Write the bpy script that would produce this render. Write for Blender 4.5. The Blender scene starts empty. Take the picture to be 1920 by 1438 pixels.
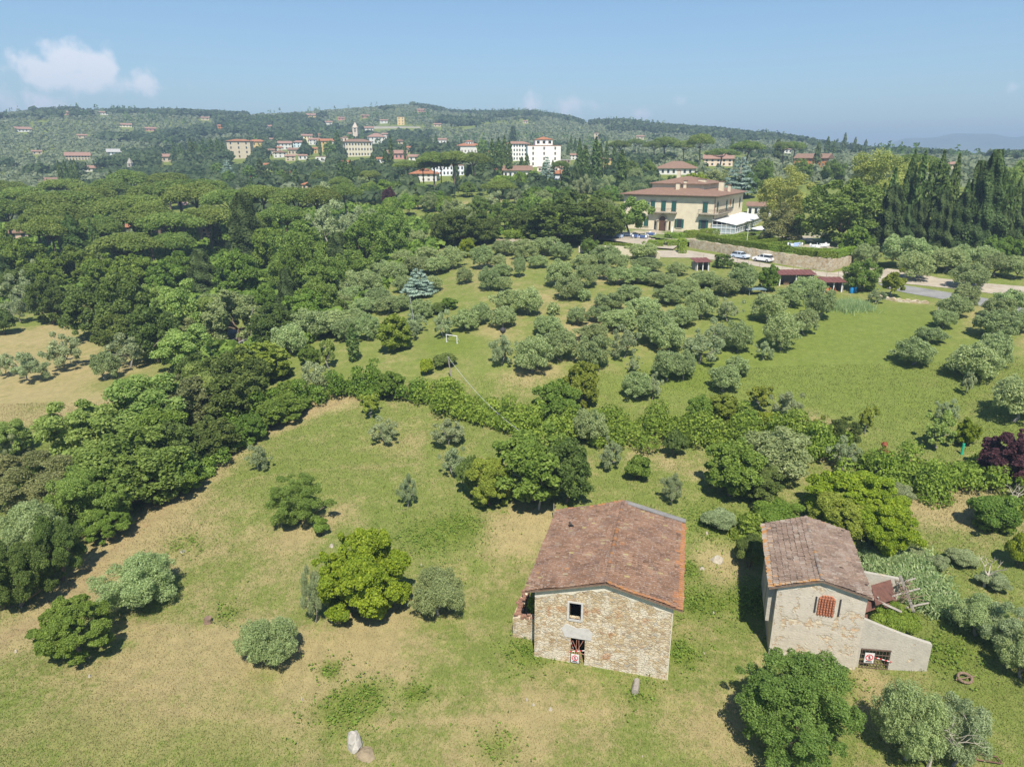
import bpy, math, random
import numpy as np
rng = np.random.default_rng(11)
random.seed(11)
scene = bpy.context.scene
C = scene.collection
R = math.radians

# ------------------------------------------------------------ camera
F, PITCH, CAMZ = 1297.0, R(18), 34.0
cam = bpy.data.objects.new("camera", bpy.data.cameras.new("camera"))
C.objects.link(cam)
cam.data.sensor_width = 36
cam.data.lens = 36 * F / 1920
cam.data.clip_end = 20000
cam.location = (0, 0, CAMZ)
cam.rotation_euler = (R(90) - PITCH, 0, 0)
scene.camera = cam

# ------------------------------------------------------------ sky, sun, exposure
SUN_EL, SUN_AZ = R(56), R(176)          # behind the camera
world = bpy.data.worlds.new("World")
scene.world = world
world.use_nodes = True
wn, wl = world.node_tree.nodes, world.node_tree.links
wn.clear()
wout = wn.new("ShaderNodeOutputWorld")
sky = wn.new("ShaderNodeTexSky")
sky.sky_type = 'NISHITA'
sky.sun_disc = False
sky.sun_elevation = SUN_EL
sky.sun_rotation = SUN_AZ
sky.altitude = 100
sky.air_density = 1.25
sky.dust_density = 0.15
sky.ozone_density = 4.0
bg = wn.new("ShaderNodeBackground")
bg.inputs[1].default_value = 0.098
tint = wn.new('ShaderNodeMixRGB'); tint.blend_type = 'MULTIPLY'; tint.inputs[0].default_value = 1; tint.inputs[2].default_value = (.58, .67, .74, 1)
wl.new(sky.outputs[0], tint.inputs[1]); wl.new(tint.outputs[0], bg.inputs[0])
# cumulus clouds low over the hills, as a function of the direction in the sky
tc = wn.new("ShaderNodeTexCoord")
sep = wn.new("ShaderNodeSeparateXYZ")
wl.new(tc.outputs['Generated'], sep.inputs[0])
def wmath(op, a, b=None, c=None):
    n = wn.new("ShaderNodeMath"); n.operation = op
    for i, v in enumerate((a, b, c)):
        if v is None: continue
        if isinstance(v, (int, float)): n.inputs[i].default_value = v
        else: wl.new(v, n.inputs[i])
    return n.outputs[0]
wx = wmath('DIVIDE', sep.outputs[0], wmath('MAXIMUM', sep.outputs[1], 0.05))
wz = wmath('DIVIDE', sep.outputs[2], wmath('MAXIMUM', sep.outputs[1], 0.05))
wnz = wn.new("ShaderNodeTexNoise"); wnz.inputs['Scale'].default_value = 26; wnz.inputs['Detail'].default_value = 7
wnz.inputs['Roughness'].default_value = 0.58
wcomb = wn.new("ShaderNodeCombineXYZ"); wl.new(wx, wcomb.inputs[0]); wl.new(wz, wcomb.inputs[2])
wl.new(wcomb.outputs[0], wnz.inputs['Vector'])
def cloud_dir(px, py):
    u, v = (px - 960) / F, (719 - py) / F
    y = math.cos(PITCH) + v * math.sin(PITCH)
    return u / y, (-math.sin(PITCH) + v * math.cos(PITCH)) / y
total = None
for px, py, rx, ry, k in ((80, 140, 60, 34, .9), (118, 112, 44, 36, 1.05), (185, 128, 46, 34, 1.0), (150, 150, 120, 24, .75), (250, 160, 85, 18, .62), (60, 185, 110, 45, .38),
                          (1000, 208, 36, 26, .62), (1062, 208, 50, 28, .66), (1200, 212, 34, 12, .4), (1280, 188, 16, 8, .35), (1905, 163, 24, 12, .4)):
    cx, cz = cloud_dir(px, py)
    dx = wmath('DIVIDE', wmath('SUBTRACT', wx, cx), rx / F * 1.05)
    dz = wmath('DIVIDE', wmath('SUBTRACT', wz, cz), ry / F * 1.05)
    d = wmath('SQRT', wmath('ADD', wmath('MULTIPLY', dx, dx), wmath('MULTIPLY', dz, dz)))
    m = wmath('MULTIPLY', wmath('SUBTRACT', 1.25, d), k)
    total = m if total is None else wmath('MAXIMUM', total, m)
edge = wmath('ADD', total, wmath('MULTIPLY', wmath('SUBTRACT', wnz.outputs[0], 0.5), 2.3))
mr = wn.new("ShaderNodeMapRange"); mr.interpolation_type = 'SMOOTHSTEP'
mr.inputs[1].default_value = 0.12; mr.inputs[2].default_value = 0.72; mr.inputs[3].default_value = 0; mr.inputs[4].default_value = 0.9
wl.new(edge, mr.inputs[0])
mask = wmath('MULTIPLY', mr.outputs[0], wmath('GREATER_THAN', sep.outputs[1], 0.1))
bgc = wn.new("ShaderNodeBackground")
bgc.inputs[0].default_value = (0.86, 0.87, 0.92, 1); bgc.inputs[1].default_value = 0.72
mixw = wn.new("ShaderNodeMixShader")
wl.new(mask, mixw.inputs[0]); wl.new(bg.outputs[0], mixw.inputs[1]); wl.new(bgc.outputs[0], mixw.inputs[2])
wl.new(mixw.outputs[0], wout.inputs[0])

sun = bpy.data.objects.new("sun", bpy.data.lights.new("sun", 'SUN'))
C.objects.link(sun)
sun.data.energy = 4.5
sun.data.angle = R(0.6)
sun.data.color = (1.0, 0.94, 0.84)
sun.rotation_euler = (R(90) - SUN_EL, 0, R(180) - SUN_AZ)
sun.location = (0, -60, 120)

vs = scene.view_settings
vs.view_transform = 'Standard'; vs.look = 'None'; vs.exposure = 0.84; vs.gamma = 1.0
cy = scene.cycles
cy.max_bounces = 5; cy.diffuse_bounces = 3; cy.glossy_bounces = 2; cy.transmission_bounces = 3
cy.transparent_max_bounces = 4; cy.volume_bounces = 0
cy.use_denoising = True

# ------------------------------------------------------------ terrain
def sstep(a, b, x):
    t = np.clip((np.asarray(x, float) - a) / (b - a), 0, 1)
    return t * t * (3 - 2 * t)
AZ = np.array([-55, -35, -25, -15, 0, 14, 25, 35, 55.])
RR = np.array([0, 25, 42, 60, 80, 100, 125, 150, 172, 205, 240, 300, 400, 500, 650, 850, 1100, 1350, 1600, 7000.])
HT = np.array([
 [-1.6]*9,
 [-1.0, -1.0, -1.0, -1.0, -1.0, -1.1, -1.2, -1.2, -1.2],
 [0.6, 0.6, 0.4, 0.2, 0, -.3, -.5, -.5, -.5],
 [.8, .8, 1, 1.3, 1.6, 1.5, 1.2, 1, 1],
 [1, 1.5, 2, 3.5, 4.5, 4.5, 4, 3.5, 3.5],
 [1, 2, 3, 6, 9, 9, 8, 7, 7],
 [1, 2.5, 4, 8, 11.5, 12, 11.3, 10.5, 10],
 [2, 3.5, 5, 9, 13.5, 13.6, 13.0, 12.3, 12],
 [3, 4.5, 6, 10, 14.6, 14.5, 14.3, 14.0, 14],
 [4, 6, 8, 12.5, 16.2, 15.2, 15.4, 16, 16],
 [5, 8, 10, 16, 20, 18.5, 19, 18, 18],
 [8, 11, 14, 20, 23.5, 24, 23, 22, 22],
 [14, 16, 20, 27, 30, 30, 29, 27, 26],
 [18, 20, 26, 33, 34, 34, 32, 29, 28],
 [24, 27, 36, 40, 40, 40, 36, 32, 30],
 [45, 48, 52, 54, 54, 52, 42, 35, 32],
 [75, 75, 76, 80, 82, 72, 52, 38, 34],
 [100, 100, 100, 108, 112, 88, 60, 38, 34],
 [100, 100, 100, 108, 112, 88, 60, 38, 34],
 [5.]*9])
SLN = np.linspace(0, math.log(1 + 7000 / 20.), 700)
AZN = np.linspace(-55, 55, 221)
def _dense():
    rr = 20 * (np.exp(SLN) - 1)
    g = np.empty((len(SLN), len(AZ)))
    for j in range(len(AZ)):
        g[:, j] = np.interp(rr, RR, HT[:, j])
    d = np.empty((len(SLN), len(AZN)))
    for i in range(len(SLN)):
        d[i] = np.interp(AZN, AZ, g[i])
    for w, ax in ((9, 0), (9, 0), (9, 0), (13, 1), (13, 1)):
        k = np.ones(w) / w
        pad = [(0, 0), (0, 0)]; pad[ax] = (w // 2, w // 2)
        d = np.apply_along_axis(lambda v: np.convolve(v, k, 'valid'), ax, np.pad(d, pad, 'edge'))
    return d
DEN = _dense()
def pray(px, py):
    u = (np.asarray(px, float) - 960) / F; v = (719 - np.asarray(py, float)) / F
    return np.stack([u, math.cos(PITCH) + v * math.sin(PITCH), -math.sin(PITCH) + v * math.cos(PITCH)], -1)
SKYL = np.array([(-200, 220), (0, 214), (60, 206), (160, 202), (240, 207), (330, 210), (450, 217), (560, 211), (640, 206), (700, 201), (760, 194), (800, 198),
                 (840, 209), (900, 213), (990, 213), (1060, 223), (1100, 233), (1170, 230), (1220, 241), (1290, 241), (1350, 239), (1420, 245), (1500, 252),
                 (1560, 260), (1620, 263), (1700, 270), (1760, 279), (1850, 290), (1920, 293), (2100, 297)], float)
_d = pray(SKYL[:, 0], SKYL[:, 1] + 2)
SK_AZ = np.degrees(np.arctan2(_d[:, 0], _d[:, 1])); SK_T = _d[:, 2] / np.hypot(_d[:, 0], _d[:, 1])
def hfun(x, y):
    x = np.asarray(x, float); y = np.asarray(y, float)
    r = np.hypot(x, y) + 1e-6
    az = np.degrees(np.arctan2(x, y))
    a = np.clip(az, -55, 55)
    s = np.log(1 + r / 20.)
    fi = np.clip(s / SLN[-1] * (len(SLN) - 1), 0, len(SLN) - 1.001); fj = np.clip((a + 55) / 110 * (len(AZN) - 1), 0, len(AZN) - 1.001)
    i = fi.astype(int); j = fj.astype(int); p = fi - i; q = fj - j
    h = DEN[i, j] * (1-p)*(1-q) + DEN[i+1, j] * p*(1-q) + DEN[i, j+1] * (1-p)*q + DEN[i+1, j+1] * p*q
    rid = 1500 - 400 * sstep(8, 28, az)
    zr = CAMZ + rid * np.interp(az, SK_AZ, SK_T) - 16 - 1*sstep(10, 18, az) - 9*sstep(19, 26, az)
    w = sstep(0.5, 1.0, r / rid)
    h2 = h * (1 - w) + zr * w
    h2 = np.where(r > rid, np.maximum(zr - (r - rid) * .3, np.minimum(5, zr)), h2)
    back = sstep(60, 100, np.abs(az))
    h2 = h2 * (1 - back) + (np.interp(r, RR, HT[:, 4]) * .3) * back
    amp = .10 + .25 * sstep(90, 200, r) + 2.4 * sstep(350, 900, r)
    wl_ = np.where(r < 350, 1., 1.) 
    n = np.sin(x*.23+1.3)*np.sin(y*.19+.4) + .6*np.sin(x*.071+y*.053) + .5*np.sin(x*.41-y*.33+2)
    n2 = np.sin(x*.021+.7)*np.sin(y*.017+.2) + .6*np.sin(x*.011-y*.013+1)
    nn = np.where(r < 350, n, n2) * np.where(r < 350, 1 - sstep(250, 350, r), sstep(350, 450, r))
    h2 = h2 + amp * nn * .5
    # levelled ground under the two farmhouses
    for cx, cy_, z0, ra in ((7.5, 45.5, 0.0, 8.5), (22.5, 44.5, -0.15, 5.5)):
        k = 1 - sstep(ra, ra + 7, np.hypot(x - cx, y - cy_))
        h2 = h2 * (1 - k) + (z0 + (y - cy_) * .03) * k
    return h2
_TT = np.exp(np.linspace(math.log(14), math.log(6500), 900))
def at(px, py):
    d = pray(px, py); hd = math.hypot(d[0], d[1])
    t = _TT / hd
    X, Y, Z = d[0]*t, d[1]*t, CAMZ + d[2]*t
    g = Z - hfun(X, Y)
    k = np.nonzero(g < 0)[0]
    if len(k) == 0: i = np.argmin(np.abs(_TT - 1500))
    else: i = max(k[0], 1)
    a, b = t[i-1], t[i]
    if len(k):
        for _ in range(18):
            m = .5*(a+b)
            if CAMZ + d[2]*m - float(hfun(d[0]*m, d[1]*m)) < 0: b = m
            else: a = m
    x, y = d[0]*b, d[1]*b
    return np.array([x, y, float(hfun(x, y))])
def depth(P): return P[1]*math.cos(PITCH) - (P[2]-CAMZ)*math.sin(PITCH)
def px_of(P):
    d = depth(P); up = P[1]*math.sin(PITCH) + (P[2]-CAMZ)*math.cos(PITCH)
    return 960 + F*P[0]/d, 719 - F*up/d
def ztop(P, py, px=None):
    d = pray(960, py); return CAMZ + d[2] * P[1] / d[1]

# ------------------------------------------------------------ mesh helpers
def link(o, parent=None):
    C.objects.link(o)
    if parent is not None: o.parent = parent
    return o
def tag(o, label=None, cat=None, group=None, kind=None):
    if label: o["label"] = label
    if cat: o["category"] = cat
    if group: o["group"] = group
    if kind: o["kind"] = kind
    return o
def empty(name, loc=(0, 0, 0), rz=0, **k):
    o = bpy.data.objects.new(name, None); o.empty_display_size = .3
    o.location = loc; o.rotation_euler = (0, 0, rz)
    return tag(link(o), **k)
def mesh_np(name, V, Fq, mats, attrs=None, midx=None, smooth=False):
    """V (n,3), Fq (m,k) constant-size faces; attrs {name: per-vertex float}."""
    me = bpy.data.meshes.new(name)
    V = np.asarray(V, np.float32); Fq = np.asarray(Fq, np.int32)
    k = Fq.shape[1]
    me.vertices.add(len(V)); me.vertices.foreach_set("co", V.ravel())
    me.loops.add(Fq.size); me.loops.foreach_set("vertex_index", Fq.ravel())
    me.polygons.add(len(Fq))
    me.polygons.foreach_set("loop_start", np.arange(0, Fq.size, k, dtype=np.int32))
    me.polygons.foreach_set("loop_total", np.full(len(Fq), k, np.int32))
    for m in (mats if isinstance(mats, (list, tuple)) else [mats]): me.materials.append(m)
    if midx is not None: me.polygons.foreach_set("material_index", np.asarray(midx, np.int32))
    me.polygons.foreach_set("use_smooth", np.full(len(Fq), smooth, bool))
    me.update(calc_edges=True)
    for a, v in (attrs or {}).items():
        at_ = me.attributes.new(a, 'FLOAT', 'POINT'); at_.data.foreach_set("value", np.asarray(v, np.float32))
    return me
class MB:
    def __init__(s): s.v = []; s.f = []; s.m = []; s.a = []
    def face(s, pts, m=0, a=0.5):
        n = len(s.v); s.v += [tuple(map(float, p)) for p in pts]; s.f.append(tuple(range(n, n+len(pts)))); s.m.append(m); s.a += [a]*len(pts)
    def hexa(s, p, m=0, a=0.5):          # 8 corners: bottom ring then top ring
        n = len(s.v); s.v += [tuple(map(float, q)) for q in p]; s.a += [a]*8
        for f in ((3,2,1,0),(4,5,6,7),(0,1,5,4),(1,2,6,5),(2,3,7,6),(3,0,4,7)):
            s.f.append(tuple(n+i for i in f)); s.m.append(m)
    def box(s, x0, x1, y0, y1, z0, z1, m=0, a=0.5):
        s.hexa([(x0,y0,z0),(x1,y0,z0),(x1,y1,z0),(x0,y1,z0),(x0,y0,z1),(x1,y0,z1),(x1,y1,z1),(x0,y1,z1)], m, a)
    def prism(s, poly, z0, z1, m=0, a=.5):   # poly list of (x,y), ccw
        n = len(poly)
        s.face([(x, y, z1) for x, y in poly], m, a); s.face([(x, y, z0) for x, y in poly[::-1]], m, a)
        for i in range(n):
            (x, y), (u, v) = poly[i], poly[(i+1) % n]
            s.face([(x,y,z0),(u,v,z0),(u,v,z1),(x,y,z1)], m, a)
    def tube(s, pts, rad, sides=7, m=0, a=.5, cap=True):
        pts = [np.array(p, float) for p in pts]
        rad = [rad]*len(pts) if isinstance(rad, (int, float)) else rad
        base = len(s.v)
        for i, p in enumerate(pts):
            d = pts[min(i+1, len(pts)-1)] - pts[max(i-1, 0)]
            d = d / (np.linalg.norm(d) + 1e-9)
            u = np.cross(d, (0, 0, 1) if abs(d[2]) < .9 else (1, 0, 0)); u /= np.linalg.norm(u); w = np.cross(d, u)
            for k in range(sides):
                t = 2*math.pi*k/sides
                s.v.append(tuple(p + rad[i]*(math.cos(t)*u + math.sin(t)*w))); s.a.append(a)
        for i in range(len(pts)-1):
            for k in range(sides):
                k2 = (k+1) % sides
                s.f.append((base+i*sides+k, base+i*sides+k2, base+(i+1)*sides+k2, base+(i+1)*sides+k)); s.m.append(m)
        if cap:
            s.f.append(tuple(base+k for k in range(sides))[::-1]); s.m.append(m)
            s.f.append(tuple(base+(len(pts)-1)*sides+k for k in range(sides))); s.m.append(m)
    def mesh(s, name, mats, smooth=False):
        me = bpy.data.meshes.new(name); me.from_pydata(s.v, [], s.f)
        for m in (mats if isinstance(mats, (list, tuple)) else [mats]): me.materials.append(m)
        me.polygons.foreach_set("material_index", s.m)
        me.polygons.foreach_set("use_smooth", [smooth]*len(s.f))
        t = me.attributes.new("var", 'FLOAT', 'POINT'); t.data.foreach_set("value", s.a)
        me.update(); return me
    def build(s, name, mats, parent=None, smooth=False, loc=None, rz=None):
        o = bpy.data.objects.new(name, s.mesh(name, mats, smooth))
        if loc is not None: o.location = loc
        if rz is not None: o.rotation_euler = (0, 0, rz)
        return link(o, parent)

# ------------------------------------------------------------ materials
class NT:
    def __init__(s, name):
        s.m = bpy.data.materials.new(name); s.m.use_nodes = True
        s.n, s.l = s.m.node_tree.nodes, s.m.node_tree.links
        s.b = s.n["Principled BSDF"]; s.out = s.n["Material Output"]
        s.b.inputs['Specular IOR Level'].default_value = .25
    def put(s, sock, v):
        if v is None: return
        if hasattr(v, 'is_output'): s.l.new(v, sock)
        elif isinstance(v, (tuple, list)) and len(v) == 3 and sock.type == 'RGBA': sock.default_value = (*v, 1)
        else: sock.default_value = v
    def math(s, op, a, b=None, clamp=False):
        n = s.n.new("ShaderNodeMath"); n.operation = op; n.use_clamp = clamp
        s.put(n.inputs[0], a); s.put(n.inputs[1], b); return n.outputs[0]
    def mix(s, f, a, b, mode='MIX'):
        n = s.n.new("ShaderNodeMixRGB"); n.blend_type = mode
        s.put(n.inputs[0], f); s.put(n.inputs[1], a); s.put(n.inputs[2], b); return n.outputs[0]
    def ramp(s, f, stops):
        n = s.n.new("ShaderNodeValToRGB"); e = n.color_ramp.elements
        while len(e) < len(stops): e.new(.5)
        for i, (p, c) in enumerate(stops):
            e[i].position = p; e[i].color = (*c, 1) if len(c) == 3 else c
        s.put(n.inputs[0], f); return n.outputs[0]
    def smooth(s, f, a, b, lo=0., hi=1.):
        n = s.n.new("ShaderNodeMapRange"); n.interpolation_type = 'SMOOTHSTEP'
        s.put(n.inputs[0], f); n.inputs[1].default_value = a; n.inputs[2].default_value = b; n.inputs[3].default_value = lo; n.inputs[4].default_value = hi
        return n.outputs[0]
    def pos(s, scale=(1, 1, 1), obj=False):
        src = s.n.new("ShaderNodeTexCoord").outputs['Object'] if obj else s.n.new("ShaderNodeNewGeometry").outputs['Position']
        m = s.n.new("ShaderNodeMapping"); m.inputs['Scale'].default_value = scale
        s.l.new(src, m.inputs[0]); return m.outputs[0]
    def noise(s, vec, scale, detail=3, rough=.55):
        n = s.n.new("ShaderNodeTexNoise"); n.inputs['Scale'].default_value = scale; n.inputs['Detail'].default_value = detail; n.inputs['Roughness'].default_value = rough
        s.l.new(vec, n.inputs['Vector']); return n.outputs[0]
    def vor(s, vec, scale, feature='F1', out='Distance'):
        n = s.n.new("ShaderNodeTexVoronoi"); n.feature = feature; n.inputs['Scale'].default_value = scale
        s.l.new(vec, n.inputs['Vector']); return n.outputs[out]
    def attr(s, name):
        n = s.n.new("ShaderNodeAttribute"); n.attribute_name = name; return n.outputs['Fac']
    def bump(s, h, dist=.02, strength=.6):
        n = s.n.new("ShaderNodeBump"); n.inputs['Strength'].default_value = strength; n.inputs['Distance'].default_value = dist
        s.put(n.inputs['Height'], h); s.l.new(n.outputs[0], s.b.inputs['Normal'])
    def fin(s, col, rough=.9, metal=0.):
        s.put(s.b.inputs['Base Color'], col); s.put(s.b.inputs['Roughness'], rough); s.put(s.b.inputs['Metallic'], metal); return s.m
def plain(name, col, rough=.8, var=.12, scale=3., metal=0., bump=0.):
    t = NT(name); p = t.pos(); n = t.noise(p, scale, 4)
    c = t.mix(1., col, t.ramp(n, [(.25, (1-var,)*3), (.75, (1+var,)*3)]), 'MULTIPLY')
    if bump: t.bump(n, bump)
    return t.fin(c, rough, metal)
def leaf(name, c1, c2, c3=None, trans=.48, hv=.012, gain=1.82):
    c1, c2, c3 = [c and tuple(min(.62, a*gain) for a in c) for c in (c1, c2, c3)]
    t = NT(name); v = t.attr("var")
    oi = t.n.new("ShaderNodeObjectInfo").outputs['Random']
    stops = [(.0, c1), (.55, tuple((a+b)/2 for a, b in zip(c1, c2))), (.92, c2)] + ([(1., c3)] if c3 else [])
    c = t.ramp(v, stops)
    h = t.n.new("ShaderNodeHueSaturation")
    t.put(h.inputs['Hue'], t.math('ADD', t.math('MULTIPLY', oi, hv*2), .5-hv)); 
    t.put(h.inputs['Value'], t.math('ADD', t.math('MULTIPLY', t.math('FRACT', t.math('MULTIPLY', oi, 7.31)), .30), .88))
    h.inputs['Saturation'].default_value = 1.0
    t.put(h.inputs['Color'], c); col = h.outputs[0]
    t.fin(col, .6); t.b.inputs['Specular IOR Level'].default_value = .18
    tr = t.n.new("ShaderNodeBsdfTranslucent"); t.l.new(col, tr.inputs[0])
    mx = t.n.new("ShaderNodeMixShader"); mx.inputs[0].default_value = trans
    t.l.new(t.b.outputs[0], mx.inputs[1]); t.l.new(tr.outputs[0], mx.inputs[2]); t.l.new(mx.outputs[0], t.out.inputs[0])
    return t.m
LM = {
 'olive': leaf('olive leaves', (.112,.146,.050), (.262,.308,.140), (.35,.38,.22)),
 'grey': leaf('grey olive leaves', (.122,.152,.066), (.262,.296,.158), (.34,.365,.24)),
 'dark': leaf('dark oak leaves', (.040,.066,.013), (.130,.165,.042)),
 'mid': leaf('green leaves', (.052,.095,.012), (.160,.215,.042)),
 'fresh': leaf('fresh green leaves', (.056,.100,.016), (.170,.230,.055)),
 'lime': leaf('yellow green leaves', (.078,.120,.009), (.220,.250,.022)),
 'gold': leaf('golden green leaves', (.080,.112,.012), (.225,.250,.045)),
 'light': leaf('feathery light leaves', (.085,.135,.026), (.220,.265,.075)),
 'pale': leaf('pale flowering leaves', (.090,.125,.038), (.29,.32,.14)),
 'pine': leaf('pine needles', (.054,.090,.016), (.168,.205,.050)),
 'cyp': leaf('cypress leaves', (.032,.060,.015), (.105,.148,.040)),
 'con': leaf('dark conifer needles', (.026,.047,.013), (.085,.120,.040)),
 'ced': leaf('blue grey needles', (.100,.150,.115), (.27,.33,.27)),
 'plum': leaf('purple leaves', (.026,.011,.014), (.080,.036,.038)),
 'dull': leaf('dull brown green leaves', (.070,.085,.026), (.200,.205,.085)),
 'ypine': leaf('yellowish pine needles', (.095,.115,.022), (.27,.275,.078)),
 'hedge': leaf('bramble leaves', (.055,.100,.010), (.190,.250,.042)),
 'clip': leaf('clipped box leaves', (.075,.12,.014), (.19,.24,.038)),
 'weed': leaf('weed leaves', (.060,.105,.012), (.14,.195,.036)),
 'cane': leaf('reed leaves', (.10,.16,.06), (.26,.32,.15), (.38,.38,.22)),
 'farwood': leaf('distant wood leaves', (.026,.046,.019), (.078,.104,.042)),
 'fargrove': leaf('distant olive leaves', (.115,.142,.076), (.200,.228,.132)),
 'rust': leaf('red brown leaves', (.16,.05,.02), (.28,.11,.06)),
}
BARK = plain('bark', (.15,.115,.085), .95, .35, 6., bump=.03)
BARKG = plain('grey bark', (.24,.22,.19), .95, .3, 6., bump=.03)
# ------------------------------------------------------------ ground sheet
def pts(lst): return np.array([at(a, b)[:2] for a, b in lst])
def in_poly(x, y, P):
    c = np.zeros(x.shape, bool)
    for i in range(len(P)):
        x1, y1 = P[i-1]; x2, y2 = P[i]
        c ^= ((y1 > y) != (y2 > y)) & (x < (x2-x1) * (y-y1) / (y2-y1+1e-12) + x1)
    return c
def seg_dist(x, y, P):
    d = np.full(x.shape, 1e9)
    for i in range(len(P)-1):
        a, b = P[i], P[i+1]; ab = b-a
        t = np.clip(((x-a[0])*ab[0] + (y-a[1])*ab[1]) / (ab@ab + 1e-9), 0, 1)
        d = np.minimum(d, np.hypot(x-a[0]-t*ab[0], y-a[1]-t*ab[1]))
    return d
def soft_poly(x, y, P, w):
    d = seg_dist(x, y, np.vstack([P, P[:1]])); s = np.where(in_poly(x, y, P), 1, -1)
    return sstep(-w, w, d*s)
BELT = pts([(650,748),(560,777),(470,815),(390,880),(300,960),(180,1060),(120,1140),(0,1200)])
DRYF = pts([(-60,625),(0,625),(110,604),(215,660),(300,700),(230,765),(100,800),(-60,800)])
DRYP = [(*at(a, b)[:2], r, k) for a, b, r, k in ((330,1010,4.5,.55),(700,1195,3.2,.7),(300,1230,4,.35),(600,1290,3.5,.4),(1030,1340,3,.4),(1340,1360,3,.5),
        (1780,940,3.5,.8),(960,1000,2.6,.7),(1010,975,2.5,.5),(1350,1050,2.2,.7),(480,1230,3,.4),(250,1300,4,.4),(900,1400,3,.35),(1730,930,3,.7),(1640,1290,2,.5),(560,1000,2.5,.5),
        (1690,880,2.5,.5),(1530,800,2.5,.8),(1560,850,2,.7),(1000,700,3,.5),(1090,620,4,.5),(980,560,5,.5),(1150,520,4,.6),(930,500,5,.45),(1300,880,2,.4),(750,830,3,.3),(1230,850,2.5,.4),(640,960,2,.4),(1240,590,3,.3),(1120,590,4,.5),(930,620,3,.5))]
LUSHP = [(*at(a, b)[:2], r, k) for a, b, r, k in ((1300,1130,1.3,.9),(1275,1225,1.2,.9),(1410,1130,2.0,.9),(1765,1222,1.7,.75),(1870,1310,3,.42),(990,1225,1.6,.7),(645,1335,1.6,.8),
        (690,1300,1.4,.6),(780,1300,.8,.8),(620,1255,.8,.8),(800,1010,3.4,.55),(870,985,2.0,.6),(345,1020,2,.5),(1330,980,3,.5),(1560,1275,1.4,.9),(1200,1300,1.2,.5),(430,1150,1,.6),(200,720,4,.5),(60,765,3,.4),(150,655,3,.3),(260,705,2,.4),
        (700,860,3,.3),(560,900,4,.35),(1420,1000,3,.5),(840,650,5,.5),(1260,690,4,.5),(1290,1070,1.2,.8),(1820,1180,2,.4),(930,1400,1.2,.6),(500,1265,1.2,.4),(150,1370,4,.35),(420,1400,4,.3),(1330,1130,1,.5))]
LAWN = pts([(1120,730),(1300,690),(1410,570),(1600,566),(1790,590),(1920,640),(1960,720),(1960,850),(1840,830),(1570,785),(1400,745)])
ROWS = [pts([(1850,572),(1790,640),(1740,720)]), pts([(1930,640),(1870,720),(1800,800)])]
TRACKS = [pts(q) for q in ([(200,1168),(330,1182),(480,1192),(620,1212),(760,1245)], [(190,1186),(330,1202),(480,1212),(620,1234),(760,1270)], [(1480,640),(1560,690),(1640,760),(1700,800)], [(1500,632),(1585,684),(1668,755),(1730,797)], [(1440,690),(1600,650),(1700,600)], [(460,900),(600,880),(800,870)], [(300,1330),(600,1360),(900,1350),(1200,1330)])]
GROVE = pts([(760,640),(700,560),(860,470),(1100,470),(1300,500),(1640,545),(1560,600),(1400,700),(1200,740),(900,720)])
SLOPE = [(*at(a, b)[:2], r) for a, b, r in ((772,462,9),(850,385,9),(755,385,7),(930,375,6))]
WOODP = pts([(-200,600),(-60,600),(120,570),(230,640),(420,740),(600,700),(640,600),(860,450),(700,390),(-200,400)])
def masks(x, y):
    r = np.hypot(x, y)
    dry = np.full(x.shape, .255) - .25*sstep(200, 320, r); lush = np.zeros(x.shape); soil = np.zeros(x.shape)
    dry += .13 * sstep(85, 45, r) * sstep(-60, 60, -x + 20)
    d = seg_dist(x, y, BELT); dry += .75*np.exp(-(d/2.6)**2); soil += .55*np.exp(-(d/1.8)**2)
    dry += .62 * soft_poly(x, y, DRYF, 3)
    for a, b, ra, k in DRYP: dry += k*np.exp(-((x-a)**2+(y-b)**2)/(ra*ra*1.4))
    for a, b, ra, k in LUSHP: lush += k*np.exp(-((x-a)**2+(y-b)**2)/(ra*ra*1.4))
    L = soft_poly(x, y, LAWN, 4); dry -= .34*L; lush += .36*L
    for p in TRACKS: dry += .30*np.exp(-(seg_dist(x, y, p)/.35)**2)
    for p in ROWS: dry += .42*np.exp(-(seg_dist(x, y, p)/2.2)**2)
    g = soft_poly(x, y, GROVE, 5)*(1-L); dry += .10*g; lush += .12*g
    for a, b, ra in SLOPE: dry += .75*np.exp(-((x-a)**2+(y-b)**2)/(ra*ra)); soil += .5*np.exp(-((x-a)**2+(y-b)**2)/(ra*ra))
    W = soft_poly(x, y, WOODP, 5)*sstep(70, 90, r)*(1-soft_poly(x, y, DRYF, 3)); lush += .2*W; soil += .15*W
    return dry, lush, soil
t = NT('ground of grass and straw'); p = t.pos()
n1 = t.noise(p, .075, 3); n2 = t.noise(p, .42, 4, .6); n3 = t.noise(p, 2.6, 4, .65)
ps = t.pos((1, .35, 1)); n4 = t.noise(ps, 11., 3, .7); n5 = t.noise(p, 38., 2, .7)
dry = t.math('ADD', t.attr('dry'), t.math('ADD', t.math('MULTIPLY', t.math('SUBTRACT', n1, .5), .6),
      t.math('ADD', t.math('MULTIPLY', t.math('SUBTRACT', n2, .5), 1.35), t.math('ADD', t.math('MULTIPLY', t.math('SUBTRACT', n3, .5), 1.3), t.math('MULTIPLY', t.math('SUBTRACT', n4, .5), .8)))))
green = t.ramp(n4, [(.25, (.104,.140,.026)), (.75, (.196,.230,.058))])
straw = t.ramp(n5, [(.25, (.228,.178,.074)), (.5, (.308,.254,.118)), (.8, (.388,.332,.178))])
c = t.mix(t.smooth(dry, .15, .95), green, straw)
lsh = t.math('ADD', t.attr('lush'), t.math('ADD', t.math('MULTIPLY', t.math('SUBTRACT', n2, .5), .7), t.math('MULTIPLY', t.math('SUBTRACT', n3, .5), .9)))
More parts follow.
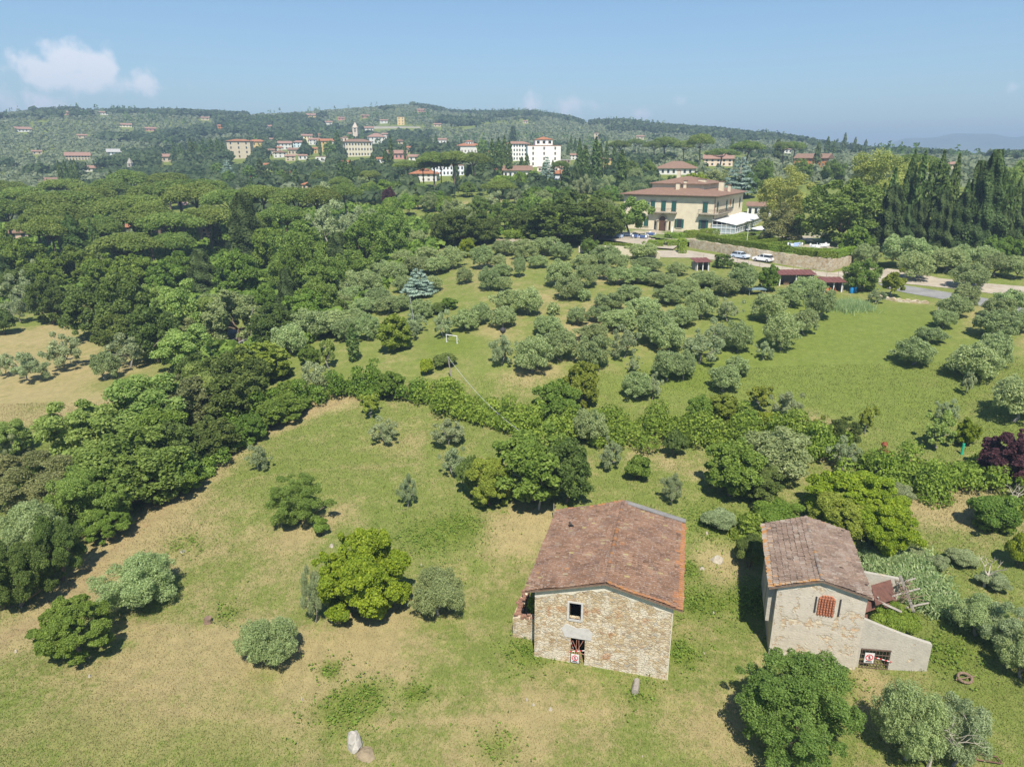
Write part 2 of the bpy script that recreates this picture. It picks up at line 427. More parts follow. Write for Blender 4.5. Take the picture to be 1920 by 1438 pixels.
lcol = t.ramp(n4, [(.3, (.084,.126,.015)), (.7, (.160,.206,.034))])
c = t.mix(t.smooth(lsh, .12, .75, 0, .85), c, lcol)
sl = t.math('ADD', t.attr('soil'), t.math('MULTIPLY', t.math('SUBTRACT', n3, .5), 1.0))
c = t.mix(t.smooth(sl, .3, .9, 0, .8), c, t.ramp(n5, [(.3, (.22,.145,.078)), (.7, (.32,.22,.125))]))
c = t.mix(1., c, t.ramp(t.noise(p, 1.1, 4, .6), [(.3, (.84,.85,.84)), (.7, (1.12,1.1,1.1))]), 'MULTIPLY')
t.bump(t.math('ADD', n4, t.math('MULTIPLY', n5, .6)), .10, .55)
t.b.inputs['Specular IOR Level'].default_value = .1
GROUND = t.fin(c, .95)
def ground():
    rs = np.concatenate([[0.5, 6, 10], np.exp(np.linspace(math.log(13), math.log(90), 230)), np.exp(np.linspace(math.log(90), math.log(6500), 330))[1:]])
    az = np.concatenate([np.linspace(-48, 48, 481), np.linspace(48, 312, 90)[1:-1]])
    A, Q = np.meshgrid(np.radians(az), rs); x = Q*np.sin(A); y = Q*np.cos(A)
    z = hfun(x, y); n, m = x.shape
    i, j = np.meshgrid(np.arange(n-1), np.arange(m), indexing='ij'); j2 = (j+1) % m
    Fq = np.stack([i*m+j, (i+1)*m+j, (i+1)*m+j2, i*m+j2], -1).reshape(-1, 4)[:, ::-1]
    d, l, s = masks(x.ravel(), y.ravel())
    me = mesh_np('ground', np.stack([x, y, z], -1).reshape(-1, 3), Fq, GROUND, {'dry': d, 'lush': l, 'soil': s}, smooth=True)
    tag(link(bpy.data.objects.new('ground', me)), kind='structure')
ground()
# distant hills on the far side of the plain
def far_hills():
    az = np.radians(np.linspace(12, 60, 160)); rs = np.linspace(3800, 5600, 16)
    prof = np.array([(1200,285),(1600,282),(1690,262),(1740,257),(1800,254),(1860,252),(1930,250),(2050,246),(2300,240)], float)
    dd = pray(prof[:, 0], prof[:, 1]); pa = np.arctan2(dd[:, 0], dd[:, 1]); pt = dd[:, 2]/np.hypot(dd[:, 0], dd[:, 1])
    A, Q = np.meshgrid(az, rs)
    crest = CAMZ + 5000*np.interp(A, pa, pt) + 9*np.sin(A*61)+5*np.sin(A*143)
    w = sstep(3800, 5000, Q)*(1-.6*sstep(5000, 5600, Q))
    z = 2 + (crest-2)*w + 8*np.sin(A*90+Q*.004)*w
    x = Q*np.sin(A); y = Q*np.cos(A); n, m = x.shape
    i, j = np.meshgrid(np.arange(n-1), np.arange(m-1), indexing='ij')
    Fq = np.stack([i*m+j, i*m+j+1, (i+1)*m+j+1, (i+1)*m+j], -1).reshape(-1, 4)
    tt = NT('wooded far hill'); c = tt.ramp(tt.noise(tt.pos(), .012, 5, .6), [(.35, (.05,.085,.04)), (.65, (.14,.16,.08))])
    tag(link(bpy.data.objects.new('hills', mesh_np('hills', np.stack([x, y, z], -1).reshape(-1, 3), Fq, tt.fin(c), smooth=True))), kind='structure')
far_hills()
# roads, draped a few centimetres over the ground
def resample(L, n):
    L = np.array(L, float); s = np.r_[0, np.cumsum(np.hypot(*np.diff(L, axis=0).T))]
    q = np.linspace(0, s[-1], n); return np.stack([np.interp(q, s, L[:, 0]), np.interp(q, s, L[:, 1])], -1)
def strip(name, up, lo, mat, off, n=60, m=8, kind='structure'):
    U = np.array([at(*p) for p in resample(up, n)]); D = np.array([at(*p) for p in resample(lo, n)])
    k = np.linspace(0, 1, m)[None, :, None]
    P = U[:, None]*(1-k) + D[:, None]*k
    P[..., 2] = hfun(P[..., 0], P[..., 1]) + off
    i, j = np.meshgrid(np.arange(n-1), np.arange(m-1), indexing='ij')
    Fq = np.stack([i*m+j, (i+1)*m+j, (i+1)*m+j+1, i*m+j+1], -1).reshape(-1, 4)[:, ::-1]
    return tag(link(bpy.data.objects.new(name, mesh_np(name, P.reshape(-1, 3), Fq, mat, smooth=True))), kind=kind)
t = NT('dusty gravel'); p = t.pos()
GRAVEL = t.fin(t.mix(1., t.ramp(t.noise(p, .5, 5, .6), [(.3, (.30,.255,.19)), (.7, (.42,.37,.295))]), t.ramp(t.noise(p, 9, 3), [(.3, (.86,)*3), (.7, (1.1,)*3)]), 'MULTIPLY'))
t = NT('worn asphalt'); p = t.pos()
ASPH = t.fin(t.mix(1., t.ramp(t.noise(p, .4, 5, .6), [(.3, (.17,.168,.16)), (.7, (.26,.255,.24))]), t.ramp(t.noise(p, 12, 3), [(.3, (.85,)*3), (.7, (1.1,)*3)]), 'MULTIPLY'))
strip('gravel_road', [(1215,470),(1290,470),(1373,483),(1472,501),(1560,512),(1625,500)], [(1240,483),(1300,484),(1373,491),(1472,510),(1574,523),(1660,531)], GRAVEL, .05)
strip('parking_ground', [(1625,500),(1700,508),(1760,522),(1850,532),(1925,538)], [(1640,527),(1700,533),(1780,541),(1860,551),(1925,556)], GRAVEL, .055)
strip('asphalt_road', [(1645,532),(1700,536),(1780,549),(1850,560),(1925,580)], [(1660,541),(1700,550),(1770,562),(1840,575),(1925,597)], ASPH, .05)
strip('lane', [(395,618),(440,618),(480,628)], [(400,640),(445,645),(490,660)], ASPH, .05, 20)
0 and strip('footpath', [(545,690),(600,676),(680,664),(742,660)], [(545,697),(600,683),(680,669),(742,664)], GRAVEL, .05, 30, 3)
strip('terrace_path', [(740,497),(790,486),(830,482)], [(742,503),(792,492),(830,487)], GRAVEL, .05, 20, 3)
# small stone heaps and tracks come later

# ------------------------------------------------------------ foliage cards
def cards(c, nrm, w, l, g, tang=None):
    n = len(c)
    nrm = nrm / (np.linalg.norm(nrm, axis=1, keepdims=True) + 1e-9)
    a = g.normal(size=(n, 3)) if tang is None else tang
    b = np.cross(nrm, a); b /= (np.linalg.norm(b, axis=1, keepdims=True) + 1e-9); a = np.cross(b, nrm)
    w = np.asarray(w).reshape(-1, 1)*.5; l = np.asarray(l).reshape(-1, 1)*.5
    k = g.uniform(-.25, .25, (n, 1))
    V = np.stack([c - a*l, c + b*w + a*l*k, c + a*l, c - b*w - a*l*k], 1)
    return V.reshape(-1, 3)
def blobs_to_cards(B, n, w, l, g, low=-.55, shell=.2, rough=.75, up=0., flat=1.):
    B = np.asarray(B, float); area = (B[:, 3]*B[:, 4] + B[:, 3]*B[:, 5])
    k = g.choice(len(B), n, p=area/area.sum())
    d = g.normal(size=(n, 3)); d /= np.linalg.norm(d, axis=1, keepdims=True)
    bad = d[:, 2] < low; d[bad, 2] *= -g.uniform(.2, 1, bad.sum()); 
    d /= np.linalg.norm(d, axis=1, keepdims=True)
    rad = 1 - np.abs(g.normal(size=(n, 1)))*shell + g.normal(size=(n, 1))*.05
    c = B[k, :3] + d*rad*B[k, 3:6]
    nrm = d*np.array([1, 1, flat]) + g.normal(size=(n, 3))*rough*.75 + np.array([0, 0, up])
    s = g.uniform(.45, 1.0, n)**1.2*1.5
    cl = g.uniform(0, 1, len(B))
    var = np.clip(.30*cl[k] + .62*g.uniform(0, 1, n) + .06, 0, 1)
    return cards(c, nrm, w*s, l*s, g), var
def crown_mesh(name, V, var, mat):
    n = len(V)//4
    return mesh_np(name, V, np.arange(n*4).reshape(-1, 4), mat, {'var': np.repeat(var, 4)})
def dome_blobs(g, W, H, z0, nb, br=.34, jit=.12, zlow=-.35, cen=.58, sq=1.0):
    cz = z0 + (H-z0)*.48; rz = (H-z0)*.5; rx = W*.5
    B = [(0, 0, cz, rx*cen, rx*cen, rz*cen*1.05)]
    ph = g.uniform(0, 6.28)
    for i in range(nb):
        zz = zlow + (1-zlow)*(i+.5)/nb; rr = math.sqrt(max(0, 1-zz*zz)); a = ph + i*2.4 + g.normal()*.25
        b = br*(1+g.normal()*.22); k = (1-b*.92)*(1+g.normal()*jit)
        B.append((rx*k*rr*math.cos(a)*sq, rx*k*rr*math.sin(a), cz+rz*k*zz, rx*b, rx*b, rx*b*.5+rz*b*.5))
    return np.array(B)
def trunk_mb(g, H, r, B, nl=4, split=.35, lean=.1):
    m = MB(); top = np.array([g.normal()*lean*H*.4, g.normal()*lean*H*.4, H*split])
    mid = top*.5 + np.array([g.normal()*.04*H, g.normal()*.04*H, 0])
    m.tube([(0, 0, -.6), (0, 0, .05), mid, top], [r*1.35, r*1.15, r*.92, r*.8], 7)
    idx = g.choice(len(B), min(nl, len(B)), replace=False)
    for i in idx:
        e = B[i, :3].copy(); q = top*.5+e*.5 + g.normal(size=3)*.05*H
        m.tube([top*.96, q, e], [r*.62, r*.42, r*.16], 5)
    return m
PROTO = {}
def add_proto(key, crown, trunk_me, W, H): PROTO.setdefault(key, []).append((crown, trunk_me, W, H))
# shape, leaf material, typical W, H, bark
KINDS = {
 'olive':  ('round', 'olive', 5.2, 4.6, BARKG, 'olive_tree', 'grey-green olive tree', 'olive tree'),
 'greyol': ('airy', 'grey', 4.6, 4.0, BARKG, 'olive_tree', 'pale thin-leaved olive tree', 'olive tree'),
 'dark':   ('round2', 'dark', 8.5, 9.5, BARK, 'oak_tree', 'dark green round oak', 'tree'),
 'mid':    ('round2', 'mid', 7.5, 8.0, BARK, 'leafy_tree', 'mid-green leafy tree', 'tree'),
 'fresh':  ('round2', 'fresh', 10., 11., BARK, 'leafy_tree', 'fresh green broad tree', 'tree'),
 'lime':   ('round2', 'lime', 6.5, 6.0, BARK, 'fig_tree', 'bright yellow-green tree', 'tree'),
 'gold':   ('round2', 'gold', 5.5, 7.0, BARK, 'leafy_tree', 'golden-tinged green tree', 'tree'),
 'light':  ('feather', 'light', 8.0, 8.0, BARKG, 'locust_tree', 'light green feathery tree', 'tree'),
 'pale':   ('round2', 'pale', 9.0, 9.0, BARK, 'lime_tree', 'pale green blossoming tree', 'tree'),
 'dull':   ('feather', 'dull', 8.0, 8.0, BARK, 'elm_tree', 'dull brownish-green tree', 'tree'),
 'plum':   ('round2', 'plum', 6.0, 6.0, BARK, 'plum_tree', 'dark purple-leaved tree', 'tree'),
 'pine':   ('umbrella', 'pine', 12., 15., BARK, 'umbrella_pine', 'flat-topped umbrella pine', 'pine'),
 'ypine':  ('feather', 'ypine', 12., 15., BARK, 'pine_tree', 'yellowish-green pine', 'pine'),
 'cyp':    ('column', 'cyp', 2.8, 17., BARK, 'cypress_tree', 'narrow dark cypress', 'cypress'),
 'con':    ('cone', 'con', 7.5, 22., BARK, 'conifer_tree', 'broad blackish-green conifer', 'conifer'),
 'ced':    ('tiers', 'ced', 8., 8., BARKG, 'cedar_tree', 'blue-grey tiered cedar', 'cedar'),
 'bush':   ('bush', 'mid', 3.0, 2.2, BARK, 'shrub', 'rounded green shrub', 'shrub'),
 'lbush':  ('bush', 'lime', 3.0, 2.2, BARK, 'shrub', 'yellow-green shrub', 'shrub'),
 'gbush':  ('bush', 'grey', 3.0, 2.0, BARKG, 'shrub', 'pale grey-green shrub', 'shrub'),
 'dbush':  ('bush', 'dark', 3.2, 2.6, BARK, 'shrub', 'dark green shrub', 'shrub'),
 'hbush':  ('bush', 'hedge', 3.4, 2.6, BARK, 'bramble_bush', 'leafy bramble bush', 'bush'),
 'sap':    ('airy', 'light', 2.2, 3.2, BARKG, 'sapling', 'thin green sapling', 'sapling'),
 'gsap':   ('airy', 'gold', 2.2, 3.2, BARKG, 'sapling', 'yellowish thin sapling', 'sapling'),
}
LODS = {  # shape: {lod: (n, card width, card length)}
 'round':   {'n': (42000, .055, .15), 'm': (13000, .105, .25), 'f': (1300, .36, .66)},
 'airy':    {'n': (20000, .055, .14), 'm': (6000, .105, .25), 'f': (800, .34, .66)},
 'round2':  {'n': (85000, .115, .155), 'm': (22000, .23, .31), 'f': (1800, .75, 1.0)},
 'feather': {'n': (75000, .095, .17), 'm': (20000, .20, .33), 'f': (1800, .75, 1.0)},
 'umbrella':{'m': (18000, .25, .40), 'f': (1800, .75, 1.1)},
 'column':  {'m': (6500, .19, .42), 'f': (700, .42, 1.1)},
 'cone':    {'m': (17000, .28, .42), 'f': (1300, .8, 1.3)},
 'tiers':   {'m': (5200, .26, .60), 'f': (1300, .6, 1.0)},
 'bush':    {'n': (20000, .08, .11), 'm': (6000, .155, .215), 'f': (600, .55, .65)},
}
def make_proto(kind, lod, seed):
    shape, lm, W, H, bark = KINDS[kind][:5]
    g = np.random.default_rng(seed); n, w, l = LODS[shape][lod]
    mat = LM[lm]
    if shape == 'round':
        z0 = H*g.uniform(.06, .13); B = dome_blobs(g, W, H, z0, 22, .29, .14, -.75, .58); B = np.vstack([B] + [[(*(b[:3]+q*b[3:6]*g.uniform(.75, 1.1)), *(b[3:6]*g.uniform(.18, .5)))] for b in B[1:] for q in [(lambda d: d/np.linalg.norm(d))(g.normal(size=3)) for _ in range(6)]])
        V, var = blobs_to_cards(B, n, w, l, g, -.8, .27, 1.3, .5)
        tr = trunk_mb(g, H, .15, B[:22], 5, .2, .12)
    elif shape == 'airy':
        z0 = H*.10; B = dome_blobs(g, W, H, z0, 20, .23, .26, -.7, .36)
        V, var = blobs_to_cards(B, n, w, l, g, -.8, .42, 1.1, .45)
        tr = trunk_mb(g, H, .025*H, B, 7, .3, .16)
    elif shape == 'round2':
        z0 = H*g.uniform(-.02, .03); B = dome_blobs(g, W, H, z0, 30, .25, .13, -.85, .62)
        B2 = []
        for b in B[1:]:                      # smaller lobes on the big ones
            for _ in range(9):
                d = g.normal(size=3); d /= np.linalg.norm(d); d[2] = abs(d[2])*1.1-.25
                B2.append((*(b[:3] + d*b[3:6]*g.uniform(.7, 1.12)), *(b[3:6]*g.uniform(.14, .48))))
        B = np.vstack([B[g.random(len(B)) > .16]*np.array([1, 1, 1, .88, .88, .88]), B2])
        V, var = blobs_to_cards(B, n, w, l, g, -.7, .24, 1.3, .55)
        tr = trunk_mb(g, H, .03*H, B[:20], 5, .25)
    elif shape == 'feather':
        z0 = H*.03; B = dome_blobs(g, W, H, z0, 22, .27, .18, -.75, .55)
        B2 = []
        for b in B[1:]:
            for _ in range(3):
                d = g.normal(size=3); d /= np.linalg.norm(d)
                B2.append((*(b[:3] + d*b[3:6]*.8), *(b[3:6]*np.array([.6, .6, .3])*g.uniform(.7, 1.1))))
        B = np.vstack([B, B2])
        V, var = blobs_to_cards(B, n, w, l, g, -.7, .30, 1.2, .45)
        tr = trunk_mb(g, H, .025*H, B[:18], 6, .3)
    elif shape == 'umbrella':
        B = []; zc = H*.72
        for i in range(22):
            rr = math.sqrt((i+.5)/22); a = i*2.4 + g.normal()*.2
            R_ = W*.5*rr*.82; b = W*.165*g.uniform(.75, 1.25)
            B.append((R_*math.cos(a), R_*math.sin(a), zc + (1-rr*rr)*H*.15 + g.normal()*.012*H, b, b, b*.78))
        B = np.array(B)
        V, var = blobs_to_cards(B, n, w, l, g, -.4, .20, 1.1, .6)
        tr = MB(); r = .022*H; k = np.array([g.normal()*.3, g.normal()*.3, H*.60])
        tr.tube([(0, 0, -.6), (0, 0, 0), k*.5+[.2, .1, 0], k], [r*1.2, r, r*.85, r*.72], 7)
        for i in g.choice(22, 9, replace=False):
            e = B[i, :3]; tr.tube([k*.97, k*.35+e*.65+[0, 0, -.5], e], [r*.5, r*.3, r*.12], 5)
    elif shape in ('column', 'cone'):
        t_ = g.uniform(0, 1, n)**.85; z = H*(.03+.97*t_)
        if shape == 'column': prof = np.sin(np.pi*np.clip(t_*.93+.10, 0, 1))**.62; lob = 5; la = .16
        else: prof = np.clip((1.08-t_), 0, 1)**.62*np.clip(t_*5+.35, 0, 1); lob = 6; la = .26
        a = g.uniform(0, 2*np.pi, n); ph = g.uniform(0, 6.28, 3)
        mod = 1 + la*np.sin(a*lob+ph[0]+z*.35) + la*.8*np.sin(z*(2.2 if shape == 'column' else 1.1)+a*2+ph[1]) + la*.5*np.sin(z*.7+a*3+ph[2])
        rad = W*.5*prof*mod*(1-np.abs(g.normal(size=n))*.16)*.86
        d = np.stack([np.cos(a), np.sin(a), np.full(n, .35)], -1); c_ = np.stack([rad*np.cos(a), rad*np.sin(a), z], -1)
        nrm = d + g.normal(size=(n, 3))*.45
        tg = np.stack([np.cos(a)*.3, np.sin(a)*.3, np.ones(n)], -1) + g.normal(size=(n, 3))*.3
        s = g.uniform(.6, 1.4, n); V = cards(c_, nrm, w*s, l*s, g, tg)
        var = np.clip(.5 + .9*(mod-1) + g.uniform(-.35, .35, n), 0, 1)
        tr = MB(); tr.tube([(0, 0, -.5), (0, 0, H*.3), (0, 0, H*.8)], [.016*H, .013*H, .004*H], 6)
    elif shape == 'tiers':
        B = []
        for k in range(9):
            zz = H*(.16+.8*k/9); rr = W*.5*(1-k/10.)**.8
            for q in range(max(3, int(8-k*.6))):
                a = q*6.28/max(3, int(8-k*.6)) + k*1.1 + g.normal()*.2; m_ = rr*g.uniform(.45, .8)
                B.append((m_*math.cos(a), m_*math.sin(a), zz+g.normal()*.1, rr*.36, rr*.36, H*.028))
        B = np.array(B); V, var = blobs_to_cards(B, n, w, l, g, -.5, .3, .5, .6)
        tr = MB(); tr.tube([(0, 0, -.5), (0, 0, H*.4), (0, 0, H*.93)], [.025*H, .02*H, .004*H], 7)
    else:  # bush
        B = dome_blobs(g, W, H*1.02, -H*.12, 13, .34, .18, -.2, .6)
        V, var = blobs_to_cards(B, n, w, l, g, -.3, .2, .9, .15)
        tr = MB()
        for k in range(4):
            e = B[1+k*3, :3]; tr.tube([(0, 0, -.3), e*.5+[0, 0, .1], e], [.05, .04, .015], 5)
    ext = np.abs(V[:, :2]).max(0).mean()*2; zt = V[:, 2].max()
    q = np.percentile(np.hypot(V[:, 0], V[:, 1]), 97)*2
    nm = KINDS[kind][5]
    return crown_mesh(nm + '_crown', V, var, mat), tr.mesh(nm + '_trunk', bark, True), q, zt
NVAR = {'n': 2, 'm': 4, 'f': 3}
_joined = {}
def proto(kind, lod, i):
    shape = KINDS[kind][0]
    if lod not in LODS[shape]: lod = 'm'
    nv = NVAR[lod] + (5 if kind == 'olive' and lod == 'm' else 0)
    key = (kind, lod, i % nv)
    if key not in PROTO: PROTO[key] = make_proto(kind, lod, abs(hash(str(key))) % 100000 if False else sum(map(ord, str(key)))*37 + i % nv)
    return PROTO[key], lod, key
def joined(key, crown, trunk):
    if key not in _joined:
        nv = len(crown.vertices); a = np.empty(nv*3, np.float32); crown.vertices.foreach_get("co", a)
        var = np.empty(nv, np.float32); crown.attributes['var'].data.foreach_get("value", var)
        v = [tuple(q.co) for q in trunk.vertices]; me = bpy.data.meshes.new(crown.name + '_tree')
        f = [tuple(range(i, i+4)) for i in range(0, nv, 4)]; k = len(f)
        f += [tuple(nv+i for i in p_.vertices) for p_ in trunk.polygons]
        me.from_pydata([tuple(q) for q in a.reshape(-1, 3)] + v, [], f)
        me.materials.append(crown.materials[0]); me.materials.append(trunk.materials[0])
        me.polygons.foreach_set("material_index", [0]*k + [1]*(len(f)-k))
        t_ = me.attributes.new("var", 'FLOAT', 'POINT'); t_.data.foreach_set("value", np.r_[var, np.full(len(v), .5)].astype(np.float32))
        _joined[key] = me
    return _joined[key]
TREES = []      # records for labels
_cnt = 0
def plant(kind, cx, top, base, w, label=None, group=None, ref=None, name=None):
    """a tree whose crown spans w px about column cx and whose top and foot show at those rows; it stands on the ground there at its real size"""
    global _cnt; _cnt += 1
    K = KINDS[kind]; shape = K[0]
    P0 = at(cx, base); dep = math.atan2(CAMZ-P0[2], math.hypot(P0[0], P0[1]))
    k = {'column': .3, 'cone': .3, 'umbrella': 0., 'airy': .15, 'bush': .40}.get(shape, .30)
    P = at(cx, base - k*w*max(0, math.sin(dep)))
    d = depth(P); W = w/F*d
    tp = top + (.08*w*max(0, math.sin(dep)) if shape not in ('column', 'cone') else 0)
    Hh = max(ztop(P, tp) - P[2], .35*W if shape != 'umbrella' else .5*W, .5)
    if shape in ('round', 'airy') and d > 60: W *= 1.05; Hh *= 1.14
    if shape == 'umbrella': W *= 1.12
    lod = 'n' if (d < 68 and w > 36) else ('m' if w > 26 else 'f')
    (crown, trunk, pw, ph), lod, key = proto(kind, lod, _cnt)
    sc = (W/pw, W/pw*random.uniform(.92, 1.08), Hh/ph); rz = random.uniform(0, 6.28)
    k_ = random.uniform(.86, 1.0); sc = (sc[0], sc[0]*k_, sc[2]*random.uniform(.95, 1.08))
    nm = name or K[5]
    if lod == 'f':
        o = bpy.data.objects.new(nm, joined(key, crown, trunk)); link(o)
        o.location = P; o.rotation_euler = (0, 0, rz); o.scale = sc
    else:
        o = empty(nm, P, rz); o.scale = sc
        c_ = bpy.data.objects.new('crown', crown); link(c_, o)
        t_ = bpy.data.objects.new('trunk', trunk); link(t_, o)
    tag(o, label, K[7], group)
    TREES.append(dict(o=o, kind=nm, desc=K[6], x=cx, y=(top+base)/2, w=w, h=base-top, lab=label, ref=ref))
    return o
# ------------------------------------------------------------ trees: kind centre top foot width (photo pixels give direction and size; each stands on the ground)
def rows(kind, txt, group=None):
    for q in txt.split(';'):
        q = q.split()
        if q: plant(kind, *map(float, q[:4]), group=group)
def one(kind, cx, top, base, w, label, ref=None, name=None): return plant(kind, cx, top, base, w, label, None, ref, name)
# meadow and farmyard, each its own
one('lime', 678, 998, 1178, 164, "bright yellow-green bushy tree in the middle of the meadow beside two olives", "the bright yellow-green meadow tree")
one('olive', 822, 1064, 1172, 106, "grey olive tree touching the bright yellow-green meadow tree", "the olive by the yellow-green meadow tree")
one('greyol', 592, 1050, 1172, 55, "small pale olive half hidden behind the yellow-green meadow tree")
one('fresh', 557, 884, 997, 112, "round dense dark green tree standing alone high in the meadow", "the round lone meadow tree", 'leafy_tree')
one('bush', 602, 970, 1010, 32, "tiny shrub at the foot of the round lone meadow tree")
one('mid', 148, 1116, 1252, 136, "round mid-green tree at the lower corner of the meadow", "the round tree low in the meadow")
one('olive', 262, 1046, 1160, 150, "wide open-crowned olive beside the round tree low in the meadow")
one('olive', 510, 1156, 1262, 116, "low twin-crowned olive alone on the dry lower meadow", "the twin-crowned meadow olive")
one('greyol', 486, 834, 884, 46, "small thin olive near the dirt edge of the upper meadow")
one('greyol', 722, 788, 834, 60, "small bushy olive in the upper meadow before the hedge")
one('greyol', 842, 788, 838, 68, "grey two-stemmed olive in the upper meadow before the hedge")
one('gsap', 695, 742, 784, 40, "almost bare olive sprout at the top of the meadow")
one('greyol', 850, 838, 898, 56, "faint grey olive behind the big tangled meadow tree")
one('greyol', 765, 892, 954, 38, "spindly young olive alone in mid meadow")
one('mid', 1000, 790, 962, 165, "big tangled leafy tree behind the larger stone farmhouse", "the big tangled tree", 'leafy_tree')
one('dark', 1062, 822, 955, 92, "darker leafy tree grown into the big tangled tree toward the hedge side")
one('gold', 918, 850, 960, 92, "yellow-green bushy tree grown into the big tangled tree on the meadow side")
one('dbush', 882, 850, 940, 52, "dark shrub at the meadow end of the tangled tree clump")
one('olive', 1107, 772, 840, 74, "grey olive standing against the bramble hedge behind the tangled tree")
one('greyol', 1142, 828, 886, 48, "sparse dying olive in the rough grass behind the larger farmhouse")
one('bush', 1194, 854, 908, 54, "upright green shrub in the rough grass behind the larger farmhouse")
one('dbush', 1264, 806, 864, 46, "compact dark green shrub before the bramble hedge")
one('greyol', 1258, 888, 948, 42, "wispy young olive just behind the larger farmhouse roof")
one('mid', 1368, 812, 944, 112, "tall green tree of the clump behind the two farmhouses", "the tree clump behind the farmhouses")
one('olive', 1448, 812, 905, 140, "grey-green broad tree at the back of the clump behind the farmhouses")
one('dark', 1424, 872, 948, 82, "dark ivy-covered bushy tree at the front of the clump behind the farmhouses")
one('lime', 1602, 878, 1010, 170, "large yellow-green tree right behind the smaller farmhouse", "the large yellow-green tree", 'fig_tree')
one('lime', 1648, 925, 1050, 130, "yellow-green tree drooping beside the smaller farmhouse roof")
one('gold', 1560, 930, 1035, 110, "golden-green tree close behind the ridge of the smaller farmhouse")
one('dbush', 1405, 1000, 1075, 62, "dark overgrown shrub at the back corner of the smaller farmhouse")
one('gbush', 1345, 955, 1003, 64, "pale low shrub in the grass between the farmhouses")
one('hbush', 1455, 940, 1000, 96, "bramble bush behind the smaller farmhouse")
one('gbush', 1685, 905, 945, 56, "silvery small olive shrub behind the large yellow-green tree")
one('greyol', 1580, 826, 884, 62, "grey olive with a bare stem on the dirt bank below the lawn")
one('dark', 1576, 775, 842, 70, "dark round bushy tree at the lower edge of the lawn", "the dark round bush of the lawn edge", 'leafy_tree')
one('plum', 1890, 806, 915, 118, "dark purple-leaved tree below the lawn", "the purple-leaved tree")
one('sap', 1755, 782, 842, 52, "dark young tree at the lower edge of the lawn near the purple tree")
one('lime', 1808, 784, 838, 46, "bright green sapling with a green trunk guard at the lawn edge", "the sapling with the green guard", 'sapling')
one('gsap', 1526, 786, 832, 36, "yellow sapling on the dirt bank at the lawn edge", "the yellow sapling", 'sapling')
one('gsap', 1425, 728, 768, 46, "thin yellow-green sapling in the lawn above the hedge")
one('greyol', 1472, 738, 792, 64, "blue-grey young olive in the lawn above the hedge")
one('gsap', 1622, 768, 815, 30, "leafless-looking sapling on the lawn behind the dark round bush")
one('fresh', 1480, 1240, 1440, 220, "large dense green tree in front of the smaller farmhouse", "the large tree before the smaller farmhouse", 'leafy_tree')
one('olive', 1697, 1284, 1448, 128, "grey olive with dead branches below the lean-to ruin", "the olive below the ruin"); one('greyol', 1786, 1296, 1446, 112, "second grey olive grown together with the one below the lean-to ruin")
one('olive', 1828, 1118, 1205, 92, "thicket-like olive beyond the lean-to ruin, the one on its near side"); one('greyol', 1885, 1130, 1230, 100, "thicket-like pale olive beyond the lean-to ruin, the one on its far side")
one('olive', 1912, 1185, 1285, 90, "olive cut by the picture edge beyond the lean-to ruin")
one('gbush', 1800, 1030, 1068, 56, "pale shrub in the rough slope behind the lean-to ruin")
one('gbush', 1862, 1070, 1112, 62, "grey shrub uphill of the thicket-like olive")
one('bush', 1858, 930, 1010, 96, "light green shrub under the purple-leaved tree")
one('lbush', 1908, 1000, 1075, 60, "green shrub at the picture edge below the purple-leaved tree")
one('gbush', 1715, 1030, 1060, 42, "bluish shrub beside the cane patch")
one('gbush', 1756, 1040, 1076, 42, "second bluish shrub beside the cane patch")
# the hedgerow trees that stand out of the brambles
one('gold', 1092, 678, 768, 66, "golden-green upright tree rising out of the bramble hedge", "the golden-green hedge tree", 'leafy_tree')
one('mid', 1040, 708, 800, 92, "broad leafy tree in the bramble hedge beside the golden-green one")
one('gold', 1352, 738, 800, 62, "yellow-tinged tree rising out of the bramble hedge below the lawn", "the yellow-tinged hedge tree", 'leafy_tree')
one('mid', 1310, 735, 805, 50, "darker green tree in the hedge beside the yellow-tinged one")
one('mid', 735, 690, 752, 56, "dark leafy tree in the hedge below the cypress")
one('mid', 1395, 765, 812, 56, "green shrubby tree in the hedge, lawn side of the yellow-tinged one")
one('lbush', 1440, 770, 810, 46, "yellow-green shrub in the hedge below the lawn")
one('lbush', 800, 672, 706, 30, "light green young tree before the hedge on the goal lawn")
one('dbush', 835, 672, 690, 56, "low dark strip of shrub on the goal lawn")
# grove accents
one('gold', 742, 583, 662, 68, "orange-tinged leafy tree at the lower edge of the olive grove", "the orange-tinged grove tree", 'leafy_tree')
one('cyp', 664, 606, 680, 26, "short stout cypress beside the footpath below the grove", "the short cypress")
one('ced', 785, 505, 560, 68, "blue-grey cedar among the olives", "the blue-grey cedar")
one('mid', 842, 555, 582, 36, "small round green shrub at the open edge of the grove")
one('dbush', 822, 566, 590, 36, "dark shrub below the blue-grey cedar")
one('mid', 1440, 495, 548, 40, "dense dark green ivy-like tree beside the red-roofed shed", "the dense green tree by the shed")
one('fresh', 1612, 486, 548, 70, "dark leafy tree at the end of the red-roofed shed", "the leafy tree at the shed end")
one('gsap', 1672, 510, 560, 42, "light young tree beside the asphalt road")
one('olive', 1440, 558, 608, 62, "dark-leaved olive heading the group of olives beside the lawn")
one('lime', 876, 448, 484, 30, "yellow-green little tree at the top of the grove")
one('fresh', 1105, 444, 478, 34, "bright green tree below the clipped hedge of the villa court")
one('mid', 582, 648, 688, 44, "green young tree beside the footpath end")
one('sap', 616, 645, 692, 34, "slender young tree beside the footpath")
G1 = 'olive trees of the grove below the villa'
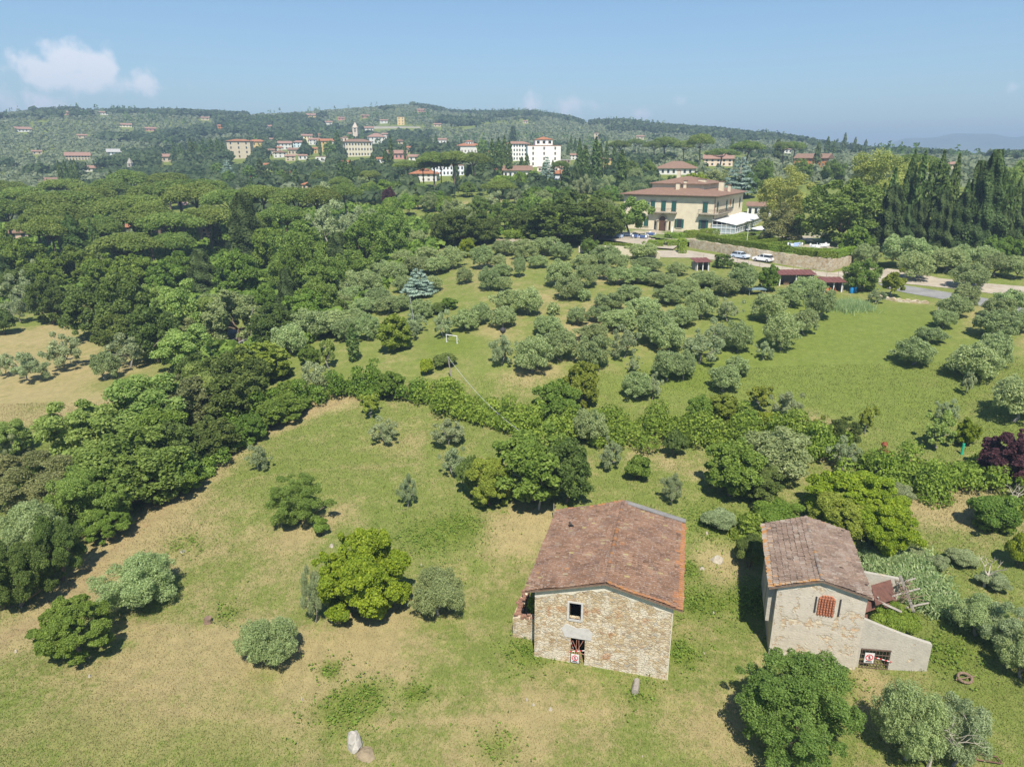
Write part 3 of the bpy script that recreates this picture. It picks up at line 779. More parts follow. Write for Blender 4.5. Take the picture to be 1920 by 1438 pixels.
rows('olive', """990 544 594 56;1037 568 593 26;1050 488 540 60;1066 518 564 54;1100 498 540 48;1132 497 526 32;1095 542 566 26;1008 481 504 38;985 451 491 52;1052 458 489 42;
1022 447 481 56;1096 477 506 52;1136 461 496 58;1156 479 509 46;1205 456 488 62;1211 484 513 58;1161 504 536 50;1193 499 533 54;1228 511 536 50;1249 514 543 46;1286 524 553 56;1320 509 541 58;
1361 524 557 50;1391 499 551 60;1270 494 518 40;1180 537 566 52;1256 537 573 60;1206 559 601 64;1140 549 586 60;1311 542 600 60;1273 574 616 66;1158 582 623 68;1028 594 636 60;1108 607 643 60;
1051 619 681 62;1226 589 651 70;1253 612 663 64;1111 632 701 66;998 629 704 72;1381 604 663 56;1251 661 718 56;1281 664 716 48;1193 699 753 58;1357 689 739 52;1381 671 709 46;1083 579 611 40;1121 574 606 40""", G1)
rows('greyol', "1363 562 604 56;1171 617 673 58;1343 602 661 54;1311 626 685 72;1223 704 751 36;1188 671 701 30;941 629 688 56", G1)
rows('olive', """660 514 561 52;693 511 556 56;716 489 526 52;741 494 529 50;784 484 518 54;821 481 516 52;848 464 506 50;904 464 506 42;871 502 534 32;934 479 504 34;946 454 481 50;918 504 546 42;941 496 521 40;
944 522 548 32;974 482 521 28;950 544 591 58;901 569 611 36;874 582 623 52;943 576 618 50;661 539 571 46;684 559 591 52;711 539 579 50;728 559 591 46;751 554 586 46;660 579 621 56;650 601 642 50;
790 562 601 46;545 608 671 70;590 582 641 80;631 581 633 80;633 552 589 56;640 520 550 44;700 470 500 40;760 470 500 44;800 465 492 40;690 592 640 46;812 520 548 40;760 520 550 44""", G1)
rows('greyol', "831 584 636 40;593 678 742 64;780 590 626 44;770 610 640 36", G1)
G2 = 'olive trees around the lawn'
rows('olive', """1463 591 661 66;1507 584 631 46;1482 536 577 52;1513 522 561 56;1536 547 603 52;1806 536 581 48;1786 556 598 60;1768 586 618 44;1746 614 646 54;1712 636 689 76;1890 546 591 56;1862 586 638 72;
1906 584 628 44;1868 560 600 50;1856 629 691 66;1822 647 717 92;1902 711 798 92""", G2)
rows('greyol', "1773 751 792 46;1641 546 569 32;1810 698 742 26;1432 640 676 36", G2)
G3 = 'olive trees beside the parking ground'
rows('olive', "1622 462 501 50;1690 446 506 78;1716 474 528 60;1815 494 543 66;1770 468 513 62;1803 464 506 50;1865 478 521 60;1898 484 524 52;1740 462 500 50;1840 466 505 46", G3)
G4 = 'olive trees on the dry field'
rows('greyol', "121 634 696 74;58 664 720 66;14 658 708 44;246 628 692 70;40 556 606 56;15 818 862 50", G4)
rows('olive', "201 664 716 46", G4)
# the tree belt between meadow and dry field
rows('olive', "66 942 1085 150;30 1040 1110 70")
rows('dark', "40 1015 1155 125;118 960 1100 90;8 1060 1150 60;330 790 905 100;402 778 868 105;455 690 795 128;400 660 770 120;90 870 985 110")
rows('dull', "100 838 1000 175;20 840 960 110;370 700 810 100")
one('fresh', 255, 795, 965, 205, "biggest fresh green tree of the belt along the meadow", "the biggest belt tree", 'leafy_tree')
rows('fresh', "180 872 1012 150;330 835 930 100")
one('light', 285, 700, 835, 170, "big rounded light green feathery tree of the belt beside the dry field", "the big feathery belt tree")
rows('light', "165 752 880 170;385 690 790 110;20 790 860 80")
rows('mid', "522 742 805 92;300 760 880 120;350 860 930 70;470 775 835 64;560 735 775 60;205 950 1020 90")
rows('gold', "497 640 724 100")
rows('mid', "540 712 770 60")
# second row: the edge of the wood above the dry field
rows('dark', "178 530 642 108;250 515 655 104;300 560 685 92;100 512 612 74;455 650 765 110;225 590 670 80;520 560 655 90;38 500 575 80;372 655 740 80")
rows('light', "120 528 605 84;345 528 655 96;352 612 700 118;400 560 640 80;300 530 600 70")
rows('dull', "372 590 660 90;200 545 620 70")
one('pale', 448, 540, 648, 116, "large pale green blossoming tree above the asphalt lane in the wood", "the large pale blossoming tree")
rows('pale', "400 545 630 70")
one('con', 470, 360, 520, 80, "tallest and broadest dark conifer of the left wood, among umbrella pines", "the tallest wood conifer")
rows('con', "545 500 612 52;385 462 562 66;640 440 532 68;232 515 600 50;425 500 560 50;12 470 560 50")
one('dbush', 8, 578, 632, 56, "dark green bush at the edge of the dry field")
one('fresh', 690, 396, 522, 100, "large fresh green tree at the grove end of the wood", "the large fresh wood-edge tree", 'leafy_tree')
rows('fresh', "570 420 545 108;732 392 492 76;600 520 605 84;610 470 570 80;540 480 560 70;660 470 545 80")
rows('mid', "60 440 545 90;150 455 540 80;250 470 560 90;320 480 570 80;20 430 530 70;580 540 620 80;500 540 610 70;190 480 550 70;450 460 560 80;560 460 560 70;90 480 560 70;510 420 520 70;345 470 560 70")
rows('greyol', "620 380 472 82;662 398 472 66;40 520 580 60;70 490 550 60;240 440 530 70;600 350 400 60")
G5 = 'umbrella pines of the wood'
rows('pine', """30 374 482 92;96 364 470 96;152 350 460 108;85 400 500 84;182 355 452 100;237 364 472 92;270 362 466 104;290 382 492 100;347 332 442 128;378 345 452 108;332 394 502 106;300 345 442 96;120 384 500 106;
112 396 520 84;202 400 512 74;252 438 532 116;337 432 524 74;402 384 482 108;500 345 442 82;562 353 452 92;440 354 452 92;602 352 446 80;60 350 440 80;215 335 420 80;20 340 420 80;400 330 420 80;130 330 410 80;255 322 400 80;480 395 490 80;540 385 480 80;320 322 395 70;650 345 420 60""", G5)
one('cyp', 150, 394, 525, 44, "stout tall cypress at the front of the umbrella pine wood", "the stout wood cypress")
one('cyp', 217, 316, 385, 26, "short thick cypress poking above the umbrella pines toward the valley", "the thick cypress above the pines")
rows('cyp', "195 420 525 26;186 410 522 18;258 385 470 20;270 388 470 18;272 328 395 18;240 330 390 14;170 350 395 10;145 345 385 10;410 400 470 22;120 300 365 14;130 296 360 12;142 304 365 12;150 300 362 12;96 336 380 10;165 344 385 10")
# around the villa
one('fresh', 1570, 333, 472, 150, "very large fresh green tree in the villa garden", "the very large garden tree", 'leafy_tree')
one('dull', 1460, 374, 462, 76, "dull green tree with a bare trunk in the villa garden", "the dull garden tree", 'elm_tree')
one('sap', 1186, 378, 448, 66, "thin-crowned tree with a stout trunk before the villa front", "the tree before the villa front", 'leafy_tree')
one('ypine', 1468, 308, 440, 110, "wide yellowish pine behind the villa garden")
one('ypine', 1632, 278, 430, 118, "tallest yellowish pine between garden tree and cypresses", "the tall yellowish pine")
one('ypine', 1690, 300, 420, 70, "yellowish pine half hidden by the first cypresses")
one('light', 1895, 304, 420, 90, "bright light-green round tree behind the cypress wood at the picture edge")
one('pine', 1700, 282, 400, 90, "bright umbrella-shaped pine behind the first cypresses")
one('mid', 1600, 420, 485, 60, "mid-green tree beside the garden wall end")
one('mid', 1880, 440, 490, 60, "fresh green tree at the foot of the cypress wood")
one('fresh', 1860, 440, 492, 44, "light green small tree at the foot of the cypress wood")
G6 = 'cypresses of the wood beside the villa'
rows('cyp', "1655 318 470 26;1686 290 466 28;1704 290 470 24;1738 286 470 26;1766 291 470 24;1722 300 470 24;1790 330 480 22;1846 330 480 22;1870 326 480 22;1884 330 480 18;1858 318 480 20;1912 330 480 26;1640 340 468 20;1750 320 472 24", G6)
rows('con', "1660 350 474 56;1712 372 474 46;1792 352 482 66;1832 272 484 66;1806 300 480 44;1852 366 480 54;1890 362 480 50;1914 286 480 62;1752 356 476 48;1620 402 470 42;1828 376 486 50;1690 380 476 40;1770 380 480 44;1870 390 484 44", G6)
rows('dark', "1045 366 462 146;1112 374 458 110;998 384 448 84;868 394 466 92;1080 352 430 80;830 400 462 50;912 400 460 56", 'dark oaks on the slope beside the villa')
rows('dark', "1150 392 450 50")
one('lime', 1300, 322, 368, 64, "yellow-green tree behind the villa roof")
one('ced', 1384, 296, 372, 72, "grey-green cedar behind the villa roof")
one('fresh', 1440, 330, 385, 50, "fresh green tree behind the low wing of the villa")
one('pale', 1345, 318, 360, 50, "light green tree between yellow-green tree and cedar behind the villa")
one('cyp', 1163, 284, 372, 26, "tall cypress standing just beyond the villa's end wall")
one('plum', 730, 347, 392, 24, "dark purple-brown tree on the slope below the village")
# slope below the village
for k_ in range(64):
    x_ = random.uniform(690, 1150); y_ = random.uniform(352, 452)
    if (abs(x_-772) < 40 and y_ > 430) or (abs(x_-850) < 22 and abs(y_-385) < 14) or y_ > 462 - abs(x_-930)*.05: continue
    w_ = 26 + (y_-340)*.17 + random.uniform(-4, 12)
    plant(random.choice(['olive', 'olive', 'greyol', 'fresh', 'mid', 'light', 'bush', 'hbush']), x_, y_-w_*random.uniform(.72, .95), y_+4, w_, None, 'trees and shrubs scattered on the slope below the village')
rows('fresh', '945 376 432 62;905 395 440 50;985 372 425 48', 'trees and shrubs scattered on the slope below the village')
rows('hbush', '925 425 452 50;965 430 455 46;890 432 456 40;1010 372 400 44', 'trees and shrubs scattered on the slope below the village')
one('olive', 776, 432, 466, 46, "lone olive standing on the bare dirt patch")
rows('pine', "766 298 351 48;815 288 355 60;852 286 353 60;890 286 351 56;828 302 352 40;938 332 395 60;1190 258 296 32;1246 257 308 52;1225 262 308 40;1310 253 318 46;1350 276 322 56;1397 264 320 56;1465 264 314 38;1486 264 310 48;1280 262 311 40;1160 262 306 40;695 318 367 40;795 300 352 40;1050 300 341 30;640 330 379 36", 'umbrella pines along the village slope')
rows('cyp', """635 244 294 15;735 252 328 12;725 280 328 16;792 246 274 8;818 252 288 10;808 258 290 8;935 254 335 16;946 250 333 14;923 264 333 16;973 325 372 16;1070 254 294 9;1078 257 294 9;1085 262 348 14;1096 269 352 22;1115 262 358 22;
1098 304 360 16;1124 268 350 14;1135 262 340 12;601 262 294 8;473 332 366 12;557 314 358 16;540 324 358 16;330 262 312 10;343 270 312 14;362 262 310 16;385 260 308 12;400 260 306 12;412 258 308 12;421 262 306 10;372 268 310 10;955 262 335 14;1036 300 340 10;1020 302 338 12;978 292 330 12;988 290 330 12;910 282 335 14;900 296 338 14;
660 300 352 16;650 296 350 18;672 306 352 14;640 304 352 16;1370 257 300 8;1150 270 330 12;1040 352 402 14;1408 310 345 9;1500 262 300 10;1548 258 300 12;1560 264 300 9;1580 250 292 10;1600 258 292 9;1620 262 292 9;1065 265 300 8;760 268 300 8;744 262 290 7;850 262 286 7;865 258 284 7""", 'cypresses around the village')
rows('con', "573 262 290 18;962 236 276 20;660 310 360 24;520 300 345 18;505 318 352 24;490 300 340 20;1060 310 360 26;1080 310 362 30;1455 262 310 20;1530 268 315 16;855 300 345 16;880 308 350 20;700 290 330 16", 'dark conifers around the village')
rows('fresh', "430 318 352 30;470 310 345 26;600 320 352 34;410 305 335 24;530 318 345 24;620 262 300 24;745 268 292 26;905 262 300 24;965 270 300 20;1000 318 345 24;1180 300 345 40;1215 300 340 30;1290 300 325 34;1400 320 372 44;1430 300 350 40;1500 300 345 40;1560 300 350 44;1260 330 365 40;1320 330 360 40;345 330 365 34;700 345 380 34;480 345 385 36", 'leafy trees around the village')
rows('olive', "680 330 352 28;695 336 356 26;650 352 380 28;620 350 378 26;1190 320 352 30;1220 330 358 34;1240 335 360 30;1200 345 372 30;1380 330 366 34;1450 340 372 36;1140 330 362 30;1170 345 378 28", 'olives around the village')
one('ced', 430, 300, 345, 34, "grey-green cedar below the cream tower villa")
one('ced', 1025, 292, 342, 30, "dark cedar before the big white block")
# ------------------------------------------------------------ buildings
def mwall(name, col, var=.10): return plain(name, col, .9, var, .9)
WALLS = {}
def wallmat(col):
    k = tuple(round(c, 2) for c in col)
    if k not in WALLS: WALLS[k] = mwall('painted plaster', col)
    return WALLS[k]
def roofmat(name, a, b):
    t = NT(name); p = t.pos()
    c = t.ramp(t.noise(p, 1.3, 5, .7), [(.25, a), (.75, b)])
    c = t.mix(1., c, t.ramp(t.noise(p, 7., 3), [(.3, (.75,)*3), (.7, (1.18,)*3)]), 'MULTIPLY')
    t.bump(t.noise(p, 5., 2), .08); return t.fin(c, .9)
ROOFS = {'red': roofmat('orange clay roof', (.27,.105,.048), (.39,.18,.095)), 'brown': roofmat('brown clay roof', (.165,.102,.070), (.275,.172,.122)),
         'pink': roofmat('pinkish clay roof', (.24,.135,.10), (.35,.215,.16)), 'grey': roofmat('grey roof', (.30,.29,.28), (.45,.44,.42))}
GLASS = plain('dark window glass', (.035,.045,.05), .15, .1)
SHUT = plain('green shutter paint', (.030,.105,.085), .55, .12)
SHUTB = plain('grey brown shutter paint', (.16,.14,.12), .6, .12)
STONE = plain('pale stone trim', (.38,.335,.265), .9, .15, 4)
WHITE = plain('white paint', (.66,.66,.64), .6, .05)
IRON = plain('dark iron', (.05,.045,.045), .6, .1)
_wm = {}
def win_mesh(w, h, style):
    k = (round(w, 2), round(h, 2), style)
    if k not in _wm:
        m = MB(); m.box(-w/2, w/2, -.05, .12, 0, h, 0)
        _wm[k] = m.mesh('window', SHUT if style == 'closed' else SHUTB if style == 'brown' else GLASS)
    return _wm[k]
def add_window(root, W, L, face, u, z, w, h, style='glass'):
    o = bpy.data.objects.new('window', win_mesh(w, h, style)); link(o, root)
    if face == 'f': o.location = (u, 0, z)
    elif face == 'r': o.location = (W, u, z); o.rotation_euler = (0, 0, R(90))
    else: o.location = (0, u, z); o.rotation_euler = (0, 0, R(-90))
    return o
def hip_roof(m, x0, x1, y0, y1, z, h, kind='hip', a=.15):
    """closed roof over the rectangle; eaves thickness a"""
    m.box(x0, x1, y0, y1, z-a, z, 0)
    z += .003
    W, L = x1-x0, y1-y0
    if kind == 'hip':
        if W >= L: r0, r1 = (x0+L/2*.98, (y0+y1)/2), (x1-L/2*.98, (y0+y1)/2)
        else: r0, r1 = ((x0+x1)/2, y0+W/2*.98), ((x0+x1)/2, y1-W/2*.98)
        A, B, C_, D = (x0,y0,z), (x1,y0,z), (x1,y1,z), (x0,y1,z); P, Q = (*r0, z+h), (*r1, z+h)
        if W >= L: fs = [(A,B,Q,P), (B,C_,Q), (C_,D,P,Q), (D,A,P)]
        else: fs = [(A,B,P), (B,C_,Q,P), (C_,D,Q), (D,A,P,Q)]
        for f in fs: m.face(f, 0)
    elif kind == 'gx':      # ridge along x
        ym = (y0+y1)/2
        for f in [((x0,y0,z),(x1,y0,z),(x1,ym,z+h),(x0,ym,z+h)), ((x1,y1,z),(x0,y1,z),(x0,ym,z+h),(x1,ym,z+h)), ((x1,y0,z),(x1,y1,z),(x1,ym,z+h)), ((x0,y1,z),(x0,y0,z),(x0,ym,z+h))]: m.face(f, 0)
    elif kind == 'gy':
        xm = (x0+x1)/2
        for f in [((x0,y0,z),(x1,y0,z),(xm,y0,z+h)), ((x1,y0,z),(x1,y1,z),(xm,y1,z+h),(xm,y0,z+h)), ((x1,y1,z),(x0,y1,z),(xm,y1,z+h)), ((x0,y1,z),(x0,y0,z),(xm,y0,z+h),(xm,y1,z+h))]: m.face(f, 0)
BUILD = []
def house(px, base, wpx, hpx, label, col, roof='red', kind='hip', floors=2, cols=4, yaw=0., Lf=.8, style='glass', name='house', ref=None, rh=.2, turret=None, dist=None, cat='house', group=None):
    """wpx, hpx: width and height to the eaves as they show; the foot stands on the ground seen at that row"""
    P = at(px, base)
    if dist: 
        d_ = pray(px, base); P = np.array([0, 0, CAMZ]) + d_*dist
    d = depth(P); W = wpx/F*d; H = hpx/F*d; L = W*Lf
    az = math.atan2(P[0], P[1]); rz = -az + R(yaw)
    root = empty(name, (0, 0, 0), rz, label=label, cat=cat, group=group)
    ax = np.array([math.cos(rz), math.sin(rz), 0]); root.location = P - ax*W/2
    m = MB(); m.box(0, W, 0, L, -3 - .02*d, H, 0); m.build('wall', wallmat(col), root)
    m = MB(); o = min(.6, W*.05) + .1
    if kind == 'flat': m.box(-.1, W+.1, -.1, L+.1, H, H+.35, 0)
    else: hip_roof(m, -o, W+o, -o, L+o, H+.15, min(W, L)*rh, kind, .14)
    m.build('roof', ROOFS[roof], root)
    fh = H/floors; w_ = min(1.0, W/max(cols, 1)*.45); h_ = min(1.6, fh*.55)
    for f in range(floors):
        for c in range(cols): add_window(root, W, L, 'f', W*(c+.5)/cols, f*fh + fh*.28, w_, h_, style)
        if abs(yaw) > 8:
            nc = max(1, int(cols*Lf*.8))
            for c in range(nc): add_window(root, W, L, 'r' if yaw < 0 else 'l', L*(c+.5)/nc, f*fh+fh*.28, w_, h_, style)
    if turret:
        tw, th = turret; x0 = W/2 - tw*W/2; y0 = L*.5 - tw*W/2
        m = MB(); m.box(x0, x0+tw*W, y0, y0+tw*W, H, H+th*H, 0); tr = m.build('turret', wallmat(col), root)
        m = MB(); hip_roof(m, x0-.4, x0+tw*W+.4, y0-.4, y0+tw*W+.4, H+th*H+.12, tw*W*.16); m.build('turret_roof', ROOFS[roof], tr)
        for c in range(3):
            w2 = bpy.data.objects.new('turret_window', win_mesh(tw*W*.16, th*H*.45, 'glass')); link(w2, tr); w2.location = (x0+tw*W*(c+.5)/3, y0, H+th*H*.35)
    BUILD.append((px, base, wpx, hpx, math.hypot(P[0], P[1])))
    if ref: TREES.append(dict(o=root, kind='house', desc='', x=px, y=base-hpx/2, w=wpx, h=hpx, lab=label, ref=ref))
    return root
CR, YE, WH, PK, OR = (.50,.42,.30), (.54,.39,.16), (.62,.60,.55), (.48,.24,.20), (.48,.21,.08)
H_ = house
H_(44, 248, 27, 5, "long white farmhouse alone on the far olive hillside", WH, 'pink', 'gx', 1, 5)
H_(155, 260, 16, 5, "small cream cottage on the far olive hillside", CR, 'pink', 'gx', 1, 2)
H_(236, 239, 20, 4, "long yellowish house high on the far hillside", (.72,.66,.5), 'pink', 'gx', 1, 4)
H_(283, 246, 18, 4, "low pink-roofed house among far dark trees", PK, 'pink', 'gx', 1, 3)
H_(412, 244, 15, 7, "orange villa on the far hillside below the ridge", OR, 'red', 'hip', 2, 3)
H_(147, 301, 40, 8, "long cream villa in the valley among cypresses", CR, 'pink', 'gx', 2, 8, ref="the long cream valley villa")
H_(98, 348, 36, 8, "white L-fronted house at the edge of the pine wood", WH, 'brown', 'gx', 2, 3, ref="the white house by the pine wood")
H_(172, 322, 28, 6, "white house with terracotta roof in the valley", WH, 'pink', 'gx', 1, 4, ref="the white valley house")
H_(222, 291, 36, 5, "long grey-white shed in the valley", (.62,.64,.64), 'grey', 'gx', 1, 6)
H_(272, 291, 10, 6, "tiny pink house in the valley", PK, 'red', 'gx', 1, 2)
H_(310, 289, 14, 7, "small white house beside the cypress row", WH, 'pink', 'gx', 2, 2)
H_(313, 304, 32, 9, "cream house with lean-to before the cypress row", CR, 'pink', 'gx', 1, 4)
v = H_(450, 298, 42, 31, "tall cream tower villa with orange roof and arched windows", (.50,.43,.31), 'red', 'hip', 4, 3, -14, .6, name='villa', ref="the cream tower villa", rh=.14, cat='villa')
H_(482, 283, 32, 16, "yellow-ochre villa wing behind the tower villa", YE, 'red', 'hip', 2, 4, -8, .6)
H_(526, 296, 24, 9, "white gabled house at the near end of the village", WH, 'pink', 'gy', 2, 3)
H_(534, 281, 26, 11, "whitish house with pink roof in the village", WH, 'pink', 'gx', 2, 4)
H_(553, 291, 24, 9, "low red-roofed house in the village", CR, 'brown', 'gx', 1, 4)
H_(560, 277, 20, 9, "white village house with bluish side", (.55,.66,.68), 'pink', 'gx', 2, 3)
H_(576, 268, 20, 12, "pale yellow house topmost in the village", (.70,.62,.36), 'pink', 'gx', 2, 4)
H_(590, 272, 20, 9, "white terrace house under the topmost village house", WH, 'pink', 'gx', 2, 3)
H_(611, 285, 26, 19, "yellow gabled house at the village end", YE, 'red', 'gx', 3, 4, ref="the yellow village house")
H_(545, 302, 18, 8, "small cream house before the first village houses", CR, 'pink', 'gx', 2, 2)
H_(506, 291, 18, 8, "cream house between tower villa and village", (.62,.56,.44), 'brown', 'gx', 2, 3)
H_(598, 262, 14, 8, "cream house behind the topmost village houses", CR, 'red', 'gx', 2, 2)
H_(690, 283, 26, 9, "white garden pavilion wing right after the institute", WH, 'pink', 'flat', 1, 5)
H_(640, 270, 14, 9, "pale house between yellow village house and institute", WH, 'pink', 'gx', 2, 2)
H_(925, 330, 20, 10, "white house among the cypresses below the turreted villa", WH, 'red', 'gx', 2, 2)
H_(474, 336, 24, 8, "pink-red cottage among trees below the village", (.60,.22,.20), 'pink', 'gy', 1, 3, ref="the pink-red cottage")
H_(604, 304, 23, 9, "small white flat-roofed building below the village", WH, 'pink', 'flat', 1, 3)
H_(674, 294, 50, 26, "long cream institute with three rows of windows", (.60,.54,.41), 'brown', 'hip', 3, 9, 12, .5, name='institute', ref="the cream institute", cat='building')
H_(650, 294, 10, 34, "narrow stair tower at the end of the cream institute", (.52,.44,.34), 'brown', 'hip', 4, 1, 0, 1., name='tower', cat='tower')
H_(706, 270, 34, 12, "white villa behind the institute", WH, 'pink', 'hip', 2, 5, rh=.25, turret=(.3, .35))
H_(750, 278, 22, 12, "cream gabled house in the trees above the pink row", CR, 'pink', 'gy', 2, 3)
H_(744, 299, 38, 10, "long pink building among cypresses", PK, 'pink', 'gx', 1, 5)
H_(780, 302, 26, 7, "low white house under the pines", WH, 'pink', 'gx', 1, 3)
H_(711, 323, 12, 5, "tiny cottage on the grassy slope", CR, 'red', 'gx', 1, 2)
H_(536, 340, 20, 14, "white house with orange roof behind dark trees", WH, 'red', 'gx', 2, 2)
H_(580, 356, 26, 9, "cream house with red hip roof above the pine wood", CR, 'red', 'hip', 1, 3, ref="the red hip-roofed house")
H_(629, 365, 32, 7, "long orange low building above the wood", (.64,.36,.16), 'red', 'gx', 1, 3, ref="the orange low building")
H_(688, 366, 14, 6, "small grey-white shed beside the purple-brown tree", (.62,.64,.66), 'grey', 'gx', 1, 2)
H_(794, 341, 50, 14, "white two-storey villa with red hip roof under the pines", WH, 'red', 'hip', 2, 5, -10, .7, 'brown', 'villa', "the white villa under the pines", .2, (.3, .5), cat='villa')
H_(840, 330, 60, 18, "long white building behind the flat-topped pines", (.70,.72,.74), 'pink', 'flat', 2, 9, cat='building')
H_(882, 290, 50, 15, "white villa with orange roof and small rooftop turret", WH, 'red', 'hip', 1, 8, 8, .7, 'brown', 'villa', "the turreted white villa", .16, (.28, .55), cat='villa')
H_(1020, 313, 62, 37, "big white four-storey block with orange lantern roof", (.78,.75,.70), 'red', 'flat', 4, 3, 6, .7, 'brown', 'white_block', "the big white block", .16, (.52, .30), cat='building')
H_(972, 302, 42, 30, "white wing with many windows beside the big block", (.76,.74,.69), 'pink', 'hip', 4, 8, 10, .5, name='building', cat='building')
H_(970, 335, 52, 14, "low white houses with brown roof before the white wing", WH, 'brown', 'gx', 1, 6)
H_(1052, 338, 40, 11, "bluish-white house with orange roof below the big block", (.62,.66,.70), 'red', 'hip', 1, 3)
H_(1038, 322, 62, 7, "long pinkish terrace wall building under the big block", (.68,.58,.50), 'pink', 'flat', 1, 6, cat='building')
H_(1052, 311, 34, 10, "reddish scaffold-like annex beside the big block", (.33,.22,.18), 'grey', 'flat', 2, 6, cat='building')
H_(1134, 324, 24, 23, "yellow three-storey house among tall cypresses", YE, 'brown', 'hip', 3, 2, 0, .9, ref="the yellow house among cypresses")
H_(752, 235, 13, 14, "yellow tower house high on the wooded hill", (.66,.48,.22), 'pink', 'flat', 3, 2, name='tower', cat='tower')
H_(720, 232, 14, 5, "small white house high on the hill road", WH, 'pink', 'gx', 1, 2)
H_(745, 241, 86, 3, "long pale retaining wall below the hill road", (.42,.38,.32), 'grey', 'flat', 1, 0, name='retaining_wall', cat='wall', Lf=.05)
H_(790, 211, 15, 4, "brick house just under the hilltop", PK, 'pink', 'gx', 1, 2)
H_(1118, 262, 9, 11, "tiny pale chapel on the olive hill", CR, 'pink', 'gy', 2, 1, name='chapel', cat='chapel')
H_(1268, 328, 80, 11, "wide white house with brown hip roof above the villa", WH, 'brown', 'hip', 1, 8, ref="the wide white house")
H_(1346, 312, 52, 13, "cream house with pinkish walls behind umbrella pines", (.68,.54,.42), 'pink', 'gx', 2, 5, ref="the cream house behind the pines")
H_(1518, 313, 58, 15, "orange house with brown roof behind the garden trees", OR, 'brown', 'gx', 2, 5, -16, .7, 'brown', ref="the orange house")
H_(1785, 318, 26, 9, "pink-roofed house behind the cypress wood", CR, 'pink', 'hip', 1, 2)
H_(160, 208, 10, 7, "orange tower house on the far ridge", OR, 'red', 'hip', 2, 2)
H_(127, 216, 16, 4, "reddish house in the woods under the far ridge", PK, 'pink', 'gx', 1, 3)
H_(195, 216, 14, 4, "white house in the woods under the far ridge", WH, 'pink', 'gx', 1, 3)
H_(586, 221, 22, 4, "yellow house on the far hillside clearing", YE, 'pink', 'gx', 1, 3)
H_(505, 244, 18, 6, "whitish farmhouse on the far slope above the village", WH, 'pink', 'gx', 2, 3)
H_(685, 222, 14, 4, "pinkish house in the wood under the hilltop", PK, 'pink', 'gx', 1, 2)
H_(690, 246, 20, 5, "white house at the end of the hill road", WH, 'pink', 'gx', 1, 3)
H_(1690, 266, 10, 5, "pink-walled house on the low olive ridge", PK, 'pink', 'gx', 1, 2)
H_(1660, 267, 8, 4, "tiny white house on the low olive ridge", WH, 'pink', 'gx', 1, 2)
H_(985, 232, 9, 4, "tiny yellow house on the green hillside", CR, 'pink', 'gx', 1, 2)
H_(238, 436, 30, 9, "dark timber house with red roof inside the pine wood", (.12,.08,.07), 'red', 'gx', 1, 3, ref="the dark red-roofed house in the wood")
H_(300, 437, 34, 10, "house with orange hip roof inside the pine wood", (.5,.35,.25), 'red', 'hip', 1, 3)
H_(28, 458, 46, 20, "pink house with brown roof at the edge of the pine wood", (.60,.44,.34), 'brown', 'hip', 2, 3, ref="the pink house in the wood")
H_(343, 385, 18, 9, "small pink house between pine trunks", (.58,.36,.38), 'pink', 'gx', 1, 2)
H_(4, 388, 12, 8, "orange-roofed house cut by the picture edge", CR, 'red', 'gx', 1, 1)
H_(395, 443, 30, 14, "ochre house behind bare-branched pines", (.55,.38,.22), 'brown', 'gx', 2, 3)
H_(1422, 406, 42, 18, "white low wing with brown roof behind the villa", (.70,.69,.64), 'brown', 'gx', 1, 4, name='villa_wing', cat='building')
H_(508, 268, 15, 6, "small white house uphill of the tower villa", WH, 'pink', 'gx', 1, 2)
H_(522, 285, 14, 7, "cream house at the upper edge of the near village", CR, 'red', 'gx', 2, 2)
H_(568, 300, 16, 7, "low white house below the village near a dark round tree", WH, 'pink', 'gx', 1, 2)
H_(588, 288, 16, 8, "yellowish house squeezed between white village houses", YE, 'red', 'gx', 2, 2)
H_(623, 274, 14, 8, "white house on the uphill side of the yellow village house", WH, 'red', 'gx', 2, 2)
H_(655, 258, 16, 6, "cream house uphill of the bell tower", CR, 'pink', 'gx', 1, 2)
H_(722, 260, 16, 7, "white house uphill of the white villa behind the institute", WH, 'pink', 'gx', 2, 2)
H_(768, 286, 18, 8, "cream house between pink building and turreted villa", CR, 'red', 'gx', 2, 3)
H_(828, 270, 18, 7, "white house in the trees uphill of the turreted villa", WH, 'pink', 'gx', 1, 3)
H_(716, 306, 18, 7, "small white house below the pink building", WH, 'red', 'gx', 1, 3)
H_(650, 312, 18, 7, "cream cottage below the institute", CR, 'red', 'gx', 1, 3)
H_(505, 318, 18, 8, "cream cottage below the tower villa", CR, 'red', 'gx', 1, 3)
H_(925, 296, 18, 9, "cream house between turreted villa and white wing", CR, 'red', 'gx', 2, 3)
H_(1075, 300, 18, 8, "white house beside the big white block among cypresses", WH, 'pink', 'gx', 2, 3)
H_(350, 292, 16, 6, "white farmhouse in the trees uphill of the cypress row", WH, 'pink', 'gx', 1, 2)
H_(70, 290, 16, 5, "cream farmhouse low on the far olive hillside", CR, 'pink', 'gx', 1, 2)
H_(385, 226, 14, 4, "cream house in the woods of the far ridge, toward the centre", CR, 'pink', 'gx', 1, 2)
H_(615, 235, 16, 5, "white house on the slope under the wooded hilltop", WH, 'pink', 'gx', 1, 2)
H_(640, 226, 12, 4, "pinkish house on the slope under the wooded hilltop", PK, 'pink', 'gx', 1, 2)
H_(820, 238, 14, 4, "cream house on the hillside right of the hill road wall", CR, 'pink', 'gx', 1, 2)
H_(1200, 262, 14, 5, "cream house on the olive hill beyond the umbrella pines", CR, 'pink', 'gx', 1, 2)
H_(1475, 288, 18, 7, "white house at the foot of the road above the orange house", WH, 'pink', 'gx', 1, 3)
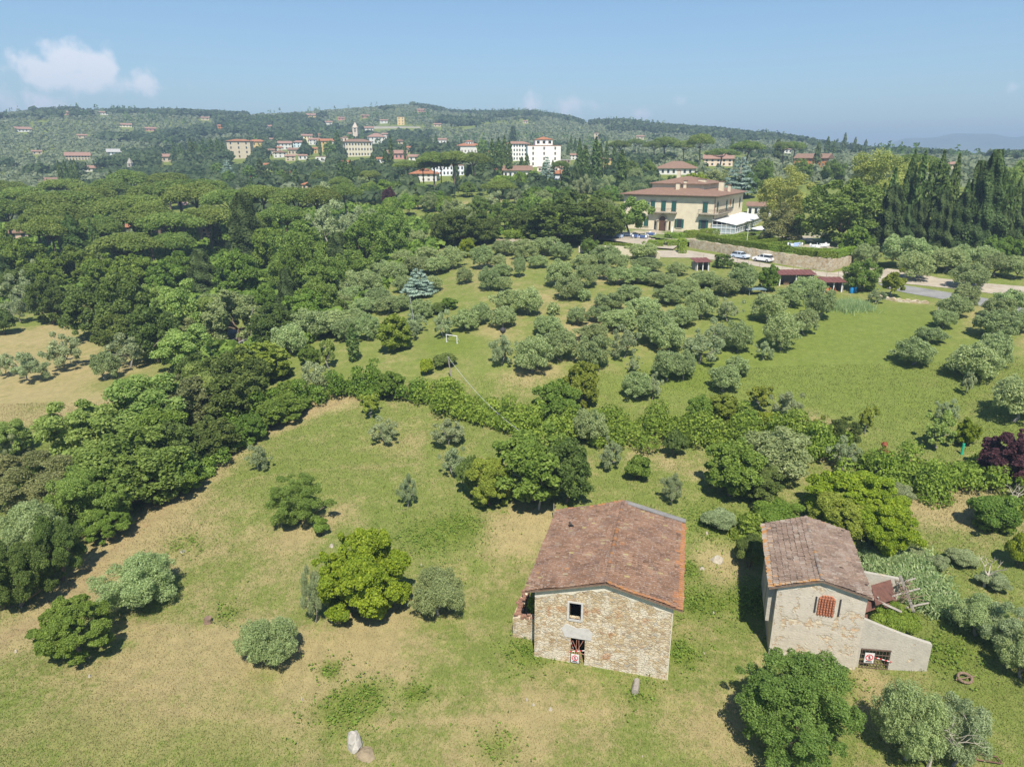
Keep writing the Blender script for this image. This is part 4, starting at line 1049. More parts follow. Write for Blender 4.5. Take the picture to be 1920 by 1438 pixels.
# church towers
def spire(px, base, top, w, label, col, kind):
    P = at(px, base); d = depth(P); W = w/F*d; H = (base-top)/F*d
    root = empty('bell_tower', P - np.array([W/2, 0, 0]), 0, label=label, cat='church tower')
    s = H*(.62 if kind == 'gothic' else .72)
    m = MB(); m.box(0, W, 0, W, -6, s, 0); m.box(-W*.08, W*1.08, -W*.08, W*1.08, s*.985, s+.25, 0); wl_ = m.build('shaft', wallmat(col), root)
    m = MB()
    for a, b in (((0,0),(W,0)), ((W,0),(W,W)), ((W,W),(0,W)), ((0,W),(0,0))): m.face([(*a, s+.26), (*b, s+.26), (W/2, W/2, H)], 0)
    m.build('spire', wallmat(tuple(c*.85 for c in col)), root)
    for z in (.72, .86):
        o = bpy.data.objects.new('belfry_opening', win_mesh(W*.35, s*.09, 'glass')); link(o, root); o.location = (W/2, 0, s*z)
    BUILD.append((px, base, w, base-top, math.hypot(P[0], P[1])))
    TREES.append(dict(o=root, kind='tower', desc='', x=px, y=(top+base)/2, w=w, h=base-top, lab=label, ref='the ' + label.split(' with')[0].split(' rising')[0]))
spire(245, 326, 297, 8, "grey pointed church spire rising from the valley trees", (.40,.36,.31), 'gothic')
spire(667, 268, 231, 9, "pale stone bell tower with pointed top behind the institute", (.60,.50,.40), 'campanile')

# ------------------------------------------------------------ the villa
def villa():
    c = at(1335, 441); W, L, yaw, H = 25.0, 30.0, R(-31), 9.6
    ax = np.array([math.cos(yaw), math.sin(yaw), 0]); ay = np.array([-math.sin(yaw), math.cos(yaw), 0])
    c[2] += .1; o = c - ax*W
    root = empty('villa', o, yaw, label="large cream villa with green shutters and two-tier brown roof above the olive grove", cat='villa')
    cream = wallmat((.64,.56,.41))
    m = MB(); m.box(0, W, 0, L, -3, H, 0); m.box(W*.22, W*.80, L*.22, L*.78, H+1.2, H+2.75, 0)
    m.build('wall', cream, root)
    m = MB(); m.box(-.04, W+.04, -.04, L+.04, H*.955, H*.99, 0); m.box(-.05, W+.05, -.05, L+.05, -.4, .55, 0); m.build('stone_course', STONE, root)
    m = MB(); hip_roof(m, -1.1, W+1.1, -1.1, L+1.1, H+.2, 2.8); rf = m.build('roof', ROOFS['brown'], root)
    m = MB(); hip_roof(m, W*.22-.7, W*.80+.7, L*.22-.7, L*.78+.7, H+2.9, 1.7); m.build('upper_roof', ROOFS['brown'], root)
    for x, y, z, w, d_, h in ((.52, .14, 1.1, .9, .9, 1.9), (.58, .2, 1.8, .8, .8, 1.8), (.70, .30, 2.0, 2.0, 1.2, 2.0), (.88, .45, 1.3, 1.3, .9, 2.0), (.38, .5, 4.4, .9, .9, 1.7), (.95, .55, .6, .7, .7, 1.7)):
        m = MB(); x_, y_ = W*x, L*y; m.box(x_, x_+w, y_, y_+d_, H+z-.8, H+z+h, 0); m.box(x_-.12, x_+w+.12, y_-.12, y_+d_+.12, H+z+h+.004, H+z+h+.14, 1)
        m.build('chimney', [cream, ROOFS['brown']], rf)
    def shuttered(face, u, z, w, h, closed):
        m = MB(); m.box(-w/2-.18, w/2+.18, -.10, 0, h+.06, h+.30, 1); m.box(-w/2-.2, w/2+.2, -.14, 0, -.2, -.03, 1); m.box(-w/2, w/2, -.03, .1, 0, h, 0)
        o_ = m.build('window', [GLASS, STONE], root)
        pl = {'f': ((u, 0, z), 0), 'r': ((W, u, z), R(90)), 'l': ((0, u, z), R(-90))}[face]; o_.location = pl[0]; o_.rotation_euler = (0, 0, pl[1])
        for s in (-1, 1):
            m = MB()
            x0 = (s*w/4-w/4+.01, s*w/4+w/4-.01) if closed else ((-w/2-.62, -w/2-.02) if s < 0 else (w/2+.02, w/2+.62))
            m.box(x0[0], x0[1], -.10, -.045, 0, h, 0)
            for q in range(8): m.box(x0[0]+.06, x0[1]-.06, -.125, -.102, h*(q+.3)/8.3, h*(q+.8)/8.3, 0)
            m.build('shutter', SHUT, o_)
    for f, z, h in ((.335, 5.5, 2.5), (.455, 5.5, 2.5), (.57, 5.5, 2.5), (.905, 5.5, 2.5)): shuttered('f', W*f, z, 1.25, h, True)
    shuttered('f', W*.245, 6.6, 1.5, 1.0, False); shuttered('f', W*.05, 6.6, .8, 1., True)
    for f in (.27, .64, .90): shuttered('f', W*f, 1.35, 1.25, 2.2, f != .64 and f != .90)
    for f in (.10, .40, .63, .88): shuttered('r', L*f, 5.6, .95, 2.4, True)
    # entrance with arched fanlight between columns
    u = W*.455
    m = MB(); m.box(u-.9, u+.9, -.06, .1, .1, 3.2, 0)
    arc = [(u+.9*math.cos(a), 3.2+1.0*math.sin(a)) for a in np.linspace(0, math.pi, 13)]
    m.face([(x, -.06, z) for x, z in arc][::-1], 0); m.build('door', plain('dark brown door', (.10,.055,.035), .5), root)
    m = MB()
    for s in (-1, 1): m.tube([(u+s*1.25, -.45, 0), (u+s*1.25, -.45, 3.0)], [.2, .17], 10); m.box(u+s*1.25-.28, u+s*1.25+.28, -.75, -.02, 3.0, 3.3)
    for a, b in zip(np.linspace(0, math.pi, 13)[:-1], np.linspace(0, math.pi, 13)[1:]):
        q = [(u+r_*math.cos(t_), y_, 3.3+r_*math.sin(t_)) for t_ in (a, b) for r_ in (1.0, 1.28) for y_ in (-.2, -.01)]
        m.hexa([q[0], q[4], q[5], q[1], q[2], q[6], q[7], q[3]])
    for s in (-1, 1): m.box(u+s*2.05-.25, u+s*2.05+.25, -.03, .02, .3, 2.9, 1)
    m.build('door_surround', [STONE, GLASS], root)
    m = MB(); m.box(u-3, u+3, -2.2, 0, -.6, .1); m.build('entrance_step', STONE, root)
    # balconies
    def balcony(face, a, b, dep=1.2):
        m = MB(); m.box(a, b, -dep, -.01, 5.1, 5.32)
        for k in range(int((b-a)/1.6)+1): x = a+.2+k*(b-a-.4)/max(1, int((b-a)/1.6)); m.box(x-.1, x+.1, -dep*.8, -.01, 4.8, 5.097)
        bl = m.build('balcony', STONE, root)
        r_ = MB()
        for k in range(int((b-a)/.16)): x = a+.05+k*.16; r_.box(x-.012, x+.012, -dep+.03, -dep+.055, 5.32, 6.25)
        r_.box(a, b, -dep+.02, -dep+.065, 6.25, 6.3)
        for x in (a+.02, b-.06): r_.box(x, x+.04, -dep+.07, -.02, 6.25, 6.3)
        rl = r_.build('railing', IRON, bl)
        if face == 'r': bl.location = (W, 0, 0); bl.rotation_euler = (0, 0, R(90))
    balcony('f', W*.30, W*.61); balcony('f', W*.845, W+1.2); balcony('r', -.0, L*.46)
    # crest on the side wall
    m = MB(); m.prism([(-.55, 0), (0, -.8), (.55, 0), (.5, .9), (0, 1.2), (-.5, .9)], 0, .1); cr = m.build('crest', plain('painted crest', (.42,.20,.07), .7, .3, 6), root)
    cr.location = (W, L*.53, 7.2); cr.rotation_euler = (R(90), 0, R(90))
    m = MB(); m.tube([(W+.08, -.08, -.3), (W+.08, -.08, H)], .07, 6); m.build('downpipe', plain('copper pipe', (.25,.12,.08), .5), root)
    # glazed veranda with white awning roof along the side wall
    m = MB(); x0, x1, y0, y1 = W+.02, W+6.0, L*-.02, L*1.02
    for k in range(13):
        y = y0+(y1-y0)*k/12; m.box(x1-.1, x1, y-.06, y+.06, -2, 2.7)
    for k in range(6):
        x = x0+(x1-x0)*k/5; m.box(x-.06, x+.06, y0-.05, y0+.05, -2, 2.7+(5-k)*.22)
    for z in (-2, .55, 1.75, 2.55): m.box(x0, x1+.02, y0-.07, y0+.03, z, z+.14); m.box(x1-.08, x1+.03, y0+.05, y1, z, z+.14)
    vr = m.build('veranda', WHITE, root)
    m = MB(); m.box(x0, x1-.12, y0+.06, y0+.09, -1.8, 2.6); m.box(x1-.14, x1-.115, y0+.1, y1, -1.8, 2.6); m.build('veranda_glass', plain('greyish veranda glass', (.33,.38,.40), .12, .15, 2), vr)
    m = MB(); m.box(x0, x1-.12, y0+.05, y0+.10, -2, .5); m.box(x1-.16, x1-.10, y0+.12, y1, -2, .5); m.build('veranda_parapet', WHITE, vr)
    m = MB(); n_ = 10
    for k in range(n_):
        ya, yb = y0-.3+(y1-y0+.6)*k/n_, y0-.3+(y1-y0+.6)*(k+1)/n_; s = .05*math.sin(k*2.1)
        m.hexa([(x0,ya,3.75),(x1+.3,ya,2.72+s),(x1+.3,yb,2.72-s),(x0,yb,3.75),(x0,ya,3.83),(x1+.3,ya,2.80+s),(x1+.3,yb,2.80-s),(x0,yb,3.83)])
    m.build('awning', plain('white awning cloth', (.60,.595,.58), .7, .04), vr)
    TREES.append(dict(o=root, kind='house', desc='', x=1285, y=405, w=230, h=80, lab='', ref='the cream villa'))
    BUILD.append((1285, 440, 240, 100, 180))
villa()
# ------------------------------------------------------------ the two farmhouses
def on(px, py, z):
    d = pray(px, py); t_ = (z-CAMZ)/d[2]; return np.array([d[0]*t_, d[1]*t_, z])
def stone_wall_mat(name, brick=.5, plaster=.46, base=None):
    t = NT(name); p = t.pos((1, 1, 1.75), True); q = t.pos((1, 1, 1), True)
    wv = t.noise(q, 1.6, 2); pv = t.n.new("ShaderNodeVectorMath"); pv.operation = 'ADD'
    sc = t.n.new("ShaderNodeVectorMath"); sc.operation = 'SCALE'; sc.inputs['Scale'].default_value = .25
    nz = t.n.new("ShaderNodeTexNoise"); nz.inputs['Scale'].default_value = 3; t.l.new(p, nz.inputs['Vector'])
    t.l.new(nz.outputs['Color'], sc.inputs[0]); t.l.new(p, pv.inputs[0]); t.l.new(sc.outputs[0], pv.inputs[1]); p = pv.outputs[0]
    cell = t.n.new("ShaderNodeSeparateColor"); t.l.new(t.vor(p, 3.4, 'F1', 'Color'), cell.inputs[0])
    edge = t.vor(p, 3.4, 'DISTANCE_TO_EDGE', 'Distance')
    st = t.ramp(cell.outputs[0], [(0, (.42,.32,.185)), (.22, (.52,.435,.29)), (.42, (.58,.52,.40)), (.6, (.45,.33,.18)), (.72, (.60,.54,.42)), (.86, (.34,.235,.135)), (.95, (.40,.37,.31))])
    st = t.mix(1., st, t.ramp(t.noise(q, .8, 5, .7), [(.3, (.74,.70,.66)), (.7, (1.16,1.14,1.12))]), 'MULTIPLY')
    st = t.mix(1., st, t.ramp(t.noise(p, 14, 3), [(.3, (.86,)*3), (.7, (1.1,)*3)]), 'MULTIPLY')
    c = t.mix(t.smooth(edge, .015, .085, 1, 0), st, (.44,.365,.25))
    bn = t.noise(q, .62, 3, .6)
    bz = t.smooth(bn, .575, .65, 0, brick)
    bc = t.ramp(cell.outputs[1], [(0, (.34,.135,.06)), (.5, (.42,.19,.085)), (1, (.47,.27,.14))])
    c = t.mix(bz, c, bc)
    zz = t.n.new('ShaderNodeSeparateXYZ'); t.l.new(q, zz.inputs[0]); pn = t.math('ADD', t.noise(q, 1.1, 5, .65), t.smooth(zz.outputs[2], .3, 2.6, .075, 0)); c = t.mix(t.smooth(pn, plaster+.07, plaster+.15, 0, .9), c, t.ramp(t.noise(q, 5, 4), [(.3, (.50,.435,.33)), (.7, (.62,.56,.45))]))
    c = t.mix(t.smooth(t.noise(q, 9, 3), .66, .72, 0, .6), c, (.24,.17,.10))
    t.bump(t.math('ADD', t.smooth(edge, 0, .12), t.math('MULTIPLY', t.noise(p, 12, 3), .5)), .05, .8)
    return t.fin(c, .95)
STW = stone_wall_mat('rubble stone and brick wall')
def old_plaster(name, col, expo=.60):
    t = NT(name); q = t.pos((1, 1, 1), True); p = t.pos((1, 1, 1.9), True)
    c = t.ramp(t.noise(q, 1.4, 6, .65), [(.25, tuple(a*.80 for a in col)), (.5, col), (.75, tuple(a*1.12 for a in col))])
    c = t.mix(t.smooth(t.noise(t.pos((3, 3, .5), True), 1.5, 4), .52, .75, 0, .35), c, (.40,.36,.30))
    ex = t.noise(q, .9, 6, .7)
    cell = t.n.new("ShaderNodeSeparateColor"); t.l.new(t.vor(p, 3.6, 'F1', 'Color'), cell.inputs[0])
    st = t.ramp(cell.outputs[0], [(0, (.46,.38,.26)), (.4, (.62,.54,.40)), (.7, (.40,.30,.19)), (1, (.54,.36,.22))])
    k = t.smooth(ex, expo, expo+.035); c = t.mix(k, c, st)
    c = t.mix(t.smooth(t.noise(q, 5.5, 4, .7), .66, .70, 0, .7), c, (.30,.23,.15))
    t.bump(t.math('SUBTRACT', t.noise(q, 7, 4), t.math('MULTIPLY', k, .9)), .05, .7)
    return t.fin(c, .95)
PLA = old_plaster('weathered grey plaster', (.49,.435,.35), .535)
PLG = old_plaster('grey cement plaster', (.40,.37,.31), .62)
BAND = old_plaster('pale plaster band', (.58,.535,.44), .68)
CEM = plain('light cement patch', (.47,.45,.42), .9, .15, 3, bump=.01)
DARKIN = plain('interior shade black', (.05,.045,.04), .95, .2)  # near-black colour stands in for the shade inside rooms and holes
def tile_mat(name, stops, lich, lk=.62):
    t = NT(name); v = t.attr('var'); q = t.pos((1, 1, 1), True)
    c = t.ramp(t.math('MINIMUM', v, 1.), stops)
    c = t.mix(1., c, t.ramp(t.noise(q, .7, 4), [(.3, (.78,.76,.76)), (.7, (1.15,1.13,1.1))]), 'MULTIPLY'); c = t.mix(1., c, t.ramp(t.noise(q, 18, 3), [(.3, (.80,)*3), (.7, (1.15,)*3)]), 'MULTIPLY')
    c = t.mix(t.smooth(t.noise(q, 6, 4, .7), .50, .66, 0, .6), c, (.33,.275,.235))
    c = t.mix(t.smooth(t.noise(q, 1.2, 3), .45, .7, 0, .35), c, (.15,.105,.09))
    c = t.mix(t.math('MULTIPLY', t.math('GREATER_THAN', v, 1.05), t.smooth(t.noise(q, 2.6, 4, .7), .43, .62, 0, lk)), c, lich)
    return t.fin(c, .92)
TILE = tile_mat('old clay roof tiles', [(0, (.120,.072,.046)), (.3, (.180,.104,.066)), (.5, (.205,.122,.078)), (.7, (.235,.142,.092)), (.86, (.255,.180,.125)), (.95, (.29,.24,.105)), (1, (.30,.14,.07))], (.33,.145,.025))
TILEB = tile_mat('grey old clay roof tiles', [(0, (.12,.088,.066)), (.3, (.19,.135,.10)), (.5, (.22,.158,.118)), (.7, (.25,.195,.155)), (.86, (.29,.25,.205)), (.95, (.30,.155,.085)), (1, (.31,.27,.22))], (.34,.15,.028), .85)
def tile_slope(m, E, U, V, g, edge=(), row=.36, col=.25, miss=0.):
    E, U, V = map(lambda a: np.array(a, float), (E, U, V))
    nu, nv = int(np.linalg.norm(U)/row), int(np.linalg.norm(V)/col)
    nrm = np.cross(V, U); nrm /= np.linalg.norm(nrm)
    if nrm[2] < 0: nrm = -nrm
    u, v = U/nu, V/nv; vl = np.linalg.norm(v); vh = v/vl
    m.face([E-nrm*.03, E+V-nrm*.03, E+U+V-nrm*.03, E+U-nrm*.03], 0, .12)
    wav = lambda a, b: .05*math.sin(a*.16+1)*math.sin(b*.55) + .03*math.sin(a*.35+b*.2)
    for j in range(nv):
        sh = g.normal()*.10
        for i in range(nu):
            if g.random() < miss: continue
            a = float(np.clip(.45+.13*math.sin(i*.9+j*.31)+.10*math.sin(j*.83-i*.4)+g.normal()*.13, 0, .9)); a = g.uniform(0, 1) if g.random() < .10 else a
            if ('low' in edge and i < 1+(g.random() < .3)) or ('start' in edge and j < 1) or ('end' in edge and j > nv-2 and g.random() < .7) or ('top' in edge and i == nu-1): a = 1.2
            c0 = E + u*(i+sh*.4+g.normal()*.05) + v*(j+.5) + nrm*(wav(j, i)+g.normal()*.008); rot = g.normal()*.05
            c1 = c0 + u*1.22 + vh*rot*.3
            n0 = len(m.v)
            for c_, wd, up in ((c0, .92, .075), (c1, .74, .012)):
                for k in range(5):
                    th = math.pi*k/4; m.v.append(tuple(c_ - vh*math.cos(th)*vl*.5*wd + nrm*(up+.10*math.sin(th)*wd))); m.a.append(a)
            for k in range(4): m.f.append((n0+k, n0+k+1, n0+6+k, n0+5+k)); m.m.append(0)
def ridge_tiles(m, A, B, g, r=.15, step=.38):
    A, B = np.array(A, float), np.array(B, float); n = int(np.linalg.norm(B-A)/step); d = (B-A)/n
    s = np.cross(d, (0, 0, 1)); s /= np.linalg.norm(s)
    for i in range(n):
        a = 1.2 if g.random() < .3 else g.uniform(.2, .9); n0 = len(m.v); z = g.normal()*.012
        for c_, w_ in ((A+d*i, 1.), (A+d*(i+1.2), .82)):
            for k in range(6):
                th = math.pi*k/5; m.v.append(tuple(c_ + s*math.cos(th)*r*w_*1.15 + np.array([0, 0, z-.02+.14*math.sin(th)*w_]))); m.a.append(a)
        for k in range(5): m.f.append((n0+k, n0+6+k, n0+7+k, n0+k+1)); m.m.append(0)
def panel(m, W, tops, openings, zb, th=.38, y=0., sgn=1):
    """wall in the plane y with real openings (x0,x1,z0,z1) and reveals; tops [(x,z)] is the top line"""
    tx, tz = zip(*tops); top = lambda x: float(np.interp(x, tx, tz))
    xs = sorted(set([0, W] + list(tx) + [o[0] for o in openings] + [o[1] for o in openings]))
    for a, b in zip(xs[:-1], xs[1:]):
        mid = (a+b)/2; cuts = [zb]
        for o in sorted([o for o in openings if o[0] <= mid <= o[1]], key=lambda o: o[2]): cuts += [o[2], o[3]]
        for k in range(0, len(cuts), 2):
            z0 = cuts[k]; z1 = cuts[k+1] if k+1 < len(cuts) else None
            m.face([(a, y, z0), (b, y, z0), (b, y, z1 if z1 is not None else top(b)), (a, y, z1 if z1 is not None else top(a))])
    for x0, x1, z0, z1 in openings:
        y1 = y+th*sgn
        m.face([(x0,y,z0),(x0,y1,z0),(x0,y1,z1),(x0,y,z1)]); m.face([(x1,y,z0),(x1,y,z1),(x1,y1,z1),(x1,y1,z0)])
        m.face([(x0,y,z1),(x0,y1,z1),(x1,y1,z1),(x1,y,z1)]); m.face([(x0,y,z0),(x1,y,z0),(x1,y1,z0),(x0,y1,z0)])
WOODG = plain('grey weathered wood', (.27,.24,.20), .9, .3, 5, bump=.02)
WOODB = plain('brown old wood', (.19,.13,.09), .9, .3, 5, bump=.02)
def farmhouse():
    g = np.random.default_rng(5); W, L = 9.38, 11.63; rx, rz = 4.88, 6.99
    zl, zr, ol, orr, of = 5.42, 5.75, .68, .64, .35
    root = empty('farmhouse', (1.6, 41.41, 0), -.25, label="larger abandoned farmhouse of ochre rubble stone with a brown tiled gable roof", cat='farmhouse')
    sl, sr = (rz-zl)/(rx+ol), (rz-zr)/(W+orr-rx); wl_, wr_ = rz-sl*rx-.10, rz-sr*(W-rx)-.10
    tops = [(0, wl_), (rx, rz-.10), (W, wr_)]
    win, door = (2.45, 3.28, 3.55, 4.85), (2.62, 3.62, -.3, 1.95)
    m = MB(); panel(m, W, tops, [win, door], -1.5)
    m.face([(W,0,-1.5),(W,L,-1.5),(W,L,wr_),(W,0,wr_)]); m.face([(0,L,-1.5),(0,0,-1.5),(0,0,wl_),(0,L,wl_)])
    m.face([(W,L,-1.5),(0,L,-1.5),(0,L,wl_),(rx,L,rz-.1),(W,L,wr_)])
    m.build('wall', STW, root)
    m = MB(); m.box(.3, W-.3, .45, L-.3, -.4, -.3); m.box(.3, W-.3, 2.6, 2.7, -.3, 5.3); m.build('dark_floor_and_screen', DARKIN, root)  # dark floor and upright sheet give the room its shade by colour
    # pale band under the verge, cement lintel, window frame
    m = MB()
    def band(pts, d, y=-.02):
        for (xa, za, ha), (xb, zb, hb) in zip(pts[:-1], pts[1:]):
            m.hexa([(xa,y,za-ha),(xb,y,zb-hb),(xb,y+.015,zb-hb),(xa,y+.015,za-ha),(xa,y,za),(xb,y,zb),(xb,y+.015,zb),(xa,y+.015,za)])
    T = lambda x: float(np.interp(x, [0, rx, W], [wl_, rz-.1, wr_]))-.01
    xs = np.linspace(0, W, 36); band([(x, T(x), .62+.09*math.sin(x*3.1)+.06*math.sin(x*7.7)) for x in xs], .02)
    m.build('plaster_band', BAND, root)
    m = MB(); a, b, c, d = win
    for x0, x1, z0, z1 in ((a-.14, a, c-.12, d+.12), (b, b+.14, c-.12, d+.12), (a, b, d, d+.12), (a-.02, b+.02, c-.16, c)): m.box(x0, x1, -.05, .08, z0, z1)
    fr = m.build('window_frame', CEM, root)
    m = MB(); m.box(a, b, .16, .2, c, d); m.build('window', GLASS, root) if False else None
    m = MB(); nn = 9
    P = [(2.2, 2.0), (4.05, 2.0), (4.15, 2.6), (3.8, 2.95), (3.0, 2.85), (2.2, 3.1), (1.95, 2.6)]
    n0 = len(m.v); m.face([(x, -.035, z) for x, z in P]); 
    for (x, z), (x2, z2) in zip(P, P[1:]+P[:1]): m.face([(x, -.035, z), (x, -.003, z), (x2, -.003, z2), (x2, -.035, z2)])
    m.build('lintel_patch', CEM, root)
    m = MB()
    for s, e in (((2.7, -.05, .1), (3.5, -.05, 1.9)), ((3.5, -.06, .2), (2.75, -.06, 1.8)), ((3.0, -.07, 0), (3.05, -.07, 1.9)), ((3.3, -.07, 0), (3.2, -.07, 1.9)), ((2.66, -.08, 1.1), (3.6, -.08, .8))): m.tube([s, e], .028, 5)
    m.build('barred_gate', plain('rusty reddish iron', (.30,.14,.10), .8, .3, 6), root)
    # quoin at the right corner
    m = MB(); m.box(W+.003, W+.05, .002, .25, -1, wr_-.15); m.build('corner_board', BAND, root)
    # roof of laid tiles
    y0, y1 = -of, L+.05
    m = MB()
    tile_slope(m, (-ol, y0, zl), (rx+ol, 0, rz-zl), (0, y1-y0, 0), g, ('end',))
    tile_slope(m, (W+orr, y0, zr), (rx-W-orr, 0, rz-zr), (0, y1-y0, 0), g, ('low', 'start'))
    ridge_tiles(m, (rx, y0, rz+.04), (rx, y1, rz+.04), g)
    m.build('roof', TILE, root)
    m = MB()
    for (xa, za), (xb, zb) in (((-ol, zl-.05), (rx, rz-.05)), ((rx, rz-.05), (W+orr, zr-.05))):
        m.hexa([(xa,y0+.02,za-.1),(xb,y0+.02,zb-.1),(xb,y1,zb-.1),(xa,y1,za-.1),(xa,y0+.02,za),(xb,y0+.02,zb),(xb,y1,zb),(xa,y1,za)])
    m.build('roof_deck', WOODB, root)
    m = MB(); m.hexa([(rx+.2,y1-.45,rz+.02),(W+orr,y1-.45,zr+.15),(W+orr,y1+.1,zr+.15),(rx+.2,y1+.1,rz+.02),(rx+.2,y1-.45,rz+.10),(W+orr,y1-.45,zr+.24),(W+orr,y1+.1,zr+.24),(rx+.2,y1+.1,rz+.10)])
    m.build('verge_coping', plain('grey cement coping', (.20,.19,.18), .9, .2), root)
    m = MB(); m.tube([(1.3, 8.3, 6.0), (1.1, 8.0, 6.35), (1.0, 8.2, 6.4)], .10, 6); m.build('vent_stub', DARKIN, root)
    # no-entry sign hung on the gate, red and white tape
    def sign(loc, rz_, s, label, par):
        r = empty('warning_sign', loc, rz_, label=label, cat='sign')
        m = MB(); m.box(-.30*s, .30*s, 0, .02, 0, .78*s); m.build('panel', plain('white sign panel', (.62,.61,.60), .5, .03), r)
        red = plain('red sign paint', (.55,.03,.035), .5, .05); m = MB()
        for k in range(24):
            t0, t1 = 2*math.pi*k/24, 2*math.pi*(k+1)/24; cx, cz = 0, .43*s
            q = [(cx+rr*s*math.cos(t), y, cz+rr*s*math.sin(t)) for t in (t0, t1) for rr in (.19, .245) for y in (-.012, -.002)]
            m.hexa([q[0], q[2], q[6], q[4], q[1], q[3], q[7], q[5]])
        a = math.radians(-45); ux, uz = math.cos(a), math.sin(a); px_, pz_ = -uz, ux
        q = [(ux*.2*s*i+px_*.022*s*j, y, .43*s+uz*.2*s*i+pz_*.022*s*j) for y in (-.020, -.013) for i, j in ((-1,-1),(1,-1),(1,1),(-1,1))]
        m.hexa(q); m.build('prohibition_ring', red, r)
        m = MB(); m.box(-.045*s, .045*s, -.010, -.001, .36*s, .50*s); m.box(-.035*s, -.006*s, -.010, -.001, .27*s, .357*s); m.box(.006*s, .035*s, -.010, -.001, .27*s, .357*s); m.box(-.03*s, .03*s, -.010, -.001, .515*s, .575*s)
        m.box(-.2*s, .2*s, -.010, -.001, .06*s, .10*s); m.box(-.2*s, .2*s, -.010, -.001, .12*s, .15*s)
        m.build('pedestrian_symbol', plain('black sign paint', (.03,.03,.03), .5, .05), r)
        return r
    ca, sa = math.cos(-.25), math.sin(-.25)
    wpt = lambda x, y, z: (1.6+ca*x-sa*y, 41.41+sa*x+ca*y, z)
    sign(wpt(2.98, -.12, .02), -.25, .92, "white no-entry sign with red ring leaning in the doorway of the larger farmhouse", None)
    tape_r, tape_w = plain('red tape', (.62,.05,.05), .5, .05), plain('white tape', (.80,.78,.76), .5, .05)
    def tape(pts_, lab):
        m = MB()
        for (a, b) in zip(pts_[:-1], pts_[1:]):
            a, b = np.array(a), np.array(b); n = max(2, int(np.linalg.norm(b-a)/.16))
            for k in range(n):
                p, q = a+(b-a)*k/n, a+(b-a)*(k+1)/n
                m.hexa([p-[0,.004,.035], q-[0,.004,.035], q-[0,0,.035], p-[0,0,.035], p+[0,-.004,.035], q+[0,-.004,.035], q+[0,0,.035], p+[0,0,.035]], k % 2)
        tag(m.build('barrier_tape', [tape_r, tape_w]), lab, 'tape')
    tape([wpt(2.6, -.12, .9), wpt(3.65, -.14, 1.2)], "red and white barrier tape across the larger farmhouse doorway")
    tape([wpt(2.62, -.11, 1.85), wpt(3.0, -.16, .75), wpt(2.8, -.16, .3)], "red and white tape dangling down the larger farmhouse gate")
    # small ruined outbuilding at the left flank
    r2 = empty('ruined_outbuilding', wpt(-2.0, 1.6, 0), -.25, label="small roofless stone outbuilding with broken brick top against the larger farmhouse", cat='ruin')
    m = MB(); hs = [1.55, 1.75, 1.6, 1.85, 1.7]; n = 4
    for k in range(n):
        x0, x1 = 1.9*k/n, 1.9*(k+1)/n
        m.hexa([(x0,0,-1),(x1,0,-1),(x1,.4,-1),(x0,.4,-1),(x0,0,hs[k]),(x1,0,hs[k+1]),(x1,.4,hs[k+1]+.1),(x0,.4,hs[k]+.1)])
    for k in range(5):
        y0_, y1_ = .4+.65*k, .4+.65*(k+1); h0, h1 = 1.6+.12*math.sin(k*2.), 1.6+.12*math.sin((k+1)*2.)+.15*k*.3
        m.hexa([(0,y0_,-1),(.45,y0_,-1),(.45,y1_,-1),(0,y1_,-1),(0,y0_,h0),(.45,y0_,h0),(.45,y1_,h1),(0,y1_,h1)])
    m.build('stone_wall', stone_wall_mat('mossy rubble wall', .2, .5), r2)
    m = MB(); g2 = np.random.default_rng(3); brk = plain('broken red brick', (.25,.135,.09), .95, .35, 5)
    for k in range(70):
        if k < 26: c = np.array([g2.uniform(.05, 1.85), g2.uniform(.02, .4), g2.uniform(1.6, 1.95)])
        else: c = np.array([g2.uniform(.02, .5), g2.uniform(.3, 3.6), g2.uniform(1.6, 2.05)])
        m.box(c[0]-.13, c[0]+.13, c[1]-.08, c[1]+.08, c[2]-.06, c[2]+.05)
    m.build('brick_top', brk, r2)
    m = MB(); m.box(.4, 1.95, .4, 3.6, 0, .9); m.build('rubble_fill', plain('brick rubble', (.36,.24,.16), .95, .4, 3, bump=.06), r2)
    ivp = wpt(-.6, 3.2, .7); iv = bpy.data.objects.new('shrub', proto('lbush', 'm', 1)[0][0]); link(iv); iv.location = ivp; iv.scale = (.5, .5, .75)
    tag(iv, "green shrub growing inside the roofless stone outbuilding", 'shrub')
    TREES.append(dict(o=root, kind='house', desc='', x=1130, y=1100, w=290, h=300, lab='', ref='the larger farmhouse'))
    return sign, tape
SIGN, TAPE = farmhouse()
